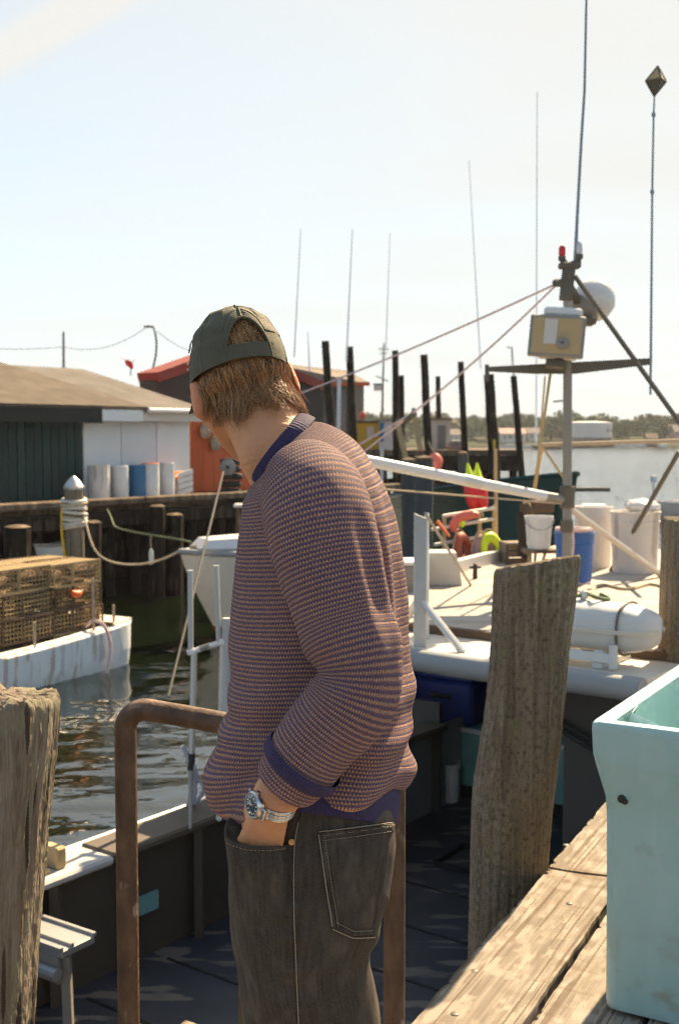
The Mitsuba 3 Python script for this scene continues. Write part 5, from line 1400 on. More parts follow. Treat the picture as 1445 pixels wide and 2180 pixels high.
# white box and odd gear at the port side
key = thing('white_hatch_box', 'square white deck box with a slanted front near the white stanchion', 'box')
c = at(938, 1249, 9.75)
c[2] = RZ + 0.004
obj('body', prism([(-0.16, 0.0), (0.17, 0.0), (0.12, 0.27), (-0.17, 0.27)], 0.3, np.array([[1, 0, 0], [0, 0, 1], [0, 1, 0.0]]) , c + V3(0.0, -0.1, 0.06)), 'm_cream', key)
obj('plinth', box(c + V3(0.02, 0.05, 0.03), (0.27, 0.24, 0.06)), 'm_black', key)
key = thing('grey_locker', 'low grey locker between the man and the white deck box', 'locker')
c = at(868, 1262, 9.3)
c[2] = RZ + 0.004
obj('body', box(c + V3(0, 0.15, 0.13), (0.30, 0.35, 0.27), None, 0.015), 'm_grey_metal', key)
obj('lid', box(c + V3(0, 0.15, 0.28), (0.32, 0.37, 0.03), None, 0.01), 'm_wornwhite', key)
# rail rack with floats
RK = 11.9
key = thing('rail_rack', 'white rail rack of four bars holding floats on the far side of the roof', 'rack')
for xa, ya, xb, yb in ((942, 1099, 1054, 1081), (918, 1128, 1052, 1104), (925, 1160, 1050, 1138), (935, 1196, 1052, 1170)):
    obj('bar', rod(at(xa, ya, RK - 0.3), at(xb, yb, RK), 0.018, n=8), 'm_cream', key)
for xa, ya, yb, d_ in ((1051, 1076, 1176, RK), (945, 1096, 1212, RK - 0.3), (1020, 1088, 1192, RK - 0.1)):
    obj('post', rod(at(xa, yb, RK), at(xa, ya, RK), 0.02, n=8), 'm_trap_wire', key)
obj('base', beam(on(930, 1222, RZ + 0.09), on(1068, 1186, RZ + 0.09), 0.1, 0.16), 'm_gelcoat', key)
obj('tall_post', rod(at(1056, 1150, RK + 0.1), at(1054, 955, RK + 0.1), 0.018, n=8), 'm_trap_wire', key)
for xa, ya, ang_, m_, lab in ((985, 1172, 0.45, 'm_brick', 'orange-red ring float hanging lowest on the rail rack'), (1046, 1172, -0.2, 'm_acid', 'acid yellow ring float at the right end of the rail rack'), (1030, 1176, -0.1, 'm_far_roof', 'dull brown ring float beside the yellow one')):
    key = thing('ring_float', lab, 'float')
    q = at(xa, ya, RK - 0.35)
    a_ = np.linspace(0, 2 * np.pi, 30, endpoint=False)
    n2 = V3(math.cos(ang_ - 1.0), -0.75, 0.25)
    Bq = basis(n2)
    major, minor = 0.115, 0.05
    P_ = [[q + Bq @ V3((major + minor * math.cos(b_)) * math.cos(x) * 0.8, (major + minor * math.cos(b_)) * math.sin(x) * 1.15, minor * math.sin(b_)) for b_ in np.linspace(0, 2 * np.pi, 13)] for x in np.r_[a_, a_[:1]]]
    obj('ring', grid(np.array(P_)), m_, key, smooth=60)
    obj('grab_line', tube(np.array([q + Bq @ V3((major + minor + 0.012 + 0.012 * math.cos(4 * x)) * math.cos(x) * 0.8, (major + minor + 0.012 + 0.012 * math.cos(4 * x)) * math.sin(x) * 1.15, 0) for x in np.linspace(0, 2 * np.pi, 40)]), 0.007, 5), 'm_rope_tan', key)
for pts, m_, r, lab in (([(962, 1112), (985, 1100), (1018, 1096)], 'm_coral', 0.05, 'coral pink long float lying on the top bar of the rail rack'), ([(968, 1132), (966, 1116), (974, 1104)], 'm_coral', 0.045, 'short coral float hanging at the left of the rail rack'), ([(982, 1122), (984, 1110), (980, 1100)], 'm_acid', 0.03, 'small acid green float between the coral floats')):
    key = thing('long_float', lab, 'float')
    P_ = curve([at(*p_, RK - 0.4) for p_ in pts], 12)
    obj('body', tube(P_, r * np.sin(np.linspace(0.25, np.pi - 0.25, 12)) ** 0.5, 12), m_, key, smooth=60)
    obj('cord', tube(np.array([P_[-1], P_[-1] + V3(0.03, 0, 0.04), P_[-1] + V3(0.05, 0, -0.02)]), 0.008, 5), 'm_rope_tan', key)
for xa, lab in ((997, 'left one of two tall floats with acid yellow tops and red bodies'), (1014, 'right one of two tall floats with acid yellow tops and red bodies')):
    key = thing('marker_float', lab, 'float')
    sh = xa - 997
    P_ = curve([at(xa - 2 + sh * 0.2, 985, RK + 0.25), at(xa + 3, 1020, RK + 0.2), at(xa + 11 + sh * 0.35, 1085, RK + 0.1)], 24)
    obj('top', tube(P_[:9], np.linspace(0.008, 0.055, 9), 14), 'm_acid', key, smooth=60)
    obj('body', tube(P_[8:], [0.055, 0.06, 0.066, 0.072, 0.076, 0.078, 0.078, 0.078, 0.076, 0.074, 0.07, 0.066, 0.06, 0.052, 0.04, 0.02], 14), 'm_red', key, smooth=60)
    obj('stem', rod(at(1000, 1092, RK), P_[-1], 0.012, n=6), 'm_trap_wire', key)
single('orange_rod', rod(at(930, 1110, RK - 0.5), at(956, 1142, RK - 0.6), 0.022, 0.014, 8), 'm_orange', 'dull orange wooden rod leaning against the left of the rail rack', 'rod')
key = thing('wooden_crate', 'small weathered wooden crate on the roof left of the mast', 'crate')
c = at(1096, 1200, 11.4)
c[2] = ZM
for k in range(3):
    obj('slat', box(c + V3(0, -0.12, 0.035 + 0.065 * k), (0.23, 0.02, 0.055), rotz(0.2)), 'm_wharfwood', key)
obj('side', [box(c + V3(sx_ * 0.11, 0, 0.1), (0.02, 0.24, 0.19), rotz(0.2)) for sx_ in (-1, 1)], 'm_plank', key)
obj('top', box(c + V3(0, 0, 0.20), (0.25, 0.26, 0.02), rotz(0.2)), 'm_plank', key)
key = thing('white_pail', 'white pail standing on a low wooden trestle left of the mast', 'bucket')
q = at(1146, 1168, 11.0)
rp, hp_2 = 0.132, at(1146, 1098, 11.0)[2] - q[2]
obj('pail', lathe([(0.01, 0.0), (rp * 0.78, 0.0), (rp * 0.97, hp_2 * 0.86), (rp * 1.03, hp_2 * 0.87), (rp * 1.03, hp_2), (rp * 0.94, hp_2), (rp * 0.74, 0.02), (0.01, 0.02)], q, n=32), 'm_gelcoat', key, smooth=35)
obj('bail', tube(np.stack([q[0] + rp * 1.04 * np.cos(np.linspace(0, np.pi, 16)), q[1] - 0.02 - 0.10 * np.sin(np.linspace(0, np.pi, 16)), q[2] + hp_2 * 0.92 - 0.10 * np.sin(np.linspace(0, np.pi, 16))], -1), 0.004, 5), 'm_grey_metal', key)
key = thing('trestle', 'low wooden trestle with dark gear behind the white pail', 'trestle')
obj('board', box(q + V3(0, 0, -0.018), (0.30, 0.26, 0.03)), 'm_wharfwood', key)
for x0_, x1_ in ((1128, 1124), (1140, 1138), (1162, 1152)):
    obj('leg', rod(at(x0_, 1172, 11.02), at(x1_, 1204, 11.0), 0.014, n=6), 'm_rope_tan', key)
obj('gear', lathe([(0.01, -0.05), (0.09, -0.04), (0.10, 0), (0.06, 0.06), (0.01, 0.07)], at(1122, 1088, 11.3), (1, 0.3, 0.2), 12), 'm_brown_wall', key)
obj('gear', box(at(1150, 1078, 11.35), (0.24, 0.15, 0.12), rotz(0.3), 0.02), 'm_brown_wall', key)
obj('drape', quad(at(1100, 1090, 11.3), at(1117, 1094, 11.3), at(1122, 1190, 11.25), at(1106, 1185, 11.25), 0.03), 'm_door_dark', key)
key = thing('roof_cleat', 'small black cleat standing on the roof below the rail rack', 'cleat')
q = on(1011, 1232, ZM)
obj('post', lathe([(0.022, 0), (0.018, 0.12), (0.022, 0.13), (0.01, 0.135)], q, n=10), 'm_black', key)
obj('bar', rod(q + V3(-0.05, 0, 0.10), q + V3(0.05, 0, 0.10), 0.012, n=8), 'm_black', key)
single('deck_rope', tube(curve([on(1412, 1250, ZM + 0.012), on(1380, 1244, ZM + 0.012), on(1330, 1254, ZM + 0.012), on(1292, 1246, ZM + 0.012), on(1260, 1262, ZM + 0.012), on(1246, 1290, ZM + 0.012)], 30), 0.012, 6), 'm_rope_tan', 'thin tan rope lying across the roof in front of the tubs', 'rope')
# ================================================================== THE DOCK under our feet
e0, e1 = on(862, 2190, 0.0), on(1284, 1716, 0.0)
DA = (e1 - e0) / np.linalg.norm(e1 - e0)
DN = V3(DA[1], -DA[0], 0)                         # to the right of the edge, onto the dock
dk = lambda s, t, z=0.0: V3(e0[0], e0[1], 0) + DA * s + DN * t + V3(0, 0, z)
st_of = lambda p: (float(np.dot(p - V3(e0[0], e0[1], p[2]), DA)), float(np.dot(p - V3(e0[0], e0[1], p[2]), DN)))
W1 = st_of(on(1120, 2180, 0.0))[1]
SJ = st_of(on(1166, 1846, 0.0))[0]
obj('dock', box(dk(1.0, 1.9, -0.30), (9.0, 3.4, 0.16), np.stack([DA, -DN, V3(0, 0, 1)], 1)), 'm_darkpile', kind='structure')


def plank(s0, s1, t0, t1, seed, rough=0.004, z=0.0, skew=0.0):
    """A weathered plank: wavering edges, worn arrises, faint cupping; closed on all sides."""
    n = max(6, int((s1 - s0) / 0.012))
    s = np.linspace(s0, s1, n)
    q = np.stack([s * 16, 0 * s + seed, 0 * s], -1)
    ea = (meshkit.fbm(q, 4, seed) - 0.5) * 2 * rough + np.maximum(meshkit.noise(q * 5, seed + 3) - 0.82, 0) * rough * 16
    eb = (meshkit.fbm(q + 9, 4, seed + 5) - 0.5) * 2 * rough * 0.6
    prof = [(0, -0.10), (0, -0.012), (0.006, -0.002), (0.02, 0.0)] + [(u, 0.0) for u in (0.25, 0.5, 0.75)] + [(0.98, 0.0), (0.994, -0.002), (1, -0.012), (1, -0.10)]
    P = np.zeros((n, len(prof), 3))
    for j, (u, dz) in enumerate(prof):
        t = (t0 + ea) * (1 - u) + (t1 + eb) * u
        cup = -0.004 * (1 - (2 * u - 1) ** 2)
        zz = z + dz + cup + 0.003 * (meshkit.fbm(np.stack([s * 5, t * 20, 0 * s], -1), 3, seed) - 0.5)
        ss = s + skew * (u - 0.5)
        P[:, j] = V3(e0[0], e0[1], 0) + DA * ss[:, None] + DN * t[:, None] + np.array([0, 0, 1.0]) * zz[:, None]
    m = len(prof)
    f = grid_faces(n, m, True)
    v = P.reshape(-1, 3)
    k = len(v)
    caps = [[0, j, j + 1] for j in range(1, m - 1)] + [[(n - 1) * m, (n - 1) * m + j + 1, (n - 1) * m + j] for j in range(1, m - 1)]
    f = np.vstack([f[:, [0, 1, 2]], f[:, [0, 2, 3]], np.array(caps)])
    return tm(v, f)


gap = 0.016
obj('plank', plank(-3.2, SJ - 0.004, 0.0, W1 - gap / 2, 3, 0.006, skew=0.03), 'm_plank', 'dock', label='wide sunlit plank at the dock edge')
obj('plank', plank(SJ + 0.006, 5.2, 0.0, W1 - gap / 2, 5, 0.007, z=0.004, skew=0.03), 'm_plank', 'dock', label='plank beyond the butt joint')
obj('plank', plank(-3.2, 5.2, W1 + gap / 2, 2 * W1 - gap / 2, 8, 0.004, z=-0.006), 'm_plank', 'dock')
for k in range(2, 7):
    obj('plank', plank(-3.2, 5.2, k * W1 + gap / 2, (k + 1) * W1 - gap / 2, 10 + k, 0.004, z=-0.003 * (k % 2)), 'm_plank', 'dock')
for k, dmax in ((1, 2.90), (2, 2.88), (3, 2.5)):
    smax = (dmax - e0[1] - DN[1] * (-(k - 0.5) * W1)) / DA[1]
    obj('plank', plank(-3.2, smax, -k * W1 + gap / 2, -(k - 1) * W1 - gap / 2, 20 + k, 0.004), 'm_plank', 'dock')
obj('stringer', beam(dk(-3.2, 0.13, -0.2), dk(5.2, 0.13, -0.2), 0.2, 0.19), 'm_darkpile', 'dock')
obj('stringer', beam(dk(-3.2, -0.40, -0.2), dk(-0.35, -0.40, -0.2), 0.2, 0.19), 'm_darkpile', 'dock')
for s_ in (1.6, 3.9):
    obj('dock_pile', rod(dk(s_, 0.55, WATER - 1), dk(s_, 0.55, -0.3), 0.15, n=12), 'm_darkpile', 'dock')
for k, (px, py) in enumerate(((1205, 1800), (1212, 1924), (1010, 2068), (968, 2160))):
    obj('spike_head', lathe([(0.011, -0.004), (0.011, 0.002), (0.005, 0.004), (0.001, 0.004)], on(px, py, -0.003), n=10), 'm_dark_metal', 'dock')


# ================================================================== THE PILINGS at the dock
def timber(rows, D, foot_z, seed, slant=(0, 0, 1), ragged=0.0, n=110, tophollow=0.0, flat=0.12):
    """rows: (left px, right px, y px) of the outline, top to bottom; the timber keeps distance D and goes on down to foot_z."""
    cs, rs = [], []
    for l, r_, y in rows:
        a, b = at(l, y, D), at(r_, y, D)
        cs.append((a + b) / 2)
        rs.append((b[0] - a[0]) / 2)
    cs, rs = np.array(cs), np.array(rs)
    d = (cs[-1] - cs[-2]) / (cs[-1][2] - cs[-2][2])
    cs = np.vstack([cs, cs[-1] + d * (foot_z - cs[-1][2])])
    rs = np.r_[rs, rs[-1] * 1.03]
    zt = cs[0][2]
    z = np.r_[np.linspace(zt, cs[len(rows) - 1][2], 190), np.linspace(cs[len(rows) - 1][2], foot_z, 24)[1:]]
    o = np.argsort(cs[:, 2])
    cx, cy, rr = (PchipInterpolator(cs[o, 2], q[o])(z) for q in (cs[:, 0], cs[:, 1], rs))
    a = np.linspace(0, 2 * np.pi, n, endpoint=False)
    A, Z = np.meshgrid(a, z)
    ca, sa = np.cos(A), np.sin(A)
    R = rr[:, None] * (1 + flat * 0.25 * np.cos(4 * A + seed))
    ang3 = lambda fa, fz, o_=3: meshkit.fbm(np.stack([ca * fa, sa * fa, Z * fz], -1) + seed, o_, seed)
    disp = 0.008 * (ang3(7, 3.0) - 0.5) + 0.007 * (ang3(26, 2.2, 3) - 0.5) + 0.005 * (ang3(60, 30, 3) - 0.5)
    crack = np.clip((meshkit.noise(np.stack([ca * 11, sa * 11, Z * 1.6], -1) + seed * 3, seed) - 0.76) / 0.1, 0, 1)
    disp = disp - 0.0065 * crack
    top_fall = np.clip((zt - Z) / 0.02, 0, 1)
    R = R + disp - 0.006 * (1 - top_fall) ** 2
    X, Y = cx[:, None] + R * ca, cy[:, None] + R * sa
    s = np.array(slant, float)
    dz = -(s[0] * (X - cx[:, None]) + s[1] * (Y - cy[:, None])) / s[2]
    w = np.clip(1 - (zt - Z) / 0.45, 0, 1)
    rag = ragged * (meshkit.fbm(np.stack([ca * 9, sa * 9, 0 * Z], -1) + seed, 4, seed + 2) - 0.5) * np.clip(1 - (zt - Z) / 0.10, 0, 1)
    P = np.stack([X, Y, Z + dz * w + rag], -1)
    # end grain: rings that close over the top, checked and uneven
    rim = P[0]
    c0 = rim.mean(0)
    top = []
    for k, f in enumerate((0.985, 0.95, 0.85, 0.7, 0.5, 0.3, 0.12, 0.01)):
        q = c0 + (rim - c0) * f
        q = q + np.stack([0 * a, 0 * a, 0.004 - tophollow * (1 - f) + (0.010 + ragged * 0.5) * (meshkit.fbm(np.stack([q[:, 0] * 40, q[:, 1] * 40, 0 * a], -1), 3, seed) - 0.5)], -1)
        top.append(q)
    P = np.concatenate([np.array(top[::-1]), P], 0)
    return grid(P, True)


single('dock_piling', timber([(-165, 123, 1481), (-165, 120, 1560), (-172, 104, 1720), (-182, 90, 1870), (-192, 78, 2020), (-200, 69, 2180)], 2.78, WATER - 0.8, 4, (0.05, 0.1, 1), 0.032),
       'm_piling', 'split grey dock piling cut by the left edge of the picture', 'piling', smooth=True)
single('dock_piling', timber([(1052, 1236, 1199), (1047, 1222, 1300), (1043, 1209, 1400), (1034, 1200, 1500), (1019, 1190, 1600), (1004, 1178, 1700), (1000, 1169, 1800), (999, 1164, 1900), (996, 1162, 2010)], 4.05, WATER - 0.8, 9, (-0.17, 0.11, 1), 0.010),
       'm_mossy', 'leaning lichen-covered dock piling in the middle right, beside the man', 'piling', smooth=True)
single('dock_piling', timber([(1412, 1520, 1106), (1408, 1516, 1200), (1404, 1512, 1330), (1400, 1508, 1460)], 6.75, WATER - 0.8, 15, (0.02, -0.05, 1), 0.014),
       'm_mossy', 'dock piling cut by the right edge, behind the aqua tote', 'piling', smooth=True)

# ================================================================== RUSTY PIPE RAILING
key = thing('pipe_railing', 'bent rusty pipe railing the man stands beside', 'railing')
a, b = at(268, 1640, 2.84), at(840, 1720, 2.66)
tl, tr = at(268, 1503, 2.84), at(840, 1604, 2.66)
rl = 0.0268
P = [V3(a[0], a[1], 0.0), V3(a[0], a[1], 0.4), V3(a[0], a[1], tl[2] - 0.075)]
cen = V3(a[0], a[1], tl[2] - 0.06)
dirh = (tr - tl) / np.linalg.norm(tr - tl)
for th in np.linspace(0.12, np.pi / 2 - 0.05, 9):
    P.append(V3(a[0], a[1], tl[2] - 0.062) + dirh * 0.062 * (1 - math.cos(th)) + V3(0, 0, 0.062 * math.sin(th)))
P += [tl + dirh * 0.08, tl + dirh * 0.25, tl + dirh * 0.45, tr - dirh * 0.07]
P = np.array(P)
d_ = np.r_[0, np.cumsum(np.linalg.norm(np.diff(P, axis=0), axis=1))]
Pd = PchipInterpolator(d_, P)(np.linspace(0, d_[-1], 260))
tb = tube(Pd, rl, 28)
vv = np.asarray(tb.vertices)
obj('rail', tb, 'm_rust', key, smooth=60)
tb = tube(np.array([V3(b[0], b[1], 0.0), V3(b[0], b[1], 0.4), tr + V3(0, 0, 0.0), tr + V3(0, 0, 0.02)]), 0.0252, 28)
obj('post', tb, 'm_rust', key, smooth=60)
obj('elbow', lathe([(0.0255, -0.05), (0.031, -0.045), (0.031, 0.035), (0.026, 0.045), (0.001, 0.046)], V3(b[0], b[1], tr[2]), n=24), 'm_rust', key)
obj('post', rod(V3(*at(524, 2100, 2.76)[:2], 0), at(524, 1575, 2.76), 0.019, n=16), 'm_rust', key)
for (x_, y_) in ((a[0], a[1]), (b[0], b[1])):
    obj('flange', lathe([(0.055, 0.001), (0.055, 0.012), (0.034, 0.016), (0.030, 0.03)], (x_, y_, 0), n=20), 'm_rust', key)

# ================================================================== AQUA FISH TOTE
key = thing('fish_tote', 'aqua plastic fish tote with a flared rim standing on the dock at the lower right', 'tote')
cor = at(1256, 1536, 2.98)                        # the near left corner of the rim
zr = cor[2]
LX = on(1446, 1412, zr) - cor                     # its long side, away from us
LX /= np.linalg.norm(LX)
SX = V3(LX[1], -LX[0], 0)
Ltot, Stot = 1.25, 1.05
tq = lambda s, t, z: V3(cor[0], cor[1], 0) + LX * s + SX * t + V3(0, 0, z)


def rrect(s0, s1, t0, t1, r, z, n=7):
    pts = []
    for cs_, ct_, a0 in ((s1 - r, t1 - r, 0), (s0 + r, t1 - r, 90), (s0 + r, t0 + r, 180), (s1 - r, t0 + r, 270)):
        for a_ in np.linspace(a0, a0 + 90, n):
            pts.append((cs_ + r * math.cos(math.radians(a_)), ct_ + r * math.sin(math.radians(a_))))
    m_ = []
    P_ = np.array(pts)
    nx = np.roll(P_, -1, 0)
    for i in range(len(P_)):                       # more points along the straight sides
        k = 10 if i % n == n - 1 else 1
        for j in range(k):
            m_.append(P_[i] + (nx[i] - P_[i]) * j / k)
    return np.array([tq(x, y, z) for x, y in m_])


# the lip flares out above a slope; the walls below stand in by 55 mm
w_in = 0.030
prof = [(0.044, 0.03, 0.002), (0.035, 0.035, 0.006), (w_in + 0.002, 0.04, 0.022), (w_in, 0.042, 0.30), (w_in - 0.002, 0.04, zr - 0.255), (0.024, 0.045, zr - 0.205), (0.006, 0.03, zr - 0.115), (0.002, 0.022, zr - 0.085), (0.0, 0.018, zr - 0.02), (0.001, 0.018, zr - 0.006), (0.006, 0.018, zr), (0.040, 0.02, zr), (0.046, 0.03, zr - 0.005), (0.050, 0.05, zr - 0.05), (0.065, 0.07, 0.12), (0.16, 0.09, 0.09), (0.45, 0.04, 0.09)]
P = np.array([rrect(i_, Ltot - i_, i_, Stot - i_, r_c, z_) for i_, r_c, z_ in prof])
obj('shell', grid(P, True), 'm_tote', key, smooth=42)
fil = []
for z_, w_ in ((zr - 0.002, 0.20), (zr - 0.02, 0.16), (zr - 0.09, 0.06), (zr - 0.16, 0.012)):
    fil.append([tq(0.052 + w_, 0.049, z_), tq(0.052 + w_ * 0.55, 0.049 + w_ * 0.06, z_), tq(0.049 + w_ * 0.06, 0.049 + w_ * 0.55, z_), tq(0.049, 0.052 + w_, z_)])
obj('corner_gusset', solid_sheet(np.array(fil), 0.004), 'm_tote', key, smooth=30)
hp_ = at(1306, 1683, 3.03)
s_, t_ = np.dot(hp_ - V3(cor[0], cor[1], hp_[2]), LX), np.dot(hp_ - V3(cor[0], cor[1], hp_[2]), SX)
face_n = -LX                                       # the end of the tote that looks at us
hole = tq(0.0165, max(t_, 0.080), hp_[2])
obj('drain_hole', [lathe([(0.0105, -0.004), (0.0105, 0.001), (0.009, 0.003), (0.001, 0.003)], hole, face_n, 18), lathe([(0.0065, -0.004), (0.0065, 0.003), (0.001, 0.004)], hole + SX * 0.009 + V3(0, 0, -0.006), face_n, 12)], 'm_black', key)
# ================================================================== THE MAN
def f_knit(p, n, uv):            # rows of purple-blue and tan yarn; uv in metres
    P = 0.0066
    c = uv.x / 0.0043
    row = dr.floor(uv.y / P)
    shift = 0.5 * (row - 2 * dr.floor(row / 2))
    wob = dr.cos((c + shift) * 2 * dr.pi)
    v = uv.y / P + 0.10 * wob + 0.10 * (noise(uv.x * 260, uv.y * 260, 1.0) - 0.5)
    f = v - dr.floor(v)
    t = smoothstep(0.42, 0.56, f) * (1 - smoothstep(0.90, 1.0, f)) * (0.72 + 0.20 * wob)
    k = noise(uv.x * 700, uv.y * 700, 2.0)
    k2 = noise(uv.x * 1500, uv.y * 1500, 7.0)
    blue = mix((0.085, 0.053, 0.088), (0.185, 0.122, 0.178), 0.6 * k + 0.4 * k2) * mi.Color3f(1.16, 1.10, 1.02)
    tan = mix((0.30, 0.150, 0.088), (0.53, 0.31, 0.195), 0.6 * k + 0.4 * k2) * mi.Color3f(1.24, 1.2, 1.16)
    return mix(blue, tan, t) * (0.80 + 0.25 * wob) * (0.9 + 0.2 * fbm(p.x * 22, p.y * 22, p.z * 22, 3))


def b_knit(p, n, uv):
    P = 0.0066
    c = uv.x / 0.0043
    row = dr.floor(uv.y / P)
    shift = 0.5 * (row - 2 * dr.floor(row / 2))
    wob = dr.cos((c + shift) * 2 * dr.pi)
    v = uv.y / P + 0.10 * wob
    f = v - dr.floor(v)
    return 0.0016 * (0.5 - 0.5 * dr.cos(f * 2 * dr.pi * 2)) * (0.72 + 0.28 * dr.cos((c + 0.5 * dr.floor(f * 2)) * 2 * dr.pi)) + 0.0005 * noise(uv.x * 900, uv.y * 900, 0.0)


def knit_mat(key, col, bump):
    b = {'type': 'bumpmap', 'arbitrary': mikit.proc(bump, 4e-4), 'scale': 1.0, 'bsdf': pbr(mikit.proc(col), 0.95, spec=0.15, sheen=0.9)}
    scene['m_' + key] = two(b)


knit_mat('knit', f_knit, b_knit)


def f_rib(p, n, uv):
    k = noise(uv.x * 700, uv.y * 300, 2.0)
    r = 0.5 + 0.5 * dr.cos(uv.x / 0.0052 * 2 * dr.pi)
    return mix((0.032, 0.023, 0.052), (0.064, 0.047, 0.100), 0.35 * r + 0.65 * k)


knit_mat('rib', f_rib, lambda p, n, uv: 0.0010 * (0.5 + 0.5 * dr.cos(uv.x / 0.0052 * 2 * dr.pi)) + 0.0004 * noise(uv.x * 800, uv.y * 800, 0.0))


def f_denim(p, n, uv):           # washed black-brown denim; uv in metres
    tw = noise((uv.x + uv.y) * 900, (uv.x - uv.y) * 350, 0.0)
    g = fbm(p.x * 14, p.y * 14, p.z * 9, 4)
    st = noise(uv.x * 420, uv.y * 26, 3.0)
    base = mix((0.027, 0.021, 0.016), (0.084, 0.065, 0.048), 0.16 * g + 0.42 * tw + 0.42 * st)
    return mix(base, C3(0.19, 0.155, 0.115), 0.25 * smoothstep(0.45, 0.80, fbm(p.x * 55, p.y * 55, p.z * 22 + 5, 4)))


b_ = {'type': 'bumpmap', 'arbitrary': mikit.proc(lambda p, n, uv: 0.0005 * noise((uv.x + uv.y) * 900, (uv.x - uv.y) * 350, 0.0) + 0.0012 * fbm(p.x * 60, p.y * 60, p.z * 45, 3), 6e-4), 'scale': 1.0, 'bsdf': pbr(mikit.proc(f_denim), 0.9, spec=0.2, sheen=0.3)}
scene['m_denim'] = two(b_)
mat('thread', (0.24, 0.19, 0.13), 0.8)
mat('copper', (0.62, 0.27, 0.10), 0.35, metal=0.9)


def f_skin(p, n, uv):
    a = fbm(p.x * 40, p.y * 40, p.z * 40, 4)
    b = noise(p.x * 900, p.y * 900, p.z * 900)
    base = mix((0.52, 0.220, 0.098), (0.63, 0.30, 0.142), 0.7 * a + 0.3 * b)
    base = mix(base, C3(0.50, 0.20, 0.11), 0.4 * smoothstep(0.5, 0.75, fbm(p.x * 18, p.y * 18, p.z * 18, 3)))
    for e_ in EARS:                                # ears are full of blood
        base = mix(base, C3(0.62, 0.18, 0.09), 0.42 * smoothstep(0.042, 0.022, dr.norm(p - mi.Point3f(*e_))))
    return mix(base, C3(0.30, 0.19, 0.125), 0.40 * smoothstep(0.075, 0.045, dr.norm(p - mi.Point3f(*CHIN))) * smoothstep(0.40, 0.6, noise(p.x * 700, p.y * 700, p.z * 700)))


b_ = {'type': 'bumpmap', 'arbitrary': mikit.proc(lambda p, n, uv: 0.0004 * fbm(p.x * 500, p.y * 500, p.z * 500, 2) + 0.0016 * noise(p.x * 60 + p.z * 140, p.y * 60, p.z * 160 - p.x * 50), 6e-4), 'scale': 1.0,
      'bsdf': {**pbr(mikit.proc(f_skin), 0.48, spec=0.4), 'flatness': 0.4}}
scene['m_skin'] = two(pbr(mikit.proc(f_skin), 0.5, spec=0.4)) if False else two(b_)


def f_cap(p, n, uv):
    t = noise(p.x * 1500, p.y * 1500, p.z * 1500)
    g = fbm(p.x * 30, p.y * 30, p.z * 30, 3)
    return mix((0.062, 0.055, 0.033), (0.122, 0.110, 0.068), 0.5 * t + 0.5 * g)


mat('cap', f_cap, 0.9, lambda p, n, uv: fbm(p.x * 800, p.y * 800, p.z * 800, 2), 0.0006, 4e-4, sheen=0.3)
mat('cap_thread', (0.62, 0.62, 0.60), 0.8)
mat('hair_a', (0.33, 0.150, 0.054), 0.42, spec=0.4)
mat('hair_b', (0.46, 0.245, 0.100), 0.42, spec=0.4)
mat('hair_c', (0.13, 0.058, 0.021), 0.45, spec=0.4)
mat('steel', (0.62, 0.60, 0.57), 0.26, metal=1.0)
mat('dial', (0.010, 0.012, 0.009), 0.25)
mat('lume', (0.75, 0.74, 0.66), 0.5)
mat('eye_white', (0.7, 0.68, 0.64), 0.3)
mat('shoe', (0.06, 0.045, 0.033), 0.6)

MAN_D = 1.80
M = lambda px, py, dy=0.0: at(px, py, MAN_D + dy)
man = thing('person', 'person in a striped purple and tan sweater, olive cap and dark jeans, hand in pocket', 'person')

# ---- head frame
yaw, pit, roll = math.radians(15), math.radians(12), math.radians(15)
fwd = V3(-math.sin(yaw) * math.cos(pit), math.cos(yaw) * math.cos(pit), -math.sin(pit))
rgt = np.cross(fwd, V3(0, 0, 1))
rgt /= np.linalg.norm(rgt)
up_ = np.cross(rgt, fwd)
rgt, up_ = rgt * math.cos(roll) - up_ * math.sin(roll) * -1, up_ * math.cos(roll) - rgt * math.sin(roll)
rgt = np.cross(fwd, up_)
HR = np.stack([rgt, fwd, up_], 1)
HC = M(519, 828, 0.07)
HS = 0.95
hw = lambda q: HC + (np.asarray(q, float) * HS) @ HR.T        # head coordinates to the world
hl_ = lambda p: ((np.asarray(p, float) - HC) @ HR) / HS


EARS = [tuple(float(c) for c in hw((s * 0.084, -0.012, 0.0))) for s in (-1, 1)]
CHIN = tuple(float(c) for c in hw((-0.03, 0.070, -0.075)))


# ---- a little distance-field kit for the body
def sd_cone(p, a, b, ra, rb):
    a, b = np.asarray(a, float), np.asarray(b, float)
    d = b - a
    h = np.clip(((p - a) @ d) / (d @ d), 0, 1)
    return np.linalg.norm(p - a - h[..., None] * d, axis=-1) - (ra + (rb - ra) * h)


def sd_ell(p, c, r, R=None):
    q = p - np.asarray(c, float)
    if R is not None:
        q = q @ R
    r = np.asarray(r, float)
    k0, k1 = np.linalg.norm(q / r, axis=-1), np.linalg.norm(q / (r * r), axis=-1)
    return k0 * (k0 - 1) / np.maximum(k1, 1e-9)


def smin(a, b, k):
    h = np.clip(0.5 + 0.5 * (b - a) / k, 0, 1)
    return b + (a - b) * h - k * h * (1 - h)


def smax(a, b, k):
    return -smin(-a, -b, k)


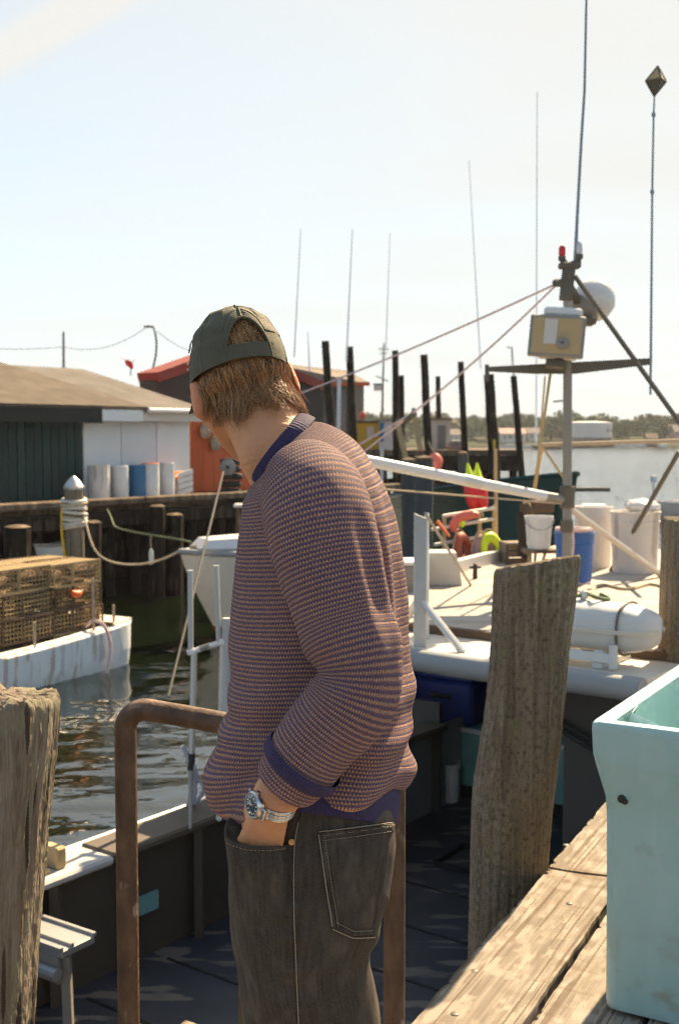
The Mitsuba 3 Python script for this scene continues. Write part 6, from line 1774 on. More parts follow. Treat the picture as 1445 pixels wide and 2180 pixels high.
def head_sdf(q):
    """Head coordinates: x to his right, y forward, z up, origin between the ear canals."""
    d = sd_ell(q, (0, -0.012, 0.042), (0.073, 0.098, 0.078))
    d = smin(d, sd_ell(q, (0, 0.030, 0.010), (0.066, 0.066, 0.072)), 0.03)
    d = smin(d, sd_ell(q, (0, 0.046, -0.035), (0.057, 0.048, 0.060)), 0.03)               # face
    for s in (-1, 1):
        d = smin(d, sd_cone(q, (s * 0.058, 0.008, -0.040), (s * 0.022, 0.074, -0.092), 0.016, 0.014), 0.024)   # jaw
        d = smin(d, sd_ell(q, (s * 0.045, 0.072, -0.022), (0.022, 0.018, 0.020)), 0.02)   # cheek
        d = smin(d, sd_ell(q, (s * 0.032, 0.086, 0.022), (0.026, 0.012, 0.010)), 0.014)   # brow
        d = smax(d, -sd_ell(q, (s * 0.031, 0.101, 0.002), (0.018, 0.014, 0.011)), 0.010)  # socket
        d = smin(d, sd_ell(q, (s * 0.031, 0.083, 0.001), (0.013, 0.0115, 0.0105)), 0.004) # eyelids
        d = smin(d, sd_ell(q, (s * 0.010, 0.098, -0.034), (0.008, 0.009, 0.007)), 0.008)  # nostril wing
    d = smin(d, sd_ell(q, (0, 0.082, -0.092), (0.022, 0.018, 0.016)), 0.02)               # chin
    d = smin(d, sd_cone(q, (0, 0.092, 0.012), (0, 0.109, -0.028), 0.008, 0.0105), 0.012)  # nose
    d = smin(d, sd_ell(q, (0, 0.094, -0.055), (0.021, 0.010, 0.006)), 0.008)              # upper lip
    d = smin(d, sd_ell(q, (0, 0.092, -0.065), (0.018, 0.010, 0.007)), 0.008)              # lower lip
    d = smax(d, -sd_ell(q, (0, 0.104, -0.0602), (0.022, 0.010, 0.0016)), 0.004)           # mouth line
    ear = None
    for s in (-1, 1):
        Re = np.stack([V3(s * 0.90, -0.42, 0.1), V3(s * 0.42, 0.90, 0.12), V3(-s * 0.14, -0.06, 1.0)], 1)
        Re = np.linalg.qr(Re)[0]
        e = sd_ell(q, (s * 0.083, -0.010, 0.002), (0.0085, 0.020, 0.033), Re)
        e = smax(e, -sd_ell(q, (s * 0.0945, -0.001, 0.004), (0.008, 0.011, 0.021), Re), 0.006)
        e = smin(e, sd_ell(q, (s * 0.074, 0.002, -0.004), (0.012, 0.012, 0.022)), 0.012)
        e = smin(e, sd_ell(q, (s * 0.077, 0.002, -0.027), (0.007, 0.009, 0.010)), 0.010)
        d = smin(d, e, 0.007)
    return d


# joints of the rest of the body
neck0, neck1 = hw((0, -0.030, -0.030)), M(588, 962, 0.0)
chest, belly, pelv = M(668, 1150), M(680, 1450), M(668, 1740)
shL, elL, wrL = M(680, 1075, -0.145), M(745, 1450, -0.225), M(588, 1692, -0.205)
knL = M(549, 1822, -0.164)                        # knuckles, inside the pocket
shR, elR, wrR = M(690, 1085, 0.145), M(760, 1440, 0.24), M(600, 1690, 0.21)
knR = M(556, 1790, 0.195)


def hand_bones(w, k, side):
    """Wrist, knuckle centre; back of the hand turned outwards. Five fingers, curled a little down into the pocket."""
    a = (k - w) / np.linalg.norm(k - w)
    nrm = V3(-0.30, side, 0.22)
    nrm -= a * (nrm @ a)
    nrm /= np.linalg.norm(nrm)
    x = np.cross(nrm, a)                           # across the palm
    if x[0] > 0:
        x = -x                                     # towards his front: the thumb side
    B = []
    kn = {}
    for i, (o, L) in enumerate(((0.026, 0.072), (0.009, 0.080), (-0.008, 0.075), (-0.023, 0.060))):
        base = k + x * o - a * (0.004 * abs(i - 1.2))
        root = w + x * o * 0.55 + a * 0.012
        B.append((root, base, 0.0125, 0.0108))
        p = base
        for L_, r0, r1, bend in ((L * 0.45, 0.0100, 0.0090, 0.25), (L * 0.32, 0.0090, 0.0082, 0.6), (L * 0.23, 0.0082, 0.0070, 0.85)):
            dirn = a * math.cos(bend) - nrm * math.sin(bend) + x * 0.04 * (1.5 - i)
            q = p + dirn / np.linalg.norm(dirn) * L_
            B.append((p, q, r0, r1))
            p = q
    tb0 = w + x * 0.022 + a * 0.020 - nrm * 0.004
    tb1 = tb0 + (a * 0.93 + x * 0.24 - nrm * 0.25) * 0.040
    tb2 = tb1 + (a * 0.97 + x * 0.08 - nrm * 0.25) * 0.034
    tb3 = tb2 + (a * 0.98 + x * 0.05 - nrm * 0.25) * 0.026
    B += [(tb0, tb1, 0.0145, 0.0120), (tb1, tb2, 0.0115, 0.0100), (tb2, tb3, 0.0100, 0.0078)]
    return B, a, nrm, x


hb, HA, HN, HX = hand_bones(wrL, knL, -1)
hbR, _, _, _ = hand_bones(wrR, knR, 1)
prims = [(neck1, neck0, 0.058, 0.054, 0.03), (M(610, 1010), M(600, 968), 0.050, 0.052, 0.02), (M(630, 1030), chest, 0.055, 0.090, 0.03), (chest, belly, 0.090, 0.085, 0.03), (belly, pelv, 0.085, 0.095, 0.03),
         (M(655, 1050, -0.03), shL, 0.05, 0.042, 0.03), (M(655, 1050, 0.03), shR, 0.05, 0.042, 0.03),
         (shL, elL, 0.044, 0.036, 0.02), (elL, wrL, 0.038, 0.025, 0.02), (shR, elR, 0.044, 0.036, 0.02), (elR, wrR, 0.038, 0.025, 0.02),
         (wrL + HX * 0.008, wrL - HX * 0.012, 0.023, 0.023, 0.015), (wrL + HA * 0.015, wrL + HA * 0.05, 0.020, 0.018, 0.02), (wrR, wrR + V3(-0.01, 0, -0.02), 0.024, 0.024, 0.02)]
prims += [(a_, b_, r0, r1, 0.007) for a_, b_, r0, r1 in hb + hbR]
prims += [(wrL + HX * o_ * 0.4 + HN * 0.0135, knL + HX * o_ + HN * 0.0075, 0.0036, 0.0032, 0.006) for o_ in (0.024, 0.008, -0.008)]
lo = np.min([np.minimum(p_[0], p_[1]) - max(p_[2], p_[3]) - 0.03 for p_ in prims] + [HC - 0.15], 0)
hi = np.max([np.maximum(p_[0], p_[1]) + max(p_[2], p_[3]) + 0.03 for p_ in prims] + [HC + 0.16], 0)
hv = 0.0034
dims = np.ceil((hi - lo) / hv).astype(int) + 1
vol = np.full(dims, 0.12, np.float32)


def stamp(fn, a, b, k):
    """Blend one primitive into the volume inside its own box only."""
    i0 = np.maximum(np.floor((a - lo) / hv).astype(int), 0)
    i1 = np.minimum(np.ceil((b - lo) / hv).astype(int) + 1, dims)
    g = np.stack(np.meshgrid(*[lo[c] + hv * np.arange(i0[c], i1[c]) for c in range(3)], indexing='ij'), -1)
    sl = tuple(slice(i0[c], i1[c]) for c in range(3))
    vol[sl] = smin(vol[sl], fn(g), k)


for a_, b_, r0, r1, k_ in prims[:1] + prims[1:]:
    m_ = max(r0, r1) + k_ + 0.006
    stamp(lambda g, a_=a_, b_=b_, r0=r0, r1=r1: sd_cone(g, a_, b_, r0, r1), np.minimum(a_, b_) - m_, np.maximum(a_, b_) + m_, k_)
stamp(lambda g: head_sdf(hl_(g.reshape(-1, 3))).reshape(g.shape[:3]) * HS, HC - 0.15, HC + 0.16, 0.022)
vol = gaussian_filter(vol, 0.55)


def surface_net(d, o, h):
    s = d < 0
    nx, ny, nz = d.shape
    c = np.zeros((nx - 1, ny - 1, nz - 1), np.int8)
    for i in (0, 1):
        for j in (0, 1):
            for k in (0, 1):
                c += s[i:nx - 1 + i, j:ny - 1 + j, k:nz - 1 + k]
    act = np.argwhere((c > 0) & (c < 8))
    idx = -np.ones(c.shape, np.int64)
    idx[tuple(act.T)] = np.arange(len(act))
    acc, cnt = np.zeros((len(act), 3)), np.zeros(len(act))
    cor_ = [(i, j, k) for i in (0, 1) for j in (0, 1) for k in (0, 1)]
    val = {q: d[act[:, 0] + q[0], act[:, 1] + q[1], act[:, 2] + q[2]].astype(float) for q in cor_}
    for q in cor_:
        for ax_ in range(3):
            if q[ax_] == 0:
                r = list(q)
                r[ax_] = 1
                r = tuple(r)
                a_, b_ = val[q], val[r]
                cr = (a_ < 0) != (b_ < 0)
                t = np.where(cr, a_ / np.where(cr, a_ - b_, 1), 0)
                pt = np.tile(np.array(q, float), (len(act), 1))
                pt[:, ax_] += t
                acc[cr] += pt[cr]
                cnt[cr] += 1
    v = o + h * (act + acc / np.maximum(cnt, 1)[:, None])
    fs = []
    for ax_ in range(3):
        u, w = [(1, 2), (2, 0), (0, 1)][ax_]
        sl0 = [slice(1, -1)] * 3
        sl0[ax_] = slice(0, -1)
        sl1 = [slice(1, -1)] * 3
        sl1[ax_] = slice(1, None)
        A_, B_ = s[tuple(sl0)], s[tuple(sl1)]
        e = np.argwhere(A_ != B_)
        flip = B_[tuple(e.T)]
        base = e + 1
        base[:, ax_] -= 1
        q = []
        for du, dw in ((-1, -1), (0, -1), (0, 0), (-1, 0)):
            r = base.copy()
            r[:, u] += du
            r[:, w] += dw
            q.append(idx[r[:, 0], r[:, 1], r[:, 2]])
        q = np.stack(q, 1)
        q[flip] = q[flip][:, ::-1]
        fs.append(q)
    f = np.vstack(fs)
    return tm(v, f[(f >= 0).all(1)])


body = surface_net(vol, lo, hv)
obj('body', body, 'm_skin', man, smooth=True)
for s in (-1, 1):
    ec = hw((s * 0.031, 0.0865, 0.001))
    obj('eye', tm(trimesh.creation.icosphere(2, 0.0108).vertices + ec, trimesh.creation.icosphere(2).faces), 'm_eye_white', man, smooth=True)


# ---- cloth lofts
def loft(rings, n=220, m=260, p=2.3, closed_end=False):
    """rings: (front px, back px, half width, near-side lift, superellipse power), top to bottom. Returns grid (m, n, 3), uv in metres."""
    C, A_, Bv, Zl, pw = [], [], [], [], []
    for F_, B_, w, lift, q in rings:
        f_, b_ = np.asarray(F_, float), np.asarray(B_, float)
        C.append((f_ + b_) / 2)
        A_.append((b_ - f_) / 2)
        Bv.append(w)
        Zl.append(lift)
        pw.append(q)
    C, A_, Bv, Zl, pw = map(np.array, (C, A_, Bv, Zl, pw))
    d = np.r_[0, np.cumsum(np.linalg.norm(np.diff(C, axis=0), axis=1) + 0.25 * np.abs(np.diff(Bv)))]
    t = np.linspace(0, d[-1], m)
    sp = lambda q: PchipInterpolator(d, q)(t)
    C, A_, Bv, Zl, pw = sp(C), sp(A_), sp(Bv), sp(Zl), sp(pw)
    a = np.linspace(0, 2 * np.pi, n, endpoint=False)            # 0 = back, pi/2 = near side
    ca, sa = np.cos(a), np.sin(a)
    e = 2 / pw[:, None]
    X = np.sign(ca) * np.abs(ca) ** e
    Y = np.sign(sa) * np.abs(sa) ** e
    P = C[:, None] + A_[:, None] * X[..., None] + (Bv[:, None] * Y)[..., None] * V3(0, -1, 0) + (Zl[:, None] * np.maximum(Y, 0) ** 1.5)[..., None] * V3(0, 0, 1)
    return P, a


def normals(P):
    du = np.roll(P, -1, 1) - np.roll(P, 1, 1)
    dv = np.gradient(P, axis=0)
    n_ = np.cross(du, dv)
    n_ /= np.linalg.norm(n_, axis=-1, keepdims=True) + 1e-12
    c = P.mean(1, keepdims=True)
    if np.sum(n_ * (P - c)) < 0:
        n_ = -n_
    return n_


def cloth(P, closed=True, seam=None):
    """Grid with an extra column so that uv can run round it; uv in metres (u round, v along)."""
    if closed:
        P = np.concatenate([P, P[:, :1]], 1)
    du = np.linalg.norm(np.diff(P, axis=1), axis=-1)
    mid = du[len(du) // 2]
    u = np.r_[0, np.cumsum(mid)]
    dv = np.linalg.norm(np.diff(P, axis=0), axis=-1)
    v = np.r_[0, np.cumsum(np.median(dv, axis=1))] if seam is None else np.r_[0, np.cumsum(dv[:, seam])]
    n_, m_ = P.shape[:2]
    U, Vv = np.broadcast_to(u, (n_, m_)), np.broadcast_to(v[:, None], (n_, m_))
    return grid(P), np.stack([U, Vv], -1).reshape(-1, 2)


W = lambda x, y: M(x, y, 0)
TOR = [(W(549, 1020), W(660, 897), 0.066, 0.0, 2.0), (W(541, 1028), W(688, 900), 0.100, -0.004, 2.0), (W(533, 1036), W(722, 914), 0.140, -0.004, 2.0), (W(526, 1048), W(757, 940), 0.175, 0, 2.1), (W(518, 1068), W(788, 980), 0.196, 0, 2.2),
       (W(513, 1105), W(818, 1040), 0.203, 0.0, 2.3), (W(507, 1150), W(839, 1120), 0.203, 0.01, 2.3), (W(500, 1220), W(851, 1200), 0.200, 0.01, 2.3), (W(494, 1300), W(860, 1280), 0.196, 0.012, 2.3), (W(490, 1380), W(868, 1370), 0.192, 0.015, 2.3),
       (W(489, 1440), W(872, 1430), 0.190, 0.018, 2.3), (W(489, 1500), W(876, 1495), 0.190, 0.022, 2.3), (W(478, 1560), W(880, 1555), 0.190, 0.03, 2.3), (W(452, 1610), W(882, 1600), 0.190, 0.036, 2.3), (W(438, 1650), W(881, 1630), 0.188, 0.042, 2.3),
       (W(441, 1690), W(872, 1655), 0.186, 0.040, 2.3), (W(458, 1722), W(858, 1672), 0.184, 0.040, 2.3), (W(478, 1733), W(850, 1672), 0.180, 0.042, 2.3)]
P, ang = loft(TOR, 300, 300)
Nn = normals(P)
pj = project(P)
# folds: soft diagonal drape towards the pocketed hand, gathered puff at the hem, slack at the small of the back
q3 = P * V3(1, 1, 1)
fold = 0.014 * np.sin((P[..., 0] * 0.9 - P[..., 2] * 0.55) * 60 + 3 * meshkit.fbm(q3 * 5, 3, 2)) * np.clip((1.25 - P[..., 2]) / 0.25, 0, 1)
fold *= np.clip((pj[..., 0] - 430) / 80, 0, 1) * (0.35 + 0.65 * meshkit.fbm(q3 * 6, 2, 8))
fold += 0.012 * (meshkit.fbm(q3 * np.array([7, 7, 4.0]), 3, 21) - 0.5)
fold += 0.004 * np.sin(P[..., 2] * 95 + 4 * meshkit.fbm(q3 * 7, 2, 4)) * np.exp(-((P[..., 2] - 1.06) / 0.10) ** 2)
tt = np.linspace(0, 1, len(P))[:, None]
fold += 0.0065 * np.sin(ang[None] * 11 + P[..., 2] * 9 + 2.5 * meshkit.fbm(q3 * 6, 2, 17)) * np.clip(np.cos(ang)[None] * 1.6 - 0.2, 0, 1) * np.exp(-((P[..., 2] - 1.28) / 0.14) ** 2)
fold = fold * np.clip(tt / 0.10, 0, 1)
P = P + Nn * fold[..., None]
g_, uv_ = cloth(P, seam=75)
sweater = f'{man}__sweater'
obj('sweater', g_, 'm_knit', man, smooth=True, uv=uv_, label='striped purple and tan knit sweater')
# ribbed hem, mostly tucked up under the puff, showing at the back
HEM = [(W(490, 1672), W(848, 1664), 0.176, 0.046, 2.4), (W(494, 1680), W(850, 1686), 0.183, 0.046, 2.4), (W(500, 1687), W(849, 1712), 0.185, 0.046, 2.4), (W(506, 1692), W(846, 1738), 0.184, 0.046, 2.4), (W(510, 1691), W(838, 1739), 0.176, 0.047, 2.4)]
P, _ = loft(HEM, 300, 30)
g_, uv_ = cloth(P)
obj('hem', g_, 'm_rib', sweater, smooth=True, uv=uv_, label='plain dark purple ribbed hem')
# collar: a standing rib band
c0, c1 = W(528, 1008), W(642, 882)
ax_ = c1 - c0
nrm = V3(-ax_[2], 0, ax_[0])
nrm = nrm / np.linalg.norm(nrm)
if nrm[2] < 0:
    nrm = -nrm
ra0 = np.linalg.norm(ax_) / 2
P = []
for off, gr_ in ((-0.020, 0.010), (-0.012, 0.0085), (-0.004, 0.005), (0.002, 0.001), (0.0045, -0.003), (0.002, -0.007), (-0.008, -0.007), (-0.02, -0.006)):
    a = np.linspace(0, 2 * np.pi, 160, endpoint=False)
    cc = (c0 + c1) / 2 + nrm * off
    P.append(cc + np.cos(a)[:, None] * ax_ / np.linalg.norm(ax_) * (ra0 + gr_) + np.sin(a)[:, None] * V3(0, -1, 0) * (0.060 + gr_) + (np.maximum(np.sin(a), 0) ** 2)[:, None] * nrm * -0.004)
P = np.array(P)
P = np.array([CubicSpline(np.arange(len(P)), P, axis=0)(t_) for t_ in np.linspace(0, len(P) - 1, 40)])
g_, uv_ = cloth(P)
obj('collar', g_, 'm_rib', sweater, smooth=True, uv=uv_, label='dark purple ribbed collar')
CUT_R, CUT_L = None, None


def sleeve(pts, side, n=150, m=300, name='sleeve'):
    """pts: (px, py, dy, radius) along the arm."""
    C = np.array([M(x, y, side * dy) for x, y, dy, r in pts])
    r = np.array([q[3] for q in pts])
    d = np.r_[0, np.cumsum(np.linalg.norm(np.diff(C, axis=0), axis=1))]
    t = np.linspace(0, d[-1], m)
    P0, R0 = CubicSpline(d, C)(t), PchipInterpolator(d, r)(t)
    P0 = gaussian_filter(P0, (3, 0), mode='nearest')
    tg, a_, b_ = frames_along(P0)
    an = np.linspace(0, 2 * np.pi, n, endpoint=False)
    G = P0[:, None] + R0[:, None, None] * (np.cos(an)[None, :, None] * a_[:, None] + np.sin(an)[None, :, None] * b_[:, None])
    return G, P0, R0, tg, t


SL = [(640, 1010, -0.100, 0.058), (656, 1034, -0.125, 0.068), (668, 1065, -0.145, 0.0745), (681, 1115, -0.163, 0.0760), (697, 1190, -0.180, 0.0735), (716, 1265, -0.195, 0.0690), (735, 1335, -0.208, 0.0650), (752, 1395, -0.222, 0.0625), (757, 1445, -0.228, 0.0620), (745, 1490, -0.230, 0.0610),
      (718, 1532, -0.228, 0.0590), (688, 1570, -0.224, 0.0565), (659, 1606, -0.220, 0.0540), (638, 1633, -0.217, 0.0525)]
for side in (1, -1):
    G, P0, R0, tg, t = sleeve(SL, side)
    rad = (G - P0[:, None]) / R0[:, None, None]
    q3 = G * 1.0
    L_ = t[-1]
    tt = t[:, None] / L_
    wr_ = 0.0110 * np.sin((t[:, None] * 52) + 3.2 * meshkit.fbm(q3 * 8, 3, 5)) * np.exp(-((tt - 0.66) / 0.09) ** 2) * np.clip(0.35 - rad[..., 0] * 1.1, 0, 1)     # crease in the crook
    wr_ += 0.011 * (meshkit.fbm(q3 * 6.5, 3, 31) - 0.5) + 0.0045 * np.sin(t[:, None] * 30 + rad[..., 2] * 2.5) * np.clip((tt - 0.5) / 0.2, 0, 1)
    wr_ += 0.006 * np.exp(-((tt - 0.60) / 0.05) ** 2) * np.clip(rad[..., 0], 0, 1)                 # the elbow pushes out
    phi = np.linspace(0, 2 * np.pi, G.shape[1], endpoint=False)[None]
    wr_ += 0.0050 * np.sin(phi * 7 + t[:, None] * 7 + 2.0 * meshkit.fbm(q3 * 6, 2, 12)) * np.clip(rad[..., 0] * 1.4 - 0.1, 0, 1) * np.exp(-((tt - 0.42) / 0.20) ** 2)
    G = G + rad * wr_[..., None]
    g_, uv_ = cloth(G)
    sl = obj('sleeve', g_, 'm_knit', sweater, smooth=True, uv=uv_)
    # folded-back edge, then the inner turn of the cuff nearer the hand
    e_, ed, er = P0[-1], tg[-1], R0[-1] + 0.001
    an = np.linspace(0, 2 * np.pi, 150, endpoint=False)
    ring = rad[-1] * 1.0
    prof = [(-0.014, 0.0035), (-0.007, 0.0052), (0.0, 0.0048), (0.0055, 0.0020), (0.0065, -0.0045), (0.002, -0.0080)]
    pr_ = CubicSpline(np.arange(6), np.array(prof))(np.linspace(0, 5, 24))
    G2 = np.array([e_ + ed * o + ring * (er + g) for o, g in pr_])
    G2 += (rad[-1] * wr_[-1][:, None])[None]
    g_, uv_ = cloth(G2)
    obj('cuff_edge', g_, 'm_rib', sweater, smooth=True, uv=uv_, label='plain purple edge of the turned-back cuff')
    wv = wrL if side == 1 else wrR
    prof = [(-0.010, -0.0035), (0.006, -0.0036), (0.020, -0.0048), (0.032, -0.0072), (0.0395, -0.0105), (0.041, -0.0145), (0.036, -0.0175), (0.02, -0.019)]
    pr_ = CubicSpline(np.arange(8), np.array(prof))(np.linspace(0, 7, 60))
    dirw = (wv - e_) / np.linalg.norm(wv - e_)
    G3 = np.array([e_ + dirw * o + ring * (er + g) for o, g in pr_]) + 0.004 * (meshkit.fbm(np.array([e_ + dirw * o + ring * (er + g) for o, g in pr_]) * 18, 3, 3)[..., None] - 0.5) * ring[None]
    g_, uv_ = cloth(G3)
    obj('cuff', g_, 'm_knit', sweater, smooth=True, uv=uv_)

# ---- jeans
D_L, D_R = -0.088, 0.088
J = lambda x, y: M(x, y, D_L)
LEG = [(J(505, 1668), J(824, 1664), 0.080, 0.0, 2.4), (J(498, 1705), J(829, 1700), 0.084, 0, 2.4), (J(491, 1760), J(838, 1750), 0.090, 0, 2.4), (J(490, 1800), J(841, 1795), 0.1009, 0, 2.4), (J(490, 1850), J(835, 1845), 0.1009, 0, 2.4), (J(493, 1905), J(827, 1895), 0.0992, 0, 2.4),
       (J(499, 1955), J(818, 1940), 0.0974, 0, 2.3), (J(506, 1998), J(804, 1985), 0.094, 0, 2.3), (J(513, 2030), J(789, 2018), 0.0914, 0, 2.3), (J(520, 2062), J(788, 2050), 0.0887, 0, 2.3), (J(531, 2110), J(797, 2098), 0.0853, 0, 2.3), (J(547, 2180), J(810, 2170), 0.0818, 0, 2.2),
       (J(575, 2330), J(818, 2320), 0.0766, 0, 2.2), (J(598, 2520), J(812, 2520), 0.0713, 0, 2.2), (J(622, 2720), J(815, 2720), 0.0679, 0, 2.2), (J(632, 2900), J(820, 2900), 0.0661, 0, 2.2), (J(636, 2960), J(818, 2960), 0.0653, 0, 2.2)]
P, ang = loft(LEG, 420, 620)
Nn = normals(P)
pj = project(P)
near = np.clip(-Nn[..., 1] * 2, 0, 1)
facing_ = np.clip(-Nn[..., 1] * 2.2 - 0.55, 0, 1)
X_, Y_ = pj[..., 0], pj[..., 1]
# the pocket mouth: the front panel stands proud below it, because the hand is inside
mouth = PchipInterpolator([430, 492, 503, 515, 530, 560, 590, 615, 660], [1600, 1725, 1752, 1778, 1791, 1802, 1802, 1795, 1790])
below = np.clip((Y_ - mouth(np.clip(X_, 430, 660))) / 3.0, 0, 1)
zone = np.clip((614 - X_) / 12, 0, 1) * facing_ * np.clip((Y_ - 1690) / 20, 0, 1)
bul = 0.028 * below * zone * np.exp(-np.clip(Y_ - 1800, 0, None) / 110) - 0.012 * (1 - below) * zone * np.clip((603 - X_) / 5, 0, 1)
q3 = P
wr_ = 0.0055 * (meshkit.fbm(q3 * np.array([13, 13, 7.0]), 3, 6) - 0.5)
# wrinkles: fan under the seat, drag lines from the seam, folds at the fly side
wr_ = wr_ + 0.0026 * np.sin((Y_ - 0.42 * X_) / 19 + 2.5 * meshkit.fbm(q3 * 9, 2, 3)) * np.exp(-((Y_ - 1985) / 60) ** 2) * np.clip((X_ - 640) / 120, 0, 1)
wr_ = wr_ + 0.0012 * np.exp(-((Y_ - (1905 + 0.35 * (X_ - 800))) / 13) ** 2) * np.clip((X_ - 740) / 50, 0, 1)
wr_ = wr_ - 0.0012 * np.exp(-((Y_ - (1930 + 0.35 * (X_ - 800))) / 13) ** 2) * np.clip((X_ - 740) / 50, 0, 1)
wr_ = wr_ + 0.0022 * np.sin(Y_ / 11 + 4 * meshkit.fbm(q3 * 10, 2, 14)) * np.exp(-((X_ - 630) / 45) ** 2) * np.clip((Y_ - 1850) / 60, 0, 1)
wr_ = wr_ + 0.004 * np.sin((X_ - 0.25 * Y_) / 21) * np.clip((Y_ - 2050) / 90, 0, 1) * meshkit.fbm(q3 * 5, 2, 41)
seam_x = PchipInterpolator([1660, 1700, 1740, 1793, 1850, 1950, 2050, 2180, 2400, 3000], [656, 652, 640, 629, 627, 628, 632, 638, 660, 700])
sd_ = X_ - seam_x(np.clip(Y_, 1660, 3000))
wr_ = wr_ + near * (0.0022 * np.exp(-(sd_ / 4.0) ** 2) - 0.0020 * np.exp(-((sd_ + 5) / 2.5) ** 2) + 0.0012 * np.clip((sd_ - 2) / 3, 0, 1) * np.clip((26 - sd_) / 4, 0, 1))
PB, NB = P + Nn * wr_[..., None], Nn
P = P + Nn * (wr_ + bul)[..., None]
g_, uv_ = cloth(P)
jeans = f'{man}__jeans'
obj('jeans', g_, 'm_denim', man, smooth=True, uv=uv_, label='washed dark brown-black jeans')
JL_P, JL_N, JL_pj = P, normals(P), project(P)
K = lambda x, y: M(x, y, D_R)
RLEG = [(K(512, 1668), K(830, 1660), 0.105, 0, 2.4), (K(497, 1730), K(830, 1725), 0.112, 0, 2.4), (K(490, 1790), K(826, 1790), 0.114, 0, 2.4), (K(486, 1850), K(815, 1845), 0.112, 0, 2.3), (K(490, 1945), K(790, 1920), 0.106, 0, 2.3), (K(497, 2015), K(760, 1990), 0.10, 0, 2.3), (K(506, 2085), K(752, 2070), 0.096, 0, 2.2),
        (K(517, 2180), K(750, 2170), 0.092, 0, 2.2), (K(526, 2320), K(740, 2320), 0.086, 0, 2.2), (K(520, 2480), K(700, 2480), 0.080, 0, 2.2), (K(515, 2640), K(680, 2640), 0.076, 0, 2.2), (K(515, 2700), K(678, 2700), 0.075, 0, 2.2)]
P, _ = loft(RLEG, 200, 200)
P = P + normals(P) * (0.008 * (meshkit.fbm(P * 11, 3, 16) - 0.5))[..., None]
g_, uv_ = cloth(P)
obj('right_leg', g_, 'm_denim', jeans, smooth=True, uv=uv_)

# what lies on the near side of the left leg: find surface points for places measured in the photograph
facing = (JL_N[..., 1] < -0.12)
pts2, pts3, ptsn = JL_pj[facing], JL_P[facing], JL_N[facing]
sel = (pts2[:, 1] < 2230) & (pts2[:, 0] > 440)
pts2, pts3, ptsn = pts2[sel], pts3[sel], ptsn[sel]
from scipy.spatial import cKDTree
TREE = cKDTree(pts2)


def on_jeans(xy, lift=0.0):
    xy = np.atleast_2d(np.asarray(xy, float))
    d, i = TREE.query(xy, k=6)
    w = 1 / (d + 0.15) ** 2
    w /= w.sum(1, keepdims=True)
    p = (pts3[i] * w[..., None]).sum(1)
    n_ = (ptsn[i] * w[..., None]).sum(1)
    n_ /= np.linalg.norm(n_, axis=1, keepdims=True)
    return p + n_ * lift, n_


def poly_curve(xy, n):
    xy = np.asarray(xy, float)
    d = np.r_[0, np.cumsum(np.linalg.norm(np.diff(xy, axis=0), axis=1))]
    return np.stack([np.interp(np.linspace(0, d[-1], n), d, xy[:, k]) for k in (0, 1)], -1)


# back pocket: a patch of its own with turned edges
tl_, tr_, br_, bl_ = V3(676, 1770, 0)[:2], V3(838, 1752, 0)[:2], V3(794, 1994, 0)[:2], V3(706, 1975, 0)[:2]
nu, nv = 64, 90
U, Vv = np.meshgrid(np.linspace(0, 1, nu), np.linspace(0, 1, nv))
top_ = tl_ + (tr_ - tl_) * U[..., None]
bot_ = bl_ + (br_ - bl_) * U[..., None] + np.stack([0 * U, 10 * (1 - np.abs(2 * U - 1))], -1)
XY = top_ * (1 - Vv[..., None]) + bot_ * Vv[..., None]
p_, n_ = on_jeans(XY.reshape(-1, 2))
p_ = gaussian_filter(p_.reshape(nv, nu, 3), (1.5, 1.5, 0), mode='nearest')
n_ = gaussian_filter(n_.reshape(nv, nu, 3), (2, 2, 0), mode='nearest')
edge = np.minimum(np.minimum(U, 1 - U) * 0.11, np.minimum(Vv, 1 - Vv) * 0.17)
lift = 0.0036 * np.clip(edge / 0.004, 0, 1) ** 0.5 - 0.0026 * np.exp(-((edge - 0.011) / 0.0028) ** 2) + 0.0016 * np.exp(-((edge - 0.006) / 0.003) ** 2) * np.sin(np.where(edge == np.minimum(U, 1 - U) * 0.11, Vv * 62, U * 40)) * np.clip((0.9 - U) / 0.1, 0, 1) \
    + 0.004 * (meshkit.fbm(p_ * 26, 3, 9) - 0.5) * np.clip(edge / 0.02, 0, 1)
hemb = np.clip((0.085 - Vv) / 0.004, 0, 1) * 0.0014
pk = p_ + n_ * (lift + hemb + 0.0012)[..., None]
under = p_ - n_ * 0.002
ringv = np.concatenate([pk.reshape(-1, 3), under.reshape(-1, 3)])
q = grid_faces(nv, nu, False)
kk = nv * nu
loop = np.array([i * nu for i in range(nv)] + [(nv - 1) * nu + j for j in range(1, nu)] + [i * nu + nu - 1 for i in range(nv - 2, -1, -1)] + [j for j in range(nu - 2, 0, -1)])
sidef = np.stack([loop, np.roll(loop, -1), np.roll(loop, -1) + kk, loop + kk], 1)
uvp = np.stack([U * 0.11, Vv * 0.17], -1).reshape(-1, 2)
pocket = obj('back_pocket', tm(ringv, np.vstack([q, sidef])), 'm_denim', jeans, smooth=True, uv=np.vstack([uvp, uvp]))


def stitches(xy, n, lift, r=0.0006, gap_=0.36):
    c = poly_curve(xy, n * 4)
    p_, _ = on_jeans(c, lift)
    p_ = gaussian_filter(p_, (1.2, 0), mode='nearest')
    out = []
    for i in range(n):
        a_, b_ = p_[i * 4], p_[min(i * 4 + 3, len(p_) - 1)]
        out.append(rod(a_, a_ + (b_ - a_) * (1 - gap_ * 0.3), r, n=5))
    return join(out)


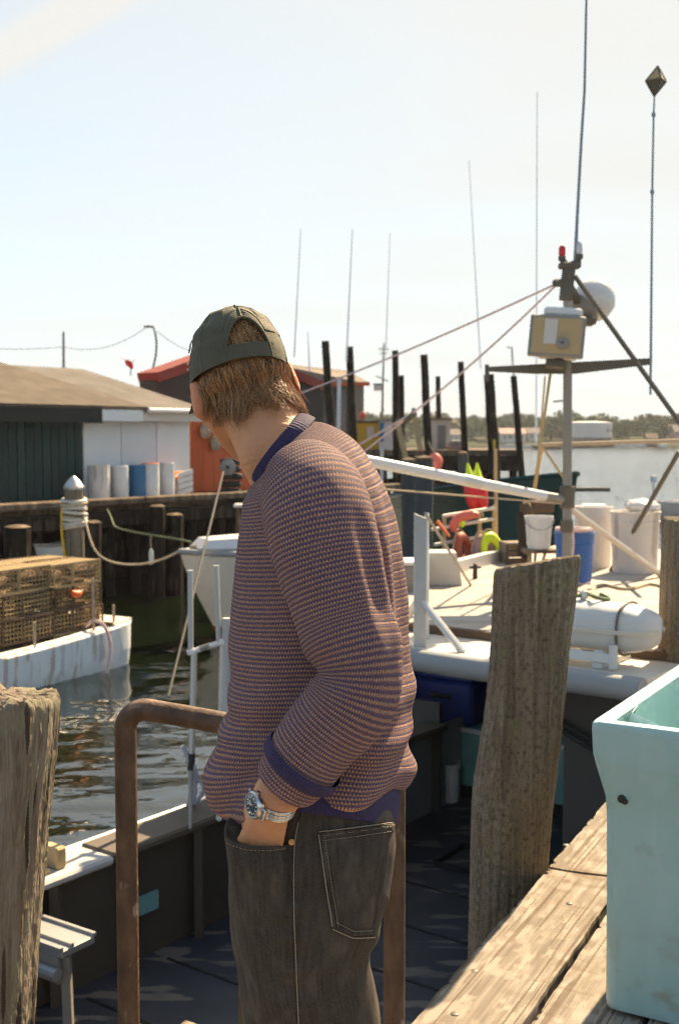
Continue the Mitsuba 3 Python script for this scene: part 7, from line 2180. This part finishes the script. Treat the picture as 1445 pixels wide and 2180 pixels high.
edge_l = lambda o: [tuple(tl_ + (bl_ - tl_) * s + V3(o, 0, 0)[:2]) for s in np.linspace(0.02, 0.98, 12)]
obj('seam_edge', tube(gaussian_filter(on_jeans(poly_curve(edge_l(1.0), 80), 0.0052)[0], (2, 0), mode='nearest'), 0.00095, 6), 'm_thread', jeans, smooth=60, label='pale worn edge of the back pocket')
obj('seam_edge', tube(gaussian_filter(on_jeans(poly_curve([tuple(bl_), tuple((bl_ + br_) / 2 + V3(0, 10, 0)[:2]), tuple(br_)], 50), 0.005)[0], (2, 0), mode='nearest'), 0.0009, 6), 'm_thread', jeans, smooth=60)
obj('seam_edge', tube(gaussian_filter(on_jeans(poly_curve([tuple(tl_), tuple(tr_ - V3(8, 0, 0)[:2])], 50), 0.0056)[0], (2, 0), mode='nearest'), 0.0009, 6), 'm_thread', jeans, smooth=60)
for off in (9, 19):
    obj('stitching', stitches([tuple(tl_ + V3(off * 0.5, off, 0)[:2]), tuple(tr_ + V3(-12, off, 0)[:2])], 26, 0.0058), 'm_thread', pocket)
obj('stitching', stitches([tuple(p_2) for p_2 in np.array(edge_l(13.0))], 34, 0.0046), 'm_thread', pocket)
obj('stitching', stitches([tuple(bl_ + V3(8, -13, 0)[:2]), tuple((bl_ + br_) / 2 + V3(0, -4, 0)[:2]), tuple(br_ + V3(-6, -13, 0)[:2])], 18, 0.0046), 'm_thread', pocket)
ys = np.linspace(1745, 2225, 60)
obj('seam_edge', tube(gaussian_filter(on_jeans(np.stack([seam_x(ys) - 1.0, ys], -1), 0.0012)[0], (2, 0), mode='nearest'), 0.0009, 6), 'm_thread', jeans, smooth=60, label='pale worn ridge of the side seam')
# pocket mouth hem
xs_ = np.array([497, 503, 509, 516, 524, 534, 546, 560, 576, 592, 606, 616])
mh = np.stack([xs_, mouth(xs_) + 4.5], -1)
fb = (NB[..., 1] < -0.12) & (project(PB)[..., 1] < 1900) & (project(PB)[..., 0] < 700)
TB, PBf, NBf = cKDTree(project(PB)[fb]), PB[fb], NB[fb]


def on_front(xy, lift):
    d, i = TB.query(xy, k=8)
    w = 1 / (d + 0.5) ** 2
    w /= w.sum(1, keepdims=True)
    return (PBf[i] * w[..., None]).sum(1) + (NBf[i] * w[..., None]).sum(1) * (lift * np.clip(-(NBf[i][..., 1] * w).sum(1) * 2.2 - 0.55, 0.06, 1))[:, None]


p_ = on_front(poly_curve(mh + V3(0, 2, 0)[:2], 90), 0.0275)
p_ = gaussian_filter(p_, (3, 0), mode='nearest')
obj('pocket_mouth', tube(p_, 0.0030, 10), 'm_denim', jeans, smooth=True)
mq = gaussian_filter(on_front(poly_curve(np.stack([xs_, mouth(xs_) + 14], -1), 96), 0.0302), (2, 0), mode='nearest')
obj('stitching', [rod(mq[i], mq[i + 2], 0.0006, n=5) for i in range(0, 93, 4)], 'm_thread', jeans)
rv, rn = on_jeans([(620, 1793)], 0.0008)
rvt = obj('rivet', lathe([(0.0052, -0.001), (0.0052, 0.0008), (0.0044, 0.0018), (0.0022, 0.0016), (0.0018, 0.0024), (0.0002, 0.0026)], rv[0], rn[0], 20), 'm_copper', jeans, label='copper pocket rivet')
# watch pocket corner beside the mouth and the waistband edge under the sweater
for side_, D_, zc_ in ((0, D_L, (727, 2960)), (1, D_R, (596, 2700))):
    a_ = M(*zc_, D_)
    c = V3(a_[0], a_[1], 0)
    sh = []
    for s_, w_, h_, z0_ in ((-0.105, 0.030, 0.05, 0), (-0.09, 0.042, 0.065, 0), (-0.05, 0.048, 0.10, 0), (0.0, 0.045, 0.15, 0), (0.06, 0.042, 0.17, 0), (0.13, 0.046, 0.09, 0), (0.19, 0.047, 0.065, 0), (0.225, 0.03, 0.05, 0)):
        a2 = np.linspace(0, 2 * np.pi, 28, endpoint=False)
        sh.append(np.stack([c[0] - s_ + 0 * a2, c[1] + w_ * np.cos(a2), np.maximum(0.001, h_ / 2 + h_ / 2 * np.sin(a2))], -1))
    obj('shoe', grid(np.array(sh), True), 'm_shoe', man, smooth=50)

# ---- watch
wc = None
cw = (wrL * 0.45 + M(556, 1735, -0.205) * 0.55)
cen_w = wrL + HA * 0.012
dn = V3(-0.62, -0.66, 0.42)
dn -= HA * (dn @ HA)
dn /= np.linalg.norm(dn)
wx = np.cross(HA, dn)
watch = f'{man}__watch'
ra_, rb_ = 0.0315, 0.0262                          # half width and half depth of the bracelet loop
side_w = wx
an = np.linspace(0, 2 * np.pi, 44, endpoint=False)
loop_p = lambda a_, g: cen_w + side_w * (ra_ + g) * math.sin(a_) + dn * (rb_ + g) * math.cos(a_)
wcen = loop_p(0, 0.0055)
obj('watch', lathe([(0.0165, -0.006), (0.0195, -0.0045), (0.0200, 0.0), (0.0196, 0.0025), (0.0178, 0.0052), (0.0150, 0.0050), (0.0148, 0.0036)], wcen, dn, 40), 'm_steel', man, smooth=35, label='steel wristwatch with a black dial')
obj('dial', lathe([(0.0149, 0.0034), (0.0001, 0.0034)], wcen, dn, 40), 'm_dial', watch)
Wb = np.stack([wx, HA * -1, dn], 1)
mk = []
for k in range(12):
    a_ = k * math.pi / 6
    Rk = Wb @ rotz(a_)
    mk.append(box(wcen + Rk @ V3(0, 0.0118, 0.0038), (0.0017, 0.0042 if k % 3 == 0 else 0.003, 0.0006), Rk))
obj('hour_marks', mk, 'm_lume', watch)
for nm_, a_, L__, w__, z__, mt_ in (('hour_hand', -1.2, 0.0075, 0.0016, 0.0043, 'm_lume'), ('minute_hand', -1.75, 0.0115, 0.0013, 0.0048, 'm_lume'), ('second_hand', 0.7, 0.0115, 0.0006, 0.0052, 'm_orange')):
    Rk = Wb @ rotz(a_)
    obj(nm_, box(wcen + Rk @ V3(0, L__ / 2, z__), (w__, L__, 0.0004), Rk), mt_, watch)
obj('crystal', lathe([(0.0150, 0.0050), (0.0120, 0.0060), (0.0060, 0.0065), (0.0001, 0.0066)], wcen, dn, 40), {'type': 'thindielectric'}, watch, smooth=True)
obj('crown', lathe([(0.0028, 0), (0.0030, 0.0012), (0.0030, 0.0034), (0.0024, 0.004), (0.0002, 0.004)], wcen - HA * 0.0196, -HA, 14), 'm_steel', watch)
for sg in (-1, 1):
    obj('lug', box(wcen + wx * sg * 0.0195 - dn * 0.003, (0.010, 0.019, 0.006), np.stack([wx, HA, dn], 1) @ np.array([[math.cos(0.35), 0, sg * math.sin(0.35)], [0, 1, 0], [-sg * math.sin(0.35), 0, math.cos(0.35)]]), 0.0015), 'm_steel', watch)
for i, a_ in enumerate(np.linspace(0.68, 2 * np.pi - 0.68, 26)):
    p0_, p1_ = loop_p(a_ - 0.05, 0.002), loop_p(a_ + 0.05, 0.002)
    tng = (p1_ - p0_) / np.linalg.norm(p1_ - p0_)
    out = np.cross(HA, tng)
    Rk = np.stack([tng, HA, out], 1)
    for o_, w_ in ((-0.0058, 0.0052), (0, 0.0054), (0.0058, 0.0052)):
        obj('link', box(loop_p(a_, 0.002) + HA * o_, (0.0064 if o_ else 0.0058, w_, 0.0028 if o_ else 0.0033), Rk, 0.0007), 'm_steel', watch)

# ---- cap
cap = f'{man}__cap'
CT = math.radians(4)                               # it sits tipped a little on the head
CRL = math.radians(8)                              # and levelled against the tilt of the head
capf = lambda q: hw((np.asarray(q, float) @ np.array([[1, 0, 0], [0, math.cos(CT), math.sin(CT)], [0, -math.sin(CT), math.cos(CT)]]) - V3(0, 0, 0.05)) @ np.array([[math.cos(CRL), 0, -math.sin(CRL)], [0, 1, 0], [math.sin(CRL), 0, math.cos(CRL)]]) + V3(0, 0, 0.05))
RXc, RYc, ZB, ZT = 0.0815, 0.107, 0.018, 0.131
na, nz = 200, 90
az = np.linspace(0, 2 * np.pi, na, endpoint=False)                 # 0 = back (-y)
el = np.linspace(0, 1, nz)


def cap_point(a_, e_, off=0.0):
    """a_: angle from the back, towards his right; e_: 0 at the lower edge, 1 at the button."""
    th = e_ * np.pi / 2
    rr = np.cos(th) ** 0.72
    zz = np.sin(th) ** 1.05
    dip = 0.012 * np.cos(a_) * (1 - e_)                              # the edge rises at the back a little
    x = np.sin(a_) * (RXc * rr + off)
    y = -np.cos(a_) * (RYc * rr + off) - 0.012
    z = ZB + dip + (ZT - ZB) * zz + off * np.sin(th)
    return np.stack([x, y, z], -1)


A_, E_ = np.meshgrid(az, el)
Q = cap_point(A_, E_)
pan = np.abs(((A_ / (np.pi / 3) + 0.5) % 1) - 0.5)
ln = np.linalg.norm(Q - V3(0, -0.012, 0.06), axis=-1, keepdims=True)
nrm_ = (Q - V3(0, -0.012, 0.06)) / ln
crump = 0.0045 * (meshkit.fbm(Q * 26, 3, 3) - 0.5) + 0.0022 * np.sin(E_ * 22 + A_ * 2) * meshkit.fbm(Q * 20, 2, 6) * (E_ > 0.3) + 0.0016 * np.exp(-(pan / 0.03) ** 2) - 0.0012 * np.exp(-((pan - 0.05) / 0.02) ** 2)
Q = Q + nrm_ * crump[..., None]
half_w, arch_h = 0.46, 0.46
aw = np.where(A_ > np.pi, A_ - 2 * np.pi, A_)
e_arch = arch_h * np.sqrt(np.clip(1 - (np.abs(aw) / half_w) ** 2.0, 0, 1))
hole = (np.abs(aw) < half_w) & (E_ < e_arch)
# squeeze the rows of the opening up to the arch so that its edge is clean
Enew = np.where(np.abs(aw) < half_w, e_arch + (1 - e_arch) * E_, E_)
Q = cap_point(A_, Enew)
nrm_ = (Q - V3(0, -0.012, 0.06)) / np.linalg.norm(Q - V3(0, -0.012, 0.06), axis=-1, keepdims=True)
Q = Q + nrm_ * crump[..., None]
outer, inner = Q, Q - nrm_ * 0.002
Pc = np.concatenate([inner[::-1], outer], 0)
obj('cap', tm(capf(Pc.reshape(-1, 3)), grid_faces(len(Pc), na)), 'm_cap', man, smooth=50, label='faded dark olive cap with a back opening and strap')
ap = np.linspace(-half_w, half_w, 60)
ea = arch_h * np.sqrt(np.clip(1 - (np.abs(ap) / half_w) ** 2.0, 0, 1))
obj('opening_edge', tube(capf(cap_point(ap, ea, 0.002)), 0.0022, 8), 'm_cap', cap, smooth=60)
a2 = np.linspace(-half_w - 0.10, half_w + 0.10, 40)
st_ = np.stack([cap_point(a2, 0 * a2 + e_ * 1.0, o_) for e_, o_ in ((0.005, 0.0005), (0.01, 0.0030), (0.155, 0.0030), (0.165, 0.0005))], 0)
obj('strap', tm(capf(st_.reshape(-1, 3)), grid_faces(4, 40, False)), 'm_cap', cap, smooth=40)
obj('button', lathe([(0.0065, -0.002), (0.006, 0.002), (0.003, 0.004), (0.0002, 0.0045)], capf(V3(0, -0.012, ZT + 0.001)), up_, 16), 'm_cap', cap)
br = []
for u in np.linspace(-1, 1, 40):
    row = []
    a_ = np.pi + u * 0.95
    b0_ = cap_point(np.array(a_), np.array(0.0))
    for w in np.linspace(0, 1, 16):
        L__ = 0.072 * (1 - 0.55 * abs(u) ** 2.6)
        row.append(b0_ + V3(np.sin(a_) * 0.012 * w, L__ * w, -0.006 * w - 0.018 * w * u * u - 0.003 * u * u))
    br.append(row)
br = np.array(br)
bt = np.concatenate([br, (br - V3(0, 0, 0.0035))[:, ::-1]], 1)
obj('brim', tm(capf(bt.reshape(-1, 3)), grid_faces(40, 32, True)), 'm_cap', cap, smooth=50)
# pale embroidery on its left front panel, mostly turned away
em = []
for i, (a_, e_, L__, rt_) in enumerate(((4.55, 0.42, 0.013, 0.5), (4.60, 0.36, 0.010, -0.6), (4.64, 0.40, 0.012, 1.2), (4.50, 0.36, 0.010, 0.2), (4.56, 0.22, 0.012, 1.5), (4.62, 0.21, 0.012, 1.4), (4.51, 0.17, 0.010, 1.55))):
    p0_ = cap_point(np.array(a_), np.array(e_), 0.0018)
    nn = cap_point(np.array(a_), np.array(e_), 0.01) - p0_
    B_ = basis(nn)
    d_ = B_ @ V3(math.sin(rt_), math.cos(rt_), 0)
    em.append(rod(capf(p0_ - d_ * L__ / 2), capf(p0_ + d_ * L__ / 2), 0.0014, n=6))
obj('embroidery', em, 'm_cap_thread', cap, label='small pale embroidered emblem')

# ---- hair: a close shell over the scalp and thousands of strands falling to the nape
rh = np.random.default_rng(23)
nS = 7600
ph = rh.uniform(-1.42, 1.27, nS)                   # angle from the back of the head; negative = his left
z0 = np.where(rh.random(nS) < 0.62, rh.uniform(0.004, 0.030, nS), rh.uniform(-0.045, 0.02, nS))
tuft = rh.random(nS) < 0.12                        # hair seen through the opening of the cap
ph = np.where(tuft, rh.uniform(-0.40, 0.40, nS), ph)
z0 = np.where(tuft, rh.uniform(0.03, 0.10, nS), z0)
keep = (ph > -1.36) | (z0 > 0.02)
ph, z0, tuft = ph[keep], z0[keep], tuft[keep]
nS = len(ph)
c_ = V3(0, -0.012, 0.048)
rr = np.sqrt(np.clip(1 - ((z0 - 0.048) / 0.095) ** 2, 0.15, 1))
pos = np.stack([np.sin(ph) * 0.078 * rr, -np.cos(ph) * 0.10 * rr - 0.012, z0], -1)
ends_z = np.interp(ph, [-1.75, -1.5, -1.25, -0.95, -0.5, 0.0, 0.5, 0.9, 1.2, 1.5, 1.75], [0.0, 0.002, -0.016, -0.038, -0.050, -0.045, -0.048, -0.056, -0.056, -0.042, -0.03]) + rh.normal(size=nS) * 0.011
seg = 9


def hsd(q):
    d = head_sdf(q)
    nk = sd_cone(q, hl_(neck0), hl_(neck1), 0.055 / HS, 0.058 / HS)
    return np.minimum(d, nk)


lift0 = np.where(tuft, rh.uniform(0.0005, 0.003, nS), rh.uniform(0.0015, 0.012, nS))
ends_z = np.where(tuft, z0 - rh.uniform(0.03, 0.05, nS), ends_z)
lockc = np.round((ph + 0.10 * meshkit.noise(np.stack([z0 * 60, ph * 2, 0 * ph], -1), 3)) * 8) / 8
lock = lockc + 0.02 * rh.normal(size=nS)
ends_z = ends_z + 0.013 * np.sin(lockc * 41.0)
strand = [pos.copy()]
cur = pos.copy()
total = np.maximum(z0 - ends_z, 0.012)
drift = 0.18 * np.sin(lock * 17) + 0.08 * rh.normal(size=nS)
for i in range(seg):
    step = total / seg
    cur = cur.copy()
    cur[:, 2] -= step
    side = np.stack([np.cos(ph), np.sin(ph), 0 * ph], -1)
    cur += side * (drift * step + (lockc - ph) * 0.055 / seg * (0.3 + 1.4 * i / seg))[:, None]
    tgt = np.minimum(lift0, 0.0045 + np.clip(0.026 - cur[:, 2], 0, 1) * 0.35) + 0.001
    for _ in range(2):
        d = hsd(cur)
        e = 1e-3
        g = np.stack([hsd(cur + V3(e, 0, 0)) - d, hsd(cur + V3(0, e, 0)) - d, hsd(cur + V3(0, 0, e)) - d], -1) / e
        g[:, 2] *= 0.25
        g /= np.linalg.norm(g, axis=1, keepdims=True) + 1e-9
        mv = np.where(d < tgt, tgt - d, -np.minimum(d - tgt, 0.006) * 0.6)
        cur += g * mv[:, None]
    strand.append(cur.copy())
S_ = np.stack(strand, 1)                           # (n, seg + 1, 3) in head coordinates
S_ = gaussian_filter(S_, (0, 0.8, 0), mode='nearest')
fr_ = np.linspace(0, 1, seg + 1)[None]
wv_ = 0.0034 * fr_ * np.sin(fr_ * 9.0 + lockc[:, None] * 29 + 0.5 * rh.normal(size=(nS, 1)))
S_ = S_ + np.stack([np.cos(ph), np.sin(ph), 0 * ph], -1)[:, None] * wv_[..., None] + np.stack([np.sin(ph), -np.cos(ph), 0 * ph], -1)[:, None] * (0.0035 * fr_ ** 2 * (0.5 + np.sin(lockc * 53)[:, None]))[..., None]
Sw = hw(S_.reshape(-1, 3)).reshape(S_.shape)
tg = np.gradient(Sw, axis=1)
tg /= np.linalg.norm(tg, axis=-1, keepdims=True) + 1e-9
ref = rh.normal(size=(nS, 1, 3))
xa = np.cross(tg, ref)
xa /= np.linalg.norm(xa, axis=-1, keepdims=True)
ya = np.cross(tg, xa)
wd = (0.00044 * (0.7 + 0.6 * rh.random((nS, 1)))) * np.linspace(1.15, 0.25, seg + 1)[None]
tri = [(1, 0), (-0.5, 0.87), (-0.5, -0.87)]
VV = np.stack([Sw + (xa * cx_ + ya * cy_) * wd[..., None] for cx_, cy_ in tri], 2)      # (n, seg+1, 3, 3)
grp = rh.integers(0, 3, nS)
hair_key = f'{man}__hair'
for gi, mt_ in ((0, 'm_hair_a'), (1, 'm_hair_b'), (2, 'm_hair_c')):
    Vg = VV[grp == gi]
    k_ = len(Vg)
    base_f = np.concatenate([grid_faces(seg + 1, 3, True)])
    f = (base_f[None] + (np.arange(k_) * (seg + 1) * 3)[:, None, None]).reshape(-1, 4)
    if gi == 0:
        obj('hair', tm(Vg.reshape(-1, 3), f), mt_, man, smooth=False, label='straight brown hair down to the nape')
    else:
        obj('strands', tm(Vg.reshape(-1, 3), f), mt_, hair_key, smooth=False)
# the scalp under the strands
A_, Z_ = np.meshgrid(np.linspace(-1.65, 1.65, 90), np.linspace(0, 1, 40))
zl = np.interp(A_, [-1.75, -1.5, -1.25, -0.95, 0.0, 0.9, 1.2, 1.5, 1.75], [0.02, 0.014, -0.008, -0.026, -0.026, -0.034, -0.038, -0.02, 0.01])
zz = 0.118 * (1 - Z_) + zl * Z_
rr = np.sqrt(np.clip(1 - ((zz - 0.048) / 0.095) ** 2, 0.12, 1))
cur = np.stack([np.sin(A_) * 0.08 * rr, -np.cos(A_) * 0.103 * rr - 0.012, zz], -1).reshape(-1, 3)
for _ in range(5):
    d = hsd(cur)
    e = 1e-3
    g = np.stack([hsd(cur + V3(e, 0, 0)) - d, hsd(cur + V3(0, e, 0)) - d, hsd(cur + V3(0, 0, e)) - d], -1) / e
    g[:, 2] *= 0.2
    g /= np.linalg.norm(g, axis=1, keepdims=True) + 1e-9
    cur = cur + g * ((0.0025 * (1 - Z_.reshape(-1) ** 4) - 0.001) - d)[:, None]
obj('scalp_shell', tm(hw(cur), grid_faces(40, 90, False)), 'm_hair_c', hair_key, smooth=True)

# repeats carry a group
GROUPS = {'moored_boat': 'white boats moored across the harbour', 'shore_house': 'houses along the far shore', 'far_tree': 'trees on the far shore', 'tall_piling': 'dark pilings of the background pier', 'whip_aerial': 'thin whip aerials against the sky', 'barrel': 'barrels along the white shed wall',
          'fender_piling': 'short pilings along the wharf', 'dock_piling': 'pilings along the near dock', 'overhead_wire': 'overhead wires behind the sheds', 'mooring_line': 'mooring lines of the white boat', 'white_tub': 'white tubs on the roof', 'ring_float': 'ring floats on the rail rack', 'long_float': 'long floats on the rail rack',
          'marker_float': 'tall floats behind the boom', 'stay_rope': 'stay ropes of the mast', 'tangled_line': 'lines at the foot of the pipe rack', 'loading_boom': 'rusted loading booms on the pier', 'white_pipe': 'white upright pipes on the pier', 'cable': 'cables on the bulkhead', 'wall_float': 'grey floats on the orange wall'}
for k_, v_ in labels.items():
    stem = k_[:-4] if k_[-3:].isdigit() else k_
    if '__' not in k_ and stem in GROUPS and 'category' in v_:
        v_['group'] = GROUPS[stem]

# ------------------------------------------------------------------ the summer haze over the water
scene['air'] = {'type': 'homogeneous', 'albedo': {'type': 'rgb', 'value': [0.95, 0.95, 0.95]}, 'sigma_t': {'type': 'rgb', 'value': [0.0002, 0.0002, 0.0002]}}
scene['haze'] = {'type': 'cube', 'to_world': T().translate([0, 420, 6.0]) @ T().scale([800, 800, 11.0]), 'bsdf': {'type': 'null'}, 'interior': {'type': 'ref', 'id': 'air'}}
labels['haze'] = {'label': 'thin bright summer haze over the harbour', 'kind': 'stuff'}
scene['camera']['medium'] = {'type': 'ref', 'id': 'air'}
